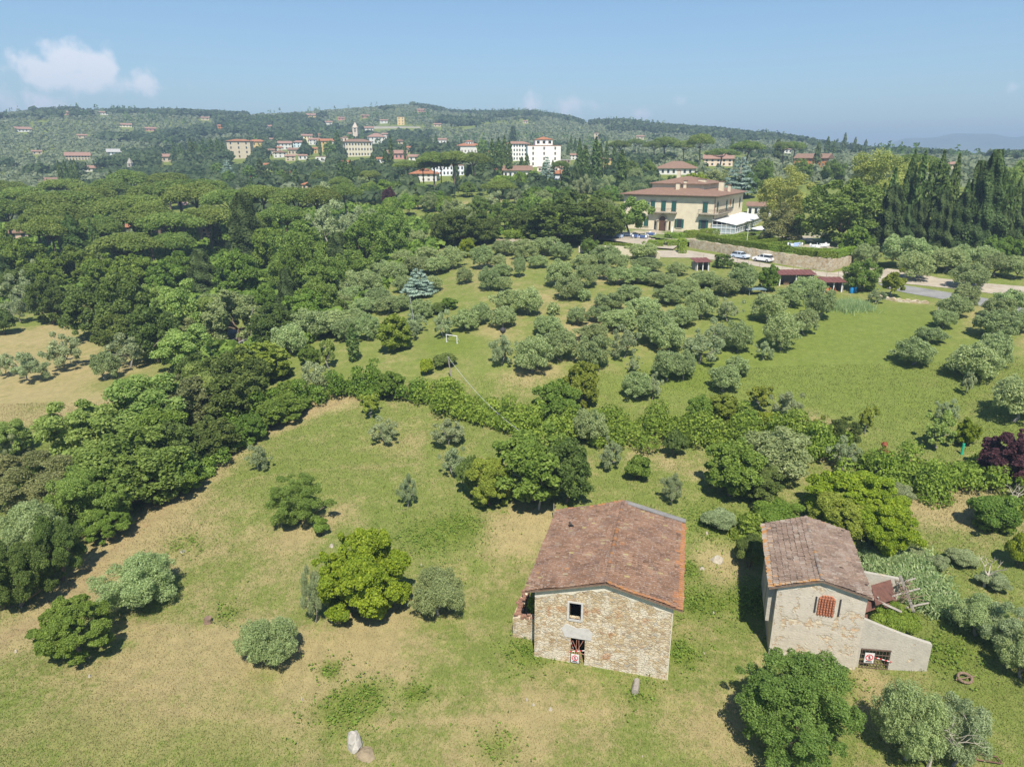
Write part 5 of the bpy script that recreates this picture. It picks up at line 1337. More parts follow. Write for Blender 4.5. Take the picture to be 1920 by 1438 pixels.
def small_farmhouse():
    g = np.random.default_rng(8); W, L = 5.76, 8.76; rx, rz = 2.72, 6.66; zl, zr, ol, orr, of = 5.50, 5.84, .60, .22, .30; yaw = -.27
    O = (18.61, 41.68, 0); root = empty('farmhouse', O, yaw, label="smaller abandoned farmhouse of grey plaster with arched brick-filled window", cat='farmhouse')
    ca, sa = math.cos(yaw), math.sin(yaw); wpt = lambda x, y, z: np.array([O[0]+ca*x-sa*y, O[1]+sa*x+ca*y, z])
    loc = lambda P: (ca*(P[0]-O[0])+sa*(P[1]-O[1]), -sa*(P[0]-O[0])+ca*(P[1]-O[1]))
    sl, sr = (rz-zl)/(rx+ol), (rz-zr)/(W+orr-rx); wl_, wr_ = rz-sl*rx-.09, rz-sr*(W-rx)-.09
    nx0, nx1, nz0, nz1 = 2.72, 3.82, 3.75, 5.05
    m = MB(); panel(m, W, [(0, wl_), (rx, rz-.09), (W, wr_)], [(nx0, nx1, nz0, nz1)], -1.6, .3)
    m.face([(W,0,-1.6),(W,L,-1.6),(W,L,wr_),(W,0,wr_)]); m.face([(0,L,-1.6),(0,0,-1.6),(0,0,wl_),(0,L,wl_)])
    m.face([(W,L,-1.6),(0,L,-1.6),(0,L,wl_),(rx,L,rz-.09),(W,L,wr_)]); m.build('wall', PLA, root)
    m = MB(); T = lambda x: float(np.interp(x, [0, rx, W], [wl_, rz-.09, wr_]))-.01; xs = np.linspace(0.02, W, 20)
    for a, b in zip(xs[:-1], xs[1:]):
        ha, hb = [.42+.12*math.sin(q*2.3)+.08*math.sin(q*6) for q in (a, b)]
        m.hexa([(a,-.022,T(a)-ha),(b,-.022,T(b)-hb),(b,-.004,T(b)-hb),(a,-.004,T(a)-ha),(a,-.022,T(a)),(b,-.022,T(b)),(b,-.004,T(b)),(a,-.004,T(a))])
    m.build('plaster_band', BAND, root)
    # arched opening filled with a lattice of roof tiles
    brk = plain('terracotta lattice', (.40,.16,.09), .9, .25, 8); m = MB(); m.box(nx0-.02, nx1+.02, .22, .3, nz0, nz1)
    cx = (nx0+nx1)/2
    arc = [(cx+.55*math.cos(t), nz1+.35*math.sin(t)) for t in np.linspace(0, math.pi, 11)]
    m.face([(x, -.012, z) for x, z in arc][::-1])
    n = 6
    for i in range(n):
        for k in range(8):
            x = nx0+(i+.5)*(nx1-nx0)/n; z = nz0+k*.205; top = nz1+.35*math.sqrt(max(0, 1-((x-cx)/.55)**2))
            if z+.19 > top+.04: continue
            m.tube([(x, .02, z), (x, -.03, z+.19)], [.085, .07], 6)
    m.build('tile_lattice', brk, root)
    m = MB()
    for x, z0, z1 in ((nx0-.14, nz0+.2, nz1+.15), (nx1+.3, nz0+.15, nz1+.2)): m.box(x-.05, x+.05, -.06, -.003, z0, z1)
    m.build('hinge_slot', IRON, root)
    for k, (x, z) in enumerate(((1.9, .12), (3.0, .05))): m = MB(); m.box(x, x+.22, -.01, .01, z, z+.25); m.build('vent_hole', DARKIN, root)  # flat dark plates, the shade of each hole put into the colour
    m = MB(); y0, y1 = -of, L+.1
    tile_slope(m, (-ol, y0, zl), (rx+ol, 0, rz-zl), (0, y1-y0, 0), g, ('low', 'start'), .38, .26)
    tile_slope(m, (W+orr, y0, zr), (rx-W-orr, 0, rz-zr), (0, y1-y0, 0), g, (), .36, .25, .03)
    ridge_tiles(m, (rx, y0, rz+.03), (rx, y1, rz+.03), g); m.build('roof', TILEB, root)
    m = MB()
    for (xa, za), (xb, zb) in (((-ol, zl-.05), (rx, rz-.05)), ((rx, rz-.05), (W+orr, zr-.05))):
        m.hexa([(xa,y0+.02,za-.1),(xb,y0+.02,zb-.1),(xb,y1,zb-.1),(xa,y1,za-.1),(xa,y0+.02,za),(xb,y0+.02,zb),(xb,y1,zb),(xa,y1,za)])
    m.build('roof_deck', WOODB, root)
    m = MB()
    for y in (.6, 2.2): m.box(-.45, -.003, y, y+1.2, 2.2, 5.1)
    m.build('side_buttress', PLG, root)
    TREES.append(dict(o=root, kind='house', desc='', x=1530, y=1110, w=200, h=290, lab='', ref='the smaller farmhouse'))
    # roofless lean-to
    d_ = pray(1735, 1268); tt = (-.6-CAMZ)/d_[2]; bx, by = loc(d_*tt)
    ax_, ay_ = W+.02, .35; D = np.array([bx-ax_, by-ay_]); Ln = float(np.hypot(*D)); ang = math.atan2(D[1], D[0])
    lt = empty('lean_to', wpt(ax_, ay_, 0), yaw+ang, label="roofless cement lean-to with barred opening beside the smaller farmhouse", cat='ruin')
    ct, st_ = math.cos(yaw+ang), math.sin(yaw+ang); lo = wpt(ax_, ay_, 0); lp = lambda x, y, z: np.array([lo[0]+ct*x-st_*y, lo[1]+st_*x+ct*y, z])
    op = (.25, 2.25, -.35, 1.35)
    m = MB(); tops = [(0, 3.75), (1.5, 3.15), (3, 2.6), (Ln, 2.05)]
    panel(m, Ln, tops, [op], -1.8, .3)
    tx, tz = zip(*tops)
    for a, b in zip(np.linspace(0, Ln, 15)[:-1], np.linspace(0, Ln, 15)[1:]):
        za, zb = np.interp([a, b], tx, tz); m.face([(a,0,za),(b,0,zb),(b,.32,zb),(a,.32,za)])
    m.face([(Ln,0,-1.8),(Ln,.32,-1.8),(Ln,.32,2.05),(Ln,0,2.05)]); m.face([(Ln,.32,-1.8),(0,.32,-1.8),(0,.32,3.75),(1.5,.32,3.15),(3,.32,2.6),(Ln,.32,2.05)]) if False else None
    m.build('front_wall', PLG, lt)
    m = MB(); m.hexa([(Ln-.4,.33,-1.8),(Ln,.33,-1.8),(Ln,1.5,-1.8),(Ln-.4,1.5,-1.8),(Ln-.4,.33,1.7),(Ln,.33,1.8),(Ln,1.5,.9),(Ln-.4,1.5,.8)]); m.build('side_wall', STW, lt)
    A, B = on(1620, 1073, 3.5), on(1690, 1086, 2.7); d_ = (B-A)/np.linalg.norm((B-A)[:2]); nb = np.array([-d_[1], d_[0], 0])*.3
    lq = lambda P: ((P-lo)@np.array([ct, st_, 0]), (P-lo)@np.array([-st_, ct, 0]), P[2])
    m = MB(); q = [A, B, B+nb, A+nb]; m.hexa([lq(np.array([p[0], p[1], -1.8])) for p in q] + [lq(p) for p in q]); m.build('back_wall', PLG, lt)
    m = MB()
    for k in range(9): x = op[0]+.08+k*(op[1]-op[0]-.16)/8; m.tube([(x, -.03, op[2]), (x, -.03, op[3])], .022, 5)
    for k in range(5): z = op[2]+.1+k*(op[3]-op[2]-.2)/4; m.box(op[0], op[1], -.052, -.012, z, z+.035)
    m.box(op[0], op[1], -.06, -.01, op[3]-.07, op[3]); m.build('iron_grate', plain('brown iron grate', (.13,.085,.065), .8, .2), lt)
    SIGN(tuple(lp(.85, -.10, .25)), yaw+ang, 1.05, "white no-entry sign with red ring on the barred opening of the lean-to", None)
    TAPE([lp(1.2, -.09, .75), lp(2.4, -.09, .45)], "red and white tape across the grate of the lean-to")
    rust = NT('rusty sheet'); rp = rust.pos(); RUST = rust.fin(rust.ramp(rust.noise(rp, 2.5, 5, .7), [(.3, (.085,.042,.03)), (.7, (.175,.082,.058))]), .85)
    def sheet(P, u, v, lab, n=16):
        P, u, v = map(lambda a: np.array(a, float), (P, u, v)); m = MB(); nr = np.cross(u, v); nr /= np.linalg.norm(nr)
        for k in range(n):
            a = nr*.02*(k % 2); b = nr*.02*((k+1) % 2)
            m.hexa([P+u*k/n+a-nr*.008, P+u*(k+1)/n+b-nr*.008, P+u*(k+1)/n+v+b-nr*.008, P+u*k/n+v+a-nr*.008, P+u*k/n+a, P+u*(k+1)/n+b, P+u*(k+1)/n+v+b, P+u*k/n+v+a])
        tag(m.build('rusty_sheet', RUST), lab, 'metal sheet')
    def qsheet(c, lab, n):
        a, b, c_, d = [on(*p) for p in c]; sheet(a, b-a, d-a, lab, n)
    qsheet(((1633,1097,3.2), (1670,1086,2.8), (1684,1126,2.5), (1642,1135,2.9)), "largest flat rusty sheet lying over the lean-to ruin", 16)
    qsheet(((1617,1130,2.7), (1640,1122,2.6), (1644,1141,2.3), (1618,1150,2.4)), "small rusty sheet tucked against the smaller farmhouse wall", 9)
    qsheet(((1656,1134,2.3), (1681,1123,2.2), (1686,1136,1.9), (1662,1147,2.0)), "rusty sheet hanging below the largest one", 10)
    qsheet(((1615,1154,2.0), (1627,1151,1.9), (1629,1170,1.4), (1616,1175,1.5)), "tilted rusty scrap by the lean-to front wall", 7)
    def beam(a, b, r, lab): m = MB(); m.tube([a, (a+b)/2+[0, 0, .03], b], [r, r, r*.9], 4, 0); tag(m.build('timber_beam', WOODG), lab, 'beam')
    beam(on(1688,1080,2.8), on(1713,1146,2.1), .12, "long grey beam along the outer edge of the lean-to sheets")
    beam(on(1684,1094,2.75), on(1716,1084,2.4), .09, "grey beam poking out uphill from the lean-to")
    beam(on(1672,1118,2.6), on(1724,1103,2.3), .09, "grey beam crossing the middle of the lean-to")
    beam(on(1619,1116,3.1), on(1690,1147,2.2), .12, "dark beam sloping down inside the lean-to front")
    beam(on(1700,1139,2.0), on(1741,1130,1.7), .09, "short grey beam sticking out over the weeds beside the lean-to")
    beam(on(1648,1160,.9), on(1646,1119,3.1), .09, "upright grey post inside the lean-to")
    m = MB(); g3 = np.random.default_rng(4)
    for k in range(46):
        a = on(g3.uniform(1680, 1704), g3.uniform(1086, 1128), g3.uniform(2.2, 2.9)); b = a + np.array([g3.normal()*.5, g3.normal()*.5, g3.normal()*.35]); m.tube([a, b], .025, 4)
    tag(m.build('brushwood', WOODB), "tangle of dark brushwood and laths fallen in the lean-to", 'debris', kind='stuff')
    for k, (x, y, z, s, lab) in enumerate(((1660, 1182, .5, .95, "green ivy bush filling the lean-to behind its front wall"), (1695, 1186, .2, .95, "second leafy ivy bush inside the lean-to by its outer wall"), (1668, 1150, 1.2, .6, "small ivy tuft between the rusty sheets and the post"))):
        o = bpy.data.objects.new('ivy_bush', proto('hbush', 'n', k)[0][0]); link(o); o.location = on(x, y, z); o.scale = (s*.8, s*.8, s*.75); o.rotation_euler = (0, 0, k*2.); tag(o, lab, 'bush')
small_farmhouse()
# ------------------------------------------------------------ walls, hedges and things round the villa
def on(px, py, z):
    d = pray(px, py); t_ = (z-CAMZ)/d[2]; return np.array([d[0]*t_, d[1]*t_, z])
RUB = stone_wall_mat('garden rubble wall', .10, .43)
def wall_line(name, base, top, th, mat, label, cat='wall', rough=.08):
    B = [at(*p) for p in base]; Z = [max(ztop(b, t_[1]), b[2]+.3) for b, t_ in zip(B, top)]
    n = 14; P = []; 
    for i in range(len(B)-1):
        for k in range(n): q = k/n; P.append((B[i]*(1-q)+B[i+1]*q, Z[i]*(1-q)+Z[i+1]*q))
    P.append((B[-1], Z[-1])); m = MB(); nrm = []
    for i in range(len(P)):
        d = P[min(i+1, len(P)-1)][0]-P[max(0, i-1)][0]; nn = np.array([-d[1], d[0], 0]); nrm.append(nn/(np.linalg.norm(nn)+1e-9)*th)
    for i in range(len(P)-1):
        (a, za), (b, zb) = P[i], P[i+1]; za += rough*math.sin(i*1.7); zb += rough*math.sin((i+1)*1.7)
        lo = min(a[2], b[2])-1.2; a2, b2 = a+nrm[i], b+nrm[i+1]
        m.hexa([(a[0],a[1],lo),(b[0],b[1],lo),(b2[0],b2[1],lo),(a2[0],a2[1],lo),(a[0],a[1],za),(b[0],b[1],zb),(b2[0],b2[1],zb),(a2[0],a2[1],za)])
    tag(m.build(name, mat), label, cat); return P
WB = [(1292,464),(1373,480),(1470,497),(1557,510),(1600,494)]; WT = [(1303,449),(1376,461),(1474,476),(1557,487),(1600,479)]
WALLP = wall_line('retaining_wall', WB, WT, .55, RUB, "long rubble retaining wall of the villa garden above the gravel road")
ZT = float(np.mean([z for _, z in WALLP]))-.25
def terrace():
    P = np.array([p[:2] for p, _ in WALLP[::14]] + [[84, 182], [86, 220], [40, 226], [26, 206], [27, 192], [36, 172]])
    P[:5] += np.array([.1, .3]); x0, y0 = P.min(0); x1, y1 = P.max(0); s = .8
    X, Y = np.meshgrid(np.arange(x0, x1, s), np.arange(y0, y1, s)); ok = in_poly(X, Y, P); Z = np.maximum(ZT, hfun(X, Y)-.3)
    n, m = X.shape; i, j = np.meshgrid(np.arange(n-1), np.arange(m-1), indexing='ij'); keep = ok[:-1, :-1] & ok[1:, :-1] & ok[:-1, 1:] & ok[1:, 1:]
    i, j = i[keep], j[keep]; Fq = np.stack([i*m+j, i*m+j+1, (i+1)*m+j+1, (i+1)*m+j], -1)
    t = NT('garden lawn and gravel'); p = t.pos(); c = t.mix(t.smooth(t.noise(p, .16, 3), .45, .6), t.ramp(t.noise(p, 2, 4), [(.3, (.09,.13,.03)), (.7, (.17,.21,.06))]), (.36,.31,.23))
    tag(link(bpy.data.objects.new('garden_ground', mesh_np('garden_ground', np.stack([X, Y, Z], -1).reshape(-1, 3), Fq, t.fin(c)))), kind='structure')
terrace()
def wedge(name, a, b, lift=.05):   # gravel court before the villa front
    pass
strip('villa_court', [(1128,436),(1170,437),(1240,440),(1300,443)], [(1120,452),(1165,456),(1215,466),(1262,470)], GRAVEL, .35, 40, 10)
wall_line('garden_wall', [(1085,474),(1140,476),(1196,481),(1236,486)], [(1085,462),(1140,461),(1196,464),(1236,474)], .4, plain('cream plastered garden wall', (.60,.53,.40), .9, .12), "cream plastered garden wall below the villa court", rough=.0)
wall_line('garden_wall', [(930,460),(980,462),(1040,464)], [(930,449),(980,449),(1040,452)], .4, RUB, "grey rubble wall under the dark oaks beside the villa")
wall_line('stone_edging', [(1628,556),(1680,566),(1742,570)], [(1628,551),(1680,561),(1742,566)], .8, RUB, "low dry-stone edging between lawn and asphalt road", rough=.12)
def box_hedge(P, w, h, label, cat='hedge', card=.19, name='clipped_hedge', mat='clip', dens=95, soft=.035):
    g = np.random.default_rng(int(P[0][0]*7) % 9999); P = [np.array(p, float) for p in P]; V = []; var = []
    for a, b in zip(P[:-1], P[1:]):
        d = b-a; L = np.linalg.norm(d[:2]); u = d/L; s = np.array([-u[1], u[0], 0]); n = max(20, int(L*(w+2*h)*dens))
        t_ = g.uniform(0, L, n); q = g.uniform(-h, w+h, n)
        off = np.where(q < 0, -w/2, np.where(q > w, w/2, q-w/2)); z = np.where(q < 0, h+q, np.where(q > w, h-(q-w), h))
        wob = 1+.04*np.sin(t_*1.1)+.025*np.sin(t_*2.9)
        c = a[None]+u[None]*t_[:, None]+s[None]*(off*wob)[:, None]; c[:, 2] = a[2]+(d[2]/L)*t_ + z*wob
        nr = np.where((q < 0)[:, None], -s, np.where((q > w)[:, None], s, [0, 0, 1.]))
        c = c + g.normal(size=(n, 3))*soft
        V.append(cards(c, nr+g.normal(size=(n, 3))*.45, card*g.uniform(.6, 1.3, n), card*1.3*g.uniform(.6, 1.3, n), g)); var.append(g.uniform(0, 1, n))
    o = link(bpy.data.objects.new(name, crown_mesh(name, np.vstack(V), np.concatenate(var), LM[mat]))); return tag(o, label, cat)
G = lambda *p: [at(*q) for q in p]
Tz = lambda *p: [on(*q, ZT) for q in p]
box_hedge(G((1132,463),(1168,465),(1202,467)), 1.2, 1.0, "low clipped hedge in front of the villa court tables")
box_hedge(G((1214,462),(1245,463),(1272,461)), 3.4, 1.3, "broad low clipped hedge at the villa gate")
box_hedge(G((1252,455),(1285,452)), 3.2, 2.0, "rounded clipped hedge before the villa entrance")
box_hedge(G((1285,453),(1318,450),(1342,447)), 2.6, 2.4, "tall rounded clipped hedge by the white veranda")
box_hedge(G((1271,474),(1285,474)), 2.4, 2.9, "dense upright clipped bush at the garden wall end")
box_hedge(Tz((1312,448),(1365,458),(1420,466),(1476,474)), 1.9, 1.25, "long clipped hedge along the retaining wall above the cars")
box_hedge(Tz((1494,477),(1530,482),(1566,483)), 2.2, 1.2, "clipped hedge at the corner of the retaining wall")
box_hedge(Tz((1562,483),(1600,473)), 1.8, 1.2, "short clipped hedge behind the wall corner")
box_hedge(Tz((1352,449),(1395,445),(1432,441)), 1.0, .9, "clipped parterre hedge just below the veranda")
box_hedge(Tz((1372,455),(1410,451),(1450,446)), 1.0, .9, "second clipped parterre hedge below the veranda")
box_hedge(Tz((1400,461),(1440,456),(1480,452)), 1.0, .9, "third clipped parterre hedge below the veranda")
box_hedge(Tz((1420,467),(1470,462),(1505,460)), 1.2, 1.0, "clipped parterre hedge before the garden tables")
box_hedge(Tz((1440,472),(1500,474),(1560,476)), 1.2, 1.0, "outermost clipped parterre hedge of the garden")
# tangled hedgerows
def bramble(px, h, w, label, dens=74, card=.20, mat='hedge', name='bramble_hedge', seed=1):
    g = np.random.default_rng(seed); Q = resample(px, 40); P = np.array([at(*q) for q in Q]); V = []; var = []; B = []
    L = np.sum(np.hypot(*np.diff(P[:, :2], axis=0).T)); n = int(L/1.1)
    for k in range(n*3):
        i = g.uniform(0, len(P)-1.01); a = int(i); c = P[a]*(1-i+a)+P[a+1]*(i-a); c = c + np.array([g.normal()*w*.22, g.normal()*w*.22, 0]); c[2] = float(hfun(c[0], c[1]))
        hh = h*g.uniform(.45, 1.05)*(.8+.3*math.sin(i*.9+seed)); r = g.uniform(.55, 1.15)*w*.24; B.append((c[0], c[1], c[2]+hh-r*.7, r, r, r*.85)); B.append((c[0], c[1], c[2]+hh*.35, r*1.1, r*1.1, hh*.45))
    for _ in range(n*3):
        b = B[g.integers(len(B))]; d = g.normal(size=3); d /= np.linalg.norm(d); d[2] = abs(d[2]); r = b[3]*g.uniform(.3, .6); B.append((b[0]+d[0]*b[3], b[1]+d[1]*b[4], b[2]+d[2]*b[5], r, r, r))
    V, var = blobs_to_cards(B, int(L*w*dens*2.6), card, card*1.25, g, -.3, .2, .9, .15)
    o = link(bpy.data.objects.new(name, crown_mesh(name, V, var, LM[mat]))); tag(o, label, 'hedge'); return o
bramble([(440,800),(480,785),(530,775),(585,758),(640,742),(700,738),(760,744),(802,753)], 3.6, 4.4, "bramble hedge stretch from the big tree belt to the meadow top", seed=2)
bramble([(802,753),(870,777),(940,797),(1000,812),(1060,820),(1120,826)], 3.4, 5.0, "bramble hedge stretch curving behind the big tangled tree", seed=3)
bramble([(1118,824),(1160,814),(1220,812),(1290,818),(1350,828),(1410,818),(1480,826),(1545,850)], 3.2, 6.2, "bramble hedge stretch below the lawn behind the farmhouses", seed=4)
bramble([(1540,850),(1590,875),(1650,892),(1710,905),(1770,912),(1850,905),(1900,900)], 3.6, 6.6, "bramble hedge stretch running to the purple-leaved tree", seed=5)
bramble([(610,760),(560,772),(500,795),(440,835),(390,880),(340,915)], 2.4, 3.0, "brambles along the foot of the big tree belt", seed=6, mat='mid')
bramble([(1860,1000),(1900,965),(1940,950)], 2.4, 4.0, "brambles below the purple-leaved tree at the picture edge", seed=7)
bramble([(1385,1010),(1420,985),(1480,965)], 1.8, 3.0, "overgrown brambles behind the corner of the smaller farmhouse", seed=8)
bramble([(640,510),(700,492),(760,474),(830,458),(900,450)], 2.2, 4.0, "scrub line at the top edge of the olive grove", seed=9, card=.45, dens=20)
bramble([(735,425),(800,415),(860,425)], 2.4, 7.0, "bright scrub on the slope beside the bare dirt patch", seed=10, card=.5, dens=14, mat='fresh')
bramble([(1335,500),(1370,506),(1400,514)], 2.6, 2.4, "ivy hedge beside the first red-roofed shed", seed=12, card=.4, dens=30, mat='dark')
# sheds with red roofs
REDR = plain('dark red sheet roof', (.15,.062,.052), .7, .2, 2)
def shed(px0, px1, base, top, label, dep=2.2):
    A, B = at(px0, base), at(px1, base); B[2] = A[2]; d = B-A; W = float(np.hypot(d[0], d[1])); rz = math.atan2(d[1], d[0]); H = max(1.8, (base-top)/F*depth(A))
    root = empty('shed', A, rz, label=label, cat='shed'); m = MB()
    m.box(0, W, dep-.15, dep, -.8, H-.3); m.box(0, .15, 0, dep-.152, -.8, H-.25); m.box(W-.15, W, 0, dep-.152, -.8, H-.25); m.build('wall', plain('grey block shed wall', (.30,.27,.24), .9, .2), root)
    for k in range(3):
        m = MB(); x = .3+k*(W-.6)/2; m.box(x-.08, x+.08, -.1, .06, -.8, H-.1); m.build('post', WHITE, root)
    m = MB()
    n = int(W/.35)
    for k in range(n):
        x0, x1 = -.3+(W+.6)*k/n, -.3+(W+.6)*(k+1)/n; z = .03*(k % 2)
        m.hexa([(x0,-.5,H-.12+z),(x1,-.5,H-.12+z),(x1,dep+.3,H+.35+z),(x0,dep+.3,H+.35+z),(x0,-.5,H-.06+z),(x1,-.5,H-.06+z),(x1,dep+.3,H+.41+z),(x0,dep+.3,H+.41+z)])
    m.build('roof', REDR, root)
    for k in range(2):
        m = MB(); x = W*(.2+.35*k); m.box(x, x+W*.16, .6, 1.1, -.4, .8); m.build('bench', WOODB, root)
    TREES.append(dict(o=root, kind='shed', desc='', x=(px0+px1)/2, y=base-10, w=px1-px0, h=20, lab=label, ref='the ' + label.split(' with')[0].split(' beside')[0].split(' at')[0]))
shed(1304, 1330, 508, 491, "small red-roofed shed beside the ivy hedge")
shed(1458, 1524, 536, 514, "long red-roofed shed with white posts under the gravel road")
shed(1543, 1580, 548, 528, "open red-roofed shed with orange chairs")
def sheet_table(px, py, lab):
    P = at(px, py); r = empty('sheet_table', P, .1, label=lab, cat='table'); m = MB(); m.box(-1.6, 1.6, -.9, .9, .9, 1.0); m.build('top', plain('dull blue sheet', (.17,.24,.27), .4, .15), r)
    for x in (-1.4, 1.4):
        for y in (-.7, .7): m = MB(); m.box(x-.05, x+.05, y-.05, y+.05, -.3, .9); m.build('leg', WOODG, r)
sheet_table(1416, 552, "flat bluish sheet on legs standing in the grove beside the sheds")
def barrel(px, py, col, lab):
    P = at(px, py); m = MB(); m.tube([P, P+[0,0,.25], P+[0,0,.65], P+[0,0,.95]], [.27,.31,.31,.26], 14); m.tube([P+[0,0,.955], P+[0,0,1.0]], .15, 10); tag(m.build('barrel', plain('barrel plastic', col, .4, .05), smooth=False), lab, 'barrel')
barrel(1602, 549, (.02,.22,.48), "bright blue plastic barrel by the open shed")
barrel(1596, 550, (.02,.20,.44), "second blue barrel partly behind the first by the open shed")
barrel(969, 461, (.02,.12,.45), "small blue barrel at the rubble wall under the oaks")
# chairs and tables
CHW = plain('white garden chair', (.76,.76,.75), .5, .04); CHO = plain('orange brown chair', (.42,.17,.07), .6, .1); CLB = plain('pale blue tablecloth', (.34,.44,.62), .8, .06); CLD = plain('dark blue tablecloth', (.06,.10,.24), .8, .08)
def chair_mesh(mat):
    m = MB(); m.box(-.24, .24, -.22, .24, .42, .47); m.box(-.24, .24, .22, .27, .475, .95)
    for x in (-.2, .2):
        for y in (-.18, .2): m.box(x-.025, x+.025, y-.025, y+.025, 0, .418)
    return m.mesh('chair', mat)
CM, CO = chair_mesh(CHW), chair_mesh(CHO)
def chair(P, rz, lab, grp, me=None): o = link(bpy.data.objects.new('chair', me or CM)); o.location = P; o.rotation_euler = (0, 0, rz); o.scale = (1.,)*3; tag(o, lab, 'chair', grp)
def table(P, rz, mat, lab, grp, s=1.):
    r = empty('table', P, rz, label=lab, cat='table', group=grp); m = MB(); m.box(-.8*s, .8*s, -.6*s, .6*s, .72, .76)
    for x in (-1, 1): m.hexa([(x*.8*s-.01,-.6*s,.25),(x*.8*s+.01,-.6*s,.25),(x*.8*s+.01,.6*s,.25),(x*.8*s-.01,.6*s,.25),(x*.8*s-.01,-.6*s,.76),(x*.8*s+.01,-.6*s,.76),(x*.8*s+.01,.6*s,.76),(x*.8*s-.01,.6*s,.76)])
    for y in (-1, 1): m.box(-.8*s, .8*s, y*.6*s-.01, y*.6*s+.01, .25, .757)
    m.build('tablecloth', mat, r); m = MB()
    for x in (-.6*s, .6*s): m.box(x-.04, x+.04, -.04, .04, 0, .715)
    m.build('leg', WOODG, r)
for k, (x, y, mt, nm) in enumerate(((1147, 447, CLB, 'pale blue'), (1160, 449, CLB, 'pale blue'), (1176, 446, CLB, 'pale blue'), (1190, 449, CLD, 'dark blue'), (1207, 450, CLD, 'dark blue'), (1219, 445, CLD, 'dark blue'))):
    P = at(x, y); P[2] += .35; first = ['farthest out', 'second', 'third', 'fourth', 'fifth', 'last'][k]
    table(P, k*.7, mt, f"{nm} clothed table on the villa court, {first} in the row toward the entrance", None, 1.1)
    for q in range(3):
        a = k*.7 + q*2.1; C_ = P + np.array([math.cos(a)*1.25, math.sin(a)*1.25, 0]); chair(C_, a-1.57, "white chair set round the blue tables of the villa court", 'white chairs round the court tables')
for k, (x, y) in enumerate(((1487, 464), (1494, 462), (1528, 466), (1544, 464))):
    P = on(x, y, ZT); table(P, k, CHW if k > 1 else CLB, f"garden table under the trees, {['bluish outermost','bluish second','white third','white fourth'][k]} one", None)
    for q in range(3):
        a = k + q*2.1; chair(P + np.array([math.cos(a)*1.2, math.sin(a)*1.0, 0]), a-1.57, "white garden chair at the tables under the garden trees", 'white chairs of the villa garden')
for k in range(3): P = at(1552+k*7, 550); chair(P, k*.8, "orange-brown chair in front of the open shed", 'orange chairs at the open shed', CO)
def parasol(px, py, lab):
    P = on(px, py, ZT); r = empty('parasol', P, 0, label=lab, cat='parasol'); m = MB(); m.tube([(0,0,0),(0,0,2.7)], .04, 7); m.build('pole', WHITE, r)
    m = MB(); n = 8
    for k in range(n):
        a, b = 2*math.pi*k/n, 2*math.pi*(k+1)/n; ra = 2.2
        m.face([(ra*math.cos(a), ra*math.sin(a), 2.25), (ra*math.cos(b), ra*math.sin(b), 2.25), (0, 0, 2.85)]); m.face([(ra*math.cos(a), ra*math.sin(a), 2.05), (ra*math.cos(b), ra*math.sin(b), 2.05), (ra*math.cos(b), ra*math.sin(b), 2.247), (ra*math.cos(a), ra*math.sin(a), 2.247)])
    m.build('canopy', CHW, r)
parasol(1424, 446, "open white parasol in the villa garden beside the veranda")
table(on(1425, 447, ZT), .3, CHW, "white table under the open parasol", None)
m = MB(); P = at(1259, 445); P[2] += .3; m.tube([P, P+[0,0,.9], P+[0,0,2.5]], [.22,.2,.03], 8); tag(m.build('closed_parasol', CHW, smooth=True), "closed white parasol beside the villa entrance", 'parasol')
m = MB(); P = on(1400, 458, ZT); m.tube([P, P+[0,0,3.2]], .06, 6); m.box(P[0]-.5, P[0]+.5, P[1]-.12, P[1]+.12, P[2]+3.2, P[2]+3.35); tag(m.build('lamp_post', WHITE), "slim white lamp post in the parterre garden", 'lamp post')
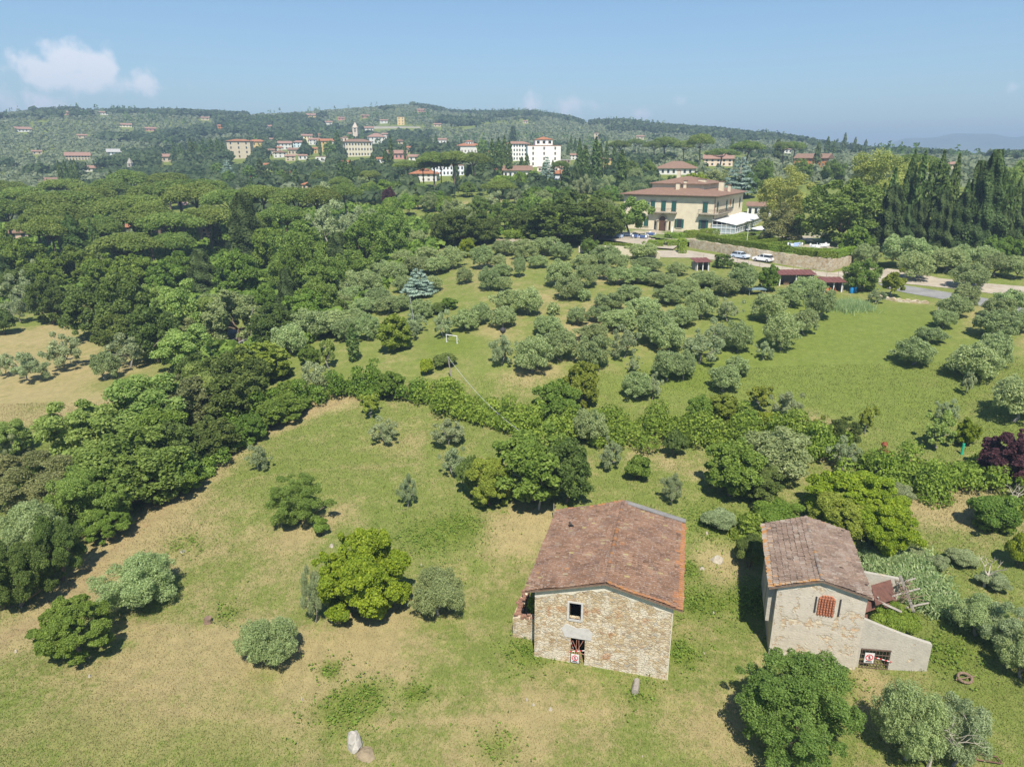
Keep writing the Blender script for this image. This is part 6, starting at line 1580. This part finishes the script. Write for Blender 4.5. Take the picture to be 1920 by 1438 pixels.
# cars
def car(px, py, rz, col, label, s=1.):
    P = at(px, py); P[2] += .06; root = empty('parked_car', P, rz, label=label, cat='car'); root.scale = (s,)*3
    prof = [(-2.02,.35),(-2.08,.62),(-1.95,.88),(-1.55,.95),(1.0,.98),(1.75,.86),(2.02,.70),(2.06,.42),(1.9,.30),(-1.9,.28)]
    paint = plain('car paint', col, .25, .03); m = MB()
    def loft(prof, w0, w1, zs, m, mi=0):
        n = len(prof); L = [(x, -(w0 if z < zs else w1), z) for x, z in prof]; Q = [(x, (w0 if z < zs else w1), z) for x, z in prof]
        m.face(L[::-1], mi); m.face(Q, mi)
        for i in range(n): m.face([L[i], L[(i+1) % n], Q[(i+1) % n], Q[i]], mi)
    loft(prof, .84, .80, .7, m)
    loft([(-1.62,1.40),(-1.35,1.47),(.1,1.47),(.45,1.38),(.2,1.40),(-1.3,1.38)], .62, .60, .5, m); m.build('body', paint, root)
    m = MB(); q = [(-1.93,.9),(-1.6,1.41),(.35,1.41),(1.12,.94)]
    a = [(x, -.77 if z < 1 else -.61, z) for x, z in q]; b = [(x, .77 if z < 1 else .61, z) for x, z in q]
    m.face(a); m.face(b[::-1])
    for i in range(3): m.face([a[i], b[i], b[i+1], a[i+1]])
    m.build('window', plain('car glass', (.03,.04,.05), .08, .05), root)
    m = MB()
    for y in (-1, 1):
        for x0, x1 in ((-.42, -.34), (.42, .50)): m.hexa([(x0,y*.772,.95),(x1,y*.772,.95),(x1,y*.762,.95),(x0,y*.762,.95),(x0,y*.628,1.40),(x1,y*.628,1.40),(x1,y*.612,1.40),(x0,y*.612,1.40)])
    m.build('pillar', paint, root)
    ty, rm = plain('tyre rubber', (.02,.02,.02), .9, .1), plain('wheel rim', (.5,.5,.52), .35, .05, metal=.6)
    for x in (-1.28, 1.30):
        for y in (-1, 1):
            m = MB(); m.tube([(x, y*.62, .31), (x, y*.86, .31)], .31, 14); w = m.build('wheel', ty, root); m = MB(); m.tube([(x, y*.861, .31), (x, y*.875, .31)], .19, 10); m.build('rim', rm, w)
    for y in (-.6, .6):
        m = MB(); m.box(1.93, 2.07, y-.18, y+.18, .60, .73); m.build('headlight', plain('headlight glass', (.7,.72,.75), .1, .03), root)
        m = MB(); m.box(-2.09, -1.98, y-.17, y+.17, .68, .84); m.build('tail_light', plain('tail light', (.35,.02,.02), .2, .05), root)
    TREES.append(dict(o=root, kind='car', desc='', x=px, y=py, w=36, h=16, lab='', ref='the ' + ('silver car' if 'silver' in label else 'white car')))
dirw = at(1472, 504)-at(1373, 487); rzw = math.atan2(dirw[1], dirw[0])
car(1388, 485, rzw, (.50,.58,.68), "small silver-blue hatchback parked by the garden retaining wall", .95)
car(1431, 491, rzw+math.pi, (.80,.80,.80), "white car parked by the garden retaining wall", 1.05)
# fence of thin posts along the road
for k in range(14):
    x = 1318+k*21; y = 495+ (x-1318)*.130; P = at(x, y); m = MB(); m.tube([P-[0,0,.3], P+[0,0,1.9]], .035, 5)
    o = m.build('fence_post', WOODG); tag(o, "thin post of the wire fence along the gravel road", 'post', 'thin fence posts along the gravel road')
# goal, poles, wire
def goal(px, py, lab):
    P = at(px, py); r = empty('goal', P, -.5, label=lab, cat='goal'); m = MB(); w, h = .95, 1.15
    for x in (-w, w): m.tube([(x,0,0),(x,0,h)], .06, 7); m.tube([(x,0,.03),(x,.8,.03)], .04, 6)
    m.tube([(-w-.06,0,h),(w+.06,0,h)], .06, 7); m.tube([(-w,.8,.03),(w,.8,.03)], .04, 6)
    for x in (-w, w): m.tube([(x,.02,h),(x,.8,.03)], .03, 5)
    m.build('frame', WHITE, r); TREES.append(dict(o=r, kind='goal', desc='', x=px, y=py, w=14, h=14, lab='', ref='the white goal'))
goal(847, 643, "small white football goal on the grass below the grove")
m = MB(); P = at(977, 657); m.box(P[0]-.9, P[0]+.9, P[1]-.05, P[1]+.05, P[2]+.9, P[2]+1.0); m.tube([P, P+[0,0,.9]], .05, 6); tag(m.build('crossbar', WHITE), "white bar of a second goal peeping out between olives", 'goal')
def pole(px, base, top, r, mat, lab, cat='pole', lean=(0, 0), name='pole', ref=None):
    P = at(px, base); H = ztop(P, top)-P[2]; m = MB(); m.tube([P-[0,0,.4], P+[lean[0]*H, lean[1]*H, H]], [r, r*.75], 7); o = m.build(name, mat); tag(o, lab, cat)
    if ref: TREES.append(dict(o=o, kind='pole', desc='', x=px, y=(base+top)/2, w=4, h=base-top, lab=lab, ref=ref))
    return P+np.array([lean[0]*H, lean[1]*H, H])
GALV = plain('galvanised metal', (.46,.46,.46), .5, .08, metal=.3)
pole(1853, 634, 590, .07, GALV, "pale grey pole standing among the olives beside the lawn", lean=(.12, 0), ref="the pale pole")
pole(1754, 606, 576, .05, GALV, "thin grey pole beside the olive row on the lawn")
pt = pole(848, 712, 668, .10, WOODG, "wooden utility pole in front of the bramble hedge", lean=(-.16, 0), name='utility_pole', ref="the utility pole")
pole(1038, 975, 944, .06, WOODG, "short grey post behind the larger farmhouse roof", name='post')
lt_ = pole(470, 648, 578, .09, WOODG, "leaning utility pole beside the lane in the wood", lean=(.16, 0), name='utility_pole')
pole(780, 625, 555, .05, GALV, "thin dark pole among the olives by the blue-grey cedar", lean=(-.12, 0))
pole(943, 634, 606, .04, IRON, "thin dark stake with a black bag in the olive grove", name='stake')
m = MB(); P = at(943, 634); q = P+np.array([0, 0, ztop(P, 612)-P[2]-.5]); m.tube([q-[0,0,.6], q-[0,0,.3], q+[0,0,.1], q+[0,0,.35]], [.15,.42,.45,.1], 8); tag(m.build('bag', IRON, smooth=True), "black bag hanging on the stake in the olive grove", 'bag')
E_ = at(1010, 880)+[0, 0, 3.0]; m = MB(); ps_ = [pt*(1-k/20)+E_*(k/20)-np.array([0, 0, 4*1.2*(k/20)*(1-k/20)]) for k in range(21)]; m.tube(ps_, .022, 4); tag(m.build('cable', plain('pale cable', (.42,.42,.42), .6, .05)), "thin sagging cable from the utility pole to the tangled tree", 'cable')
pole(18, 975, 930, .06, GALV, "street lamp arm showing at the edge of the tree belt", 'street lamp', (.25, .1), 'street_lamp')
P = at(1803, 852); m = MB(); m.tube([P, P+[0,0,1.25]], .13, 9); tag(m.build('tree_guard', plain('green plastic tube', (.03,.38,.22), .5, .05)), "bright green plastic guard round the stem of a sapling", 'tree guard')
# rocks, logs and scrap in the yard
ROCK = plain('lichened grey rock', (.40,.37,.32), .95, .35, 2.2, bump=.06); ROCKW = plain('pale stone', (.36,.32,.25), .95, .25, 4, bump=.03)
def rock(px, py, wpx, hpx, lab, mat=ROCKW, seed=0, name='rock', ref=None):
    g = np.random.default_rng(seed+int(px)); P = at(px, py); d = depth(P); q_ = 1. if wpx > 20 else .62; W = wpx/F*d*q_; H = hpx/F*d*q_*.9
    bm_v = []; n = 9; m = MB(); rings = [(0, 1.), (.35, 1.05), (.7, .8), (1., .45)]
    for z, s in rings:
        for k in range(n): t_ = 2*math.pi*k/n; q = s*(1+g.normal()*.13); m.v.append((W*.5*q*math.cos(t_), W*.42*q*math.sin(t_), -.2+(H+.2)*z*(1+g.normal()*.08))); m.a.append(.5)
    for i in range(3):
        for k in range(n): m.f.append((i*n+k, i*n+(k+1) % n, (i+1)*n+(k+1) % n, (i+1)*n+k)); m.m.append(0)
    m.f.append(tuple(3*n+k for k in range(n))); m.m.append(0)
    o = m.build(name, mat, loc=P, rz=g.uniform(0, 3)); tag(o, lab, 'rock')
    if ref: TREES.append(dict(o=o, kind='rock', desc='', x=px, y=py-hpx/2, w=wpx, h=hpx, lab=lab, ref=ref))
rock(664, 1398, 34, 36, "big upright grey boulder in the weeds of the lower meadow", ROCK, 1, 'boulder', "the big boulder")
rock(685, 1414, 44, 7, "flat buried stone beside the big boulder", plain('earthy stone', (.24,.19,.12), .95, .25), 2)
for x, y, w, h, lab in ((566, 1312, 9, 8, "small pale stone between the boulder and the twin-crowned olive"), (622, 1024, 18, 8, "grey stone at the edge of the yellow-green meadow tree"), (342, 1034, 18, 6, "flat grey stone in the dry patch of the meadow"), (168, 1268, 12, 6, "pale stone before the round tree low in the meadow"),
        (30, 1222, 12, 7, "white stone at the lower edge of the dry belt"), (988, 1312, 12, 8, "first pale stone of the broken heap before the larger farmhouse"), (1000, 1322, 10, 8, "second pale stone of the broken heap before the larger farmhouse"), (1032, 1330, 16, 7, "orange-brown stone of the broken heap before the larger farmhouse"),
        (1338, 1150, 8, 6, "small white stone between the farmhouses"), (1320, 1225, 8, 5, "grey stone in the weeds between the farmhouses"), (1345, 1050, 26, 8, "flat pale slab on the dirt between the farmhouse backs"), (1316, 1066, 18, 7, "pale slab fragment on the dirt between the farmhouse backs"), (1325, 1000, 12, 7, "stone in the grass behind the larger farmhouse roof"), (790, 1060, 9, 6, "pale stone beside the weeds above the grey olive"), (1204, 1418, 7, 4, "white stone at the bottom edge of the yard"), (700, 1300, 7, 4, "small stone in the weeds above the boulder")):
    rock(x, y, w, h, lab, ROCKW, int(y))
P = at(1190, 1303); Q = at(1194, 1280); d = Q-P; m = MB(); m.tube([P+[0,0,.22], Q+[0,0,.22]], [.24,.22], 9); o = m.build('log', WOODG); tag(o, "thick grey squared log lying before the larger farmhouse", 'log')
TREES.append(dict(o=o, kind='log', desc='', x=1190, y=1292, w=16, h=24, lab='', ref='the grey log'))
P = at(390, 1166); m = MB(); m.tube([P-[0,0,.2], P+[0,0,.15], P+[.05,0,.4]], [.4,.3,.27], 9); tag(m.build('stump', WOODB), "dark tree stump in the mid meadow", 'stump')
P = at(1808, 1276); m = MB()
for k in range(14):
    a, b = 2*math.pi*k/14, 2*math.pi*(k+1)/14; m.tube([P+[.45*math.cos(a), .35*math.sin(a), .25+.12*math.sin(a)], P+[.45*math.cos(b), .35*math.sin(b), .25+.12*math.sin(b)]], .09, 6)
m.tube([P+[-.6,0,.1], P+[.7,.1,.3]], .05, 5); tag(m.build('scrap_wheel', WOODB), "rusty scrap wheel lying in the weeds below the lean-to ruin", 'scrap')
P = at(1850, 1428); m = MB()
for a, b in (((-.7,0,.2),(.7,-.3,.2)), ((-.7,.5,.2),(.7,.2,.2)), ((-.7,0,.2),(-.7,.5,.2)), ((.7,-.3,.2),(.7,.2,.2)), ((-.7,0,.2),(-.75,0,.8)), ((-.7,.5,.2),(-.75,.5,.8)), ((-.75,0,.8),(-.75,.5,.8)), ((0,-.15,.2),(0,.35,.2))): m.tube([P+np.array(a), P+np.array(b)], .04, 5)
tag(m.build('metal_frame', plain('rusty frame', (.16,.08,.06), .85, .25)), "rusty metal frame at the bottom corner of the yard", 'scrap')
def dead_tree(px, py, top, seed, lab):
    g = np.random.default_rng(seed); P = at(px, py); H = ztop(P, top)-P[2]; m = MB()
    def br(a, d, L, r, n):
        b = a+d*L; m.tube([a, (a+b)/2+g.normal(size=3)*L*.06, b], [r, r*.8, r*.5], 5)
        if n:
            for _ in range(3): q = d+g.normal(size=3)*.55; br(b, q/np.linalg.norm(q), L*.68, r*.5, n-1)
    br(P-[0,0,.2], np.array([.1,0,1.]), H*.42, .12, 3); tag(m.build('dead_tree', plain('bleached dead wood', (.42,.37,.30), .9, .2)), lab, 'tree')
dead_tree(1895, 965, 905, 3, "bleached dead tree with bare branches below the purple-leaved tree")
dead_tree(1740, 1440, 1318, 4, "dead bare branches sticking up from the olive below the ruin")
dead_tree(1010, 955, 850, 7, "bare grey branches showing inside the big tangled tree")
dead_tree(1845, 1100, 1040, 9, "thin bare tree in the rough slope beyond the lean-to ruin")
# brambly red-brown patch in the hedge
bramble([(1652,868),(1656,850)], 2.6, 1.2, "small red-brown dead bush in the hedge below the lawn", seed=21, mat='rust', name='dead_bush')
bramble([(808,752),(806,740)], 1.2, 1.2, "small brown dead bush at the bend of the bramble hedge", seed=22, mat='rust', name='dead_bush')
# ------------------------------------------------------------ ground cover nobody could count
def blades(name, P, hgt, wid, mat, g, lean=.35, label=None, var=None):
    n = len(P); a = g.uniform(0, 2*np.pi, n); u = np.stack([np.cos(a), np.sin(a), np.zeros(n)], -1)*(wid*g.uniform(.7, 1.3, n))[:, None]*.5
    tip = P + np.stack([g.normal(size=n)*lean*hgt, g.normal(size=n)*lean*hgt, hgt*g.uniform(.6, 1.3, n)], -1)
    V = np.stack([P-u, P+u, tip], 1).reshape(-1, 3)
    var = g.uniform(0, 1, n) if var is None else var
    o = link(bpy.data.objects.new(name, mesh_np(name, V, np.arange(n*3).reshape(-1, 3), mat, {'var': np.repeat(var, 3)})))
    return tag(o, label, kind='stuff')
GR = leaf('meadow grass', (.100,.134,.026), (.195,.225,.060), trans=.35, hv=0, gain=1.)
ST = leaf('dry straw grass', (.205,.155,.068), (.345,.285,.15), trans=.3, hv=0, gain=1.)
def near_grass():
    g = np.random.default_rng(2); n = 420000
    y = 27 + 62*g.random(n)**1.7; x = g.uniform(-1, 1, n)*(y*.95+6)
    d, l, s = masks(x, y)
    nz = .5*np.sin(x*.9+np.sin(y*.7)*1.5)*np.sin(y*.8+1)+.5*np.sin(x*2.3+y*1.1)*np.sin(y*1.9-x*.6)
    hx = np.zeros(n, bool)
    for ox, oy, yaw, W, L in ((1.6, 41.41, -.25, 9.4, 11.6), (18.61, 41.68, -.27, 5.8, 8.8)):
        c, s_ = math.cos(yaw), math.sin(yaw); a = c*(x-ox)+s_*(y-oy); b = -s_*(x-ox)+c*(y-oy); hx |= (a > -.1) & (a < W+.1) & (b > -.1) & (b < L+.1)
    keep = ~hx & (g.random(n) > s*.8); x, y, d, l, nz = x[keep], y[keep], d[keep], l[keep], nz[keep]
    P = np.stack([x, y, hfun(x, y)-.01], -1); r = np.hypot(x, y)
    isdry = (d + nz*.35 + g.normal(size=len(x))*.22) > .62
    h = (.09+.05*sstep(40, 80, r))*(1+.5*np.clip(l, 0, 1))
    for nm, k, mt in (('meadow_grass', ~isdry, GR), ('straw_grass', isdry, ST)):
        blades(nm, P[k], h[k], .045+.03*sstep(40, 80, r[k]), mt, g)
near_grass()
def weeds():
    g = np.random.default_rng(5); Ps = []
    for a, b, ra, k in LUSHP:
        if math.hypot(a, b) > 66 or k < .48: continue
        n = int(200*ra*ra*k*k); q = g.normal(size=(n, 2))*ra*g.choice([.45, .75, 1.1], size=(n, 1)); Ps.append(np.array([a, b])+q)
    q = np.vstack(Ps); q = np.vstack([q + g.normal(size=q.shape)*.12 for _ in range(3)])
    ok = np.ones(len(q), bool)
    for ox, oy, yaw, W, L in ((1.6, 41.41, -.25, 9.4, 11.6), (18.61, 41.68, -.27, 5.8, 8.8)):
        c, s_ = math.cos(yaw), math.sin(yaw); a = c*(q[:, 0]-ox)+s_*(q[:, 1]-oy); b = -s_*(q[:, 0]-ox)+c*(q[:, 1]-oy); ok &= ~((a > -.05) & (a < W+.05) & (b > -.05) & (b < L+.05))
    q = q[ok]; clump = .5+.5*np.sin(q[:, 0]*3.1)*np.sin(q[:, 1]*2.7); q = q[g.random(len(q)) < clump*.9+.1]
    n = len(q); c = np.stack([q[:, 0], q[:, 1], hfun(q[:, 0], q[:, 1])+g.uniform(.02, .28, n)], -1)
    V = cards(c, np.array([0, 0, 1.])+g.normal(size=(n, 3))*.55, g.uniform(.08, .17, n), g.uniform(.12, .24, n), g)
    tag(link(bpy.data.objects.new('weeds', crown_mesh('weeds', V, g.uniform(0, 1, n), LM['weed']))), kind='stuff')
weeds()
def canes():
    g = np.random.default_rng(6); P = []
    for px, py, r, n in ((1665, 1075, 1.5, 1300), (1700, 1062, 1.5, 1000), (1640, 1048, 1.1, 700), (1735, 1105, 1.2, 800), (1760, 1140, 1.2, 500), (1700, 1115, .9, 400)):
        c = at(px, py); q = c[:2]+g.normal(size=(n, 2))*r*.6; P.append(np.stack([q[:, 0], q[:, 1], hfun(q[:, 0], q[:, 1])], -1))
    P = np.vstack(P); n = len(P); k = 5; c = np.repeat(P, k, 0); c[:, 2] += g.uniform(.05, 1.0, n*k); c[:, :2] += g.normal(size=(n*k, 2))*.12
    tg = np.stack([g.normal(size=n*k)*.6, g.normal(size=n*k)*.6, np.ones(n*k)*.9], -1)
    V = cards(c, g.normal(size=(n*k, 3)), g.uniform(.07, .13, n*k), g.uniform(.3, .6, n*k), g, tg)
    tag(link(bpy.data.objects.new('reeds', crown_mesh('reeds', V, g.uniform(0, 1, n*k), LM['cane']))), kind='stuff')
    P = []
    for px, py, r, n in ((1580, 578, 1.8, 900), (1600, 574, 1.6, 700), (1618, 580, 1.2, 300)):
        c = at(px, py); q = c[:2]+g.normal(size=(n, 2))*r*.7; P.append(np.stack([q[:, 0], q[:, 1], hfun(q[:, 0], q[:, 1])], -1))
    P = np.vstack(P); P = np.repeat(P, 2, 0)+g.normal(size=(len(P)*2, 3))*[.2, .2, 0]; blades('tall_dry_grass', P, np.full(len(P), .95), np.full(len(P), .09), LM['cane'], g, .35)
canes()
# ------------------------------------------------------------ far woods and groves
def tree_cards(P, W, H, k, shape, g, low=.0):
    n = len(P); N = n*k; d = g.normal(size=(N, 3)); d /= np.linalg.norm(d, axis=1, keepdims=True); d[:, 2] = np.where(d[:, 2] < -.25, -d[:, 2], d[:, 2])
    Wr, Hr = np.repeat(W, k), np.repeat(H, k)
    if shape == 'cone':
        t_ = g.uniform(0, 1, N); a = g.uniform(0, 6.283, N); pr = np.clip(np.sin(np.pi*np.clip(t_*.9+.1, 0, 1)), 0, 1)**.7
        c = np.stack([np.cos(a)*pr*Wr*.45, np.sin(a)*pr*Wr*.45, t_*Hr], -1); nr = np.stack([np.cos(a), np.sin(a), np.full(N, .4)], -1)
        sw, sl = Wr*.42, Hr*.26
    else:
        c = d*np.stack([Wr*.44, Wr*.44, Hr*.46], -1)*g.uniform(.75, 1.05, N)[:, None]; c[:, 2] += Hr*(.48+low); nr = d; f_ = math.sqrt(13./k); sw, sl = Wr*.46*f_, Wr*.52*f_
    c += np.repeat(P, k, 0); tv = np.repeat(g.uniform(0, 1, n), k)
    s = g.uniform(.6, 1.25, N)
    return cards(c, nr+g.normal(size=(N, 3))*.45, sw*s, sl*s, g), np.clip(.55*tv+.45*g.uniform(0, 1, N), 0, 1)
def noise2(x, y, s, seed=0):
    r_ = np.random.default_rng(seed); v = np.zeros(x.shape)
    for o in range(4):
        for _ in range(3):
            a = r_.uniform(0, 6.28); f = (2**o)/s*r_.uniform(.7, 1.4)*6.28; v += np.sin((x*math.cos(a)+y*math.sin(a))*f+r_.uniform(0, 6.28))/(1.7**o)
    return v/3
def vis_ok(P, H, base_lift=0):
    """keeps a clearing before each building, so that no wood stands on it or straight before it"""
    d = P[:, 1]*math.cos(PITCH)-(P[:, 2]-CAMZ)*math.sin(PITCH); up = P[:, 1]*math.sin(PITCH)+(P[:, 2]+H-CAMZ)*math.cos(PITCH)
    X = 960+F*P[:, 0]/d; Y = 719-F*up/d; r = np.hypot(P[:, 0], P[:, 1]); ok = np.ones(len(P), bool)
    for bx, by, w, h, br in BUILD: ok &= ~((np.abs(X-bx) < w*.5+3) & (r < br+12) & (r > br*.45) & (Y < by+1)) & ~((np.abs(X-bx) < w*.5+2) & (np.abs(r-br) < 14))
    return ok, X, Y
def far_cover():
    g = np.random.default_rng(9)
    # random candidates over the hillside sector
    n = 60000; r = np.sqrt(g.uniform(250**2, 1520**2, n)); az = g.uniform(-41, 41, n)
    x, y = r*np.sin(np.radians(az)), r*np.cos(np.radians(az)); rid = 1500-400*sstep(8, 28, az)
    k = r < rid*1.01; x, y, r, az, rid = x[k], y[k], r[k], az[k], rid[k]
    z = hfun(x, y); P = np.stack([x, y, z-.4], -1)
    wood = noise2(x, y, 420, 3) + .75*sstep(.84, .95, r/rid)*sstep(21, 14, az) - .5*sstep(14, 22, az) + .25*sstep(12, -5, az)*sstep(600, 300, r) - .10
    q, X, Y = vis_ok(P, np.full(len(P), 7.))
    near = r < 520                                   # around the individually built trees keep only low growth
    w1 = q & ((wood > .12) | ((noise2(x, y, 210, 17) > .62) & (g.random(len(P)) < .06))) & (g.random(len(P)) < np.where(near, .45, 1.0))
    W = g.uniform(8., 13., len(P)); H = W*g.uniform(.62, .9); H = np.where(near, H*.6, H)
    A_ = w1 & (r < 700); B_ = w1 & ~A_; V, v = tree_cards(P[A_], W[A_], H[A_], 60, 'ball', g); V2, v2 = tree_cards(P[B_], W[B_], H[B_], 22, 'ball', g); V, v = np.vstack([V, V2]), np.r_[v, v2]
    tag(link(bpy.data.objects.new('far_woods', crown_mesh('far_woods', V, v, LM['farwood']))), kind='stuff')
    # conifers on the crest and in dark stands
    c1 = q & ~near & ((wood > .75) | ((r > rid*.93) & (az < 19) & (noise2(x, y, 160, 8) > -.2)) | ((noise2(x, y, 150, 5) > .85))) & (g.random(len(P)) < .5)
    Wc = g.uniform(2.6, 4.8, len(P)); Hc = g.uniform(8, 13.5, len(P))
    V, v = tree_cards(P[c1], Wc[c1], Hc[c1], 14, 'cone', g)
    tag(link(bpy.data.objects.new('far_conifer_woods', crown_mesh('far_conifer_woods', V, v, LM['cyp']))), kind='stuff')
    # olive groves planted in rows over the open ground
    gx, gy = np.meshgrid(np.arange(-1000, 1000, 7.2), np.arange(230, 1520, 8.4)); gx = gx.ravel()+g.normal(size=gx.size)*.8; gy = gy.ravel()+g.normal(size=gy.size)*.8
    a = .35; x, y = gx*math.cos(a)-gy*math.sin(a), gx*math.sin(a)+gy*math.cos(a); x = x+330
    r = np.hypot(x, y); az = np.degrees(np.arctan2(x, y)); rid = 1500-400*sstep(8, 28, az)
    k = (np.abs(az) < 41) & (r > 300) & (r < rid); x, y, r = x[k], y[k], r[k]
    wood = noise2(x, y, 420, 3)+.75*sstep(.84, .95, r/rid[k])*sstep(21, 14, az[k]) - .5*sstep(14, 22, az[k]) + .25*sstep(12, -5, az[k])*sstep(600, 300, r) - .10
    P = np.stack([x, y, hfun(x, y)-.2], -1); W = g.uniform(4.6, 6.8, len(P)); q, X, Y = vis_ok(P, np.full(len(P), 4.5))
    k = q & (wood < .16) & (noise2(x, y, 210, 17) < .62) & (g.random(len(P)) < .93)
    V, v = tree_cards(P[k], W[k], W[k]*.8, 20, 'ball', g)
    tag(link(bpy.data.objects.new('far_olive_groves', crown_mesh('far_olive_groves', V, v, LM['fargrove']))), kind='stuff')
far_cover()
def undergrowth():
    g = np.random.default_rng(12); PW = WOODP; n = 9000
    x0, y0 = PW.min(0); x1, y1 = PW.max(0); x = g.uniform(x0, x1, n); y = g.uniform(y0, min(y1, 300), n)
    k = in_poly(x, y, PW) & ~in_poly(x, y, DRYF) & (np.hypot(x, y) > 70) & (seg_dist(x, y, BELT) > 3); x, y = x[k], y[k]
    for a, b in ((440, 630), (600, 678), (772, 455), (850, 385)):
        c = at(a, b); k = np.hypot(x-c[0], y-c[1]) > 9; x, y = x[k], y[k]
    P = np.stack([x, y, hfun(x, y)-.3], -1); q, X, Y = vis_ok(P, np.full(len(P), 3.)); P = P[q]
    W = g.uniform(2.2, 4.6, len(P)); V, v = tree_cards(P, W, W*g.uniform(.5, .8, len(P)), 34, 'ball', g)
    tag(link(bpy.data.objects.new('undergrowth', crown_mesh('undergrowth', V, v, LM['mid']))), kind='stuff')
undergrowth()

# ------------------------------------------------------------ labels that single out each tree by what stands beside it
def label_trees():
    refs = [t for t in TREES if t.get('ref')] + [dict(x=a, y=b, ref=c) for a, b, c in ((772, 455, 'the bare dirt patch on the slope'), (440, 628, 'the asphalt lane in the wood'), (1557, 500, 'the corner of the retaining wall'),
            (1245, 440, 'the villa entrance'), (1416, 548, 'the bluish sheet table'), (1600, 549, 'the blue barrels'), (1690, 565, 'the dry-stone edging'), (1380, 420, 'the white awning'), (977, 655, 'the second goal bar'), (943, 620, 'the stake with the black bag'), (990, 455, 'the rubble wall under the oaks'), (1140, 470, 'the cream garden wall'))]
    todo = [t for t in TREES if t['desc']]
    names = ['', 'second ', 'third ', 'fourth ', 'fifth ', 'sixth ', 'seventh ', 'eighth ']
    rels = {'l': 'to the left of', 'r': 'to the right of', 'u': 'behind', 'd': 'in front of'}
    opts = []
    for ri, rf in enumerate(refs):
        by = {}
        for ti, t in enumerate(todo):
            if t.get('ref') == rf['ref']: continue
            dx, dy = t['x']-rf['x'], (t['y']-rf['y'])*1.5
            ds = math.hypot(dx, dy)
            if ds > 300: continue
            s = 'l' if dx < -abs(dy) else 'r' if dx >= abs(dy) else 'u' if dy < 0 else 'd'
            by.setdefault((t['desc'], s), []).append((ds, ti))
        for (dsc, s), L in by.items():
            for k, (ds, ti) in enumerate(sorted(L)[:8]): opts.append((k*1.0 + ds/45., k, ds, ti, ri, s))
    opts.sort(); done = set()
    for _, k, ds, ti, ri, s in opts:
        if ti in done or todo[ti]['lab']: continue
        done.add(ti); t = todo[ti]
        t['o']['label'] = f"{t['desc'] if len((t['desc'] + names[k] + rels[s] + ' ' + refs[ri]['ref']).split()) < 14 else t['desc'].split(' ', 1)[1]}, {names[k]}{'nearest ' if k == 0 else 'nearest '}{rels[s]} {refs[ri]['ref']}"
    left = [t for i, t in enumerate(todo) if i not in done and not t['lab']]
    bands = {}
    for t in left: bands.setdefault(t['desc'], []).append(t)
    for dsc, L in bands.items():
        for k, t in enumerate(sorted(L, key=lambda t: t['x'])):
            t['o']['label'] = f"{dsc} standing apart, {(names[k] or 'first ') if k < 8 else 'next '}from the left of those"
            t['o']['group'] = t['o'].get('group') or 'trees standing apart'
    print('labels by landmark', len(done), 'left', len(left))
label_trees()

# ------------------------------------------------------------ the summer haze
m = MB(); m.box(-6700, 6700, -6700, 6700, -45, 232)
hz = m.build('haze', [bpy.data.materials.new('summer haze')]); tag(hz, kind='stuff')
hm = hz.data.materials[0]; hm.use_nodes = True; hm.node_tree.nodes.clear()
ho = hm.node_tree.nodes.new("ShaderNodeOutputMaterial"); pv = hm.node_tree.nodes.new("ShaderNodeVolumePrincipled")
pv.inputs['Color'].default_value = (.52, .70, .92, 1); pv.inputs['Density'].default_value = .00040; pv.inputs['Anisotropy'].default_value = 0.1
hm.node_tree.links.new(pv.outputs[0], ho.inputs['Volume'])
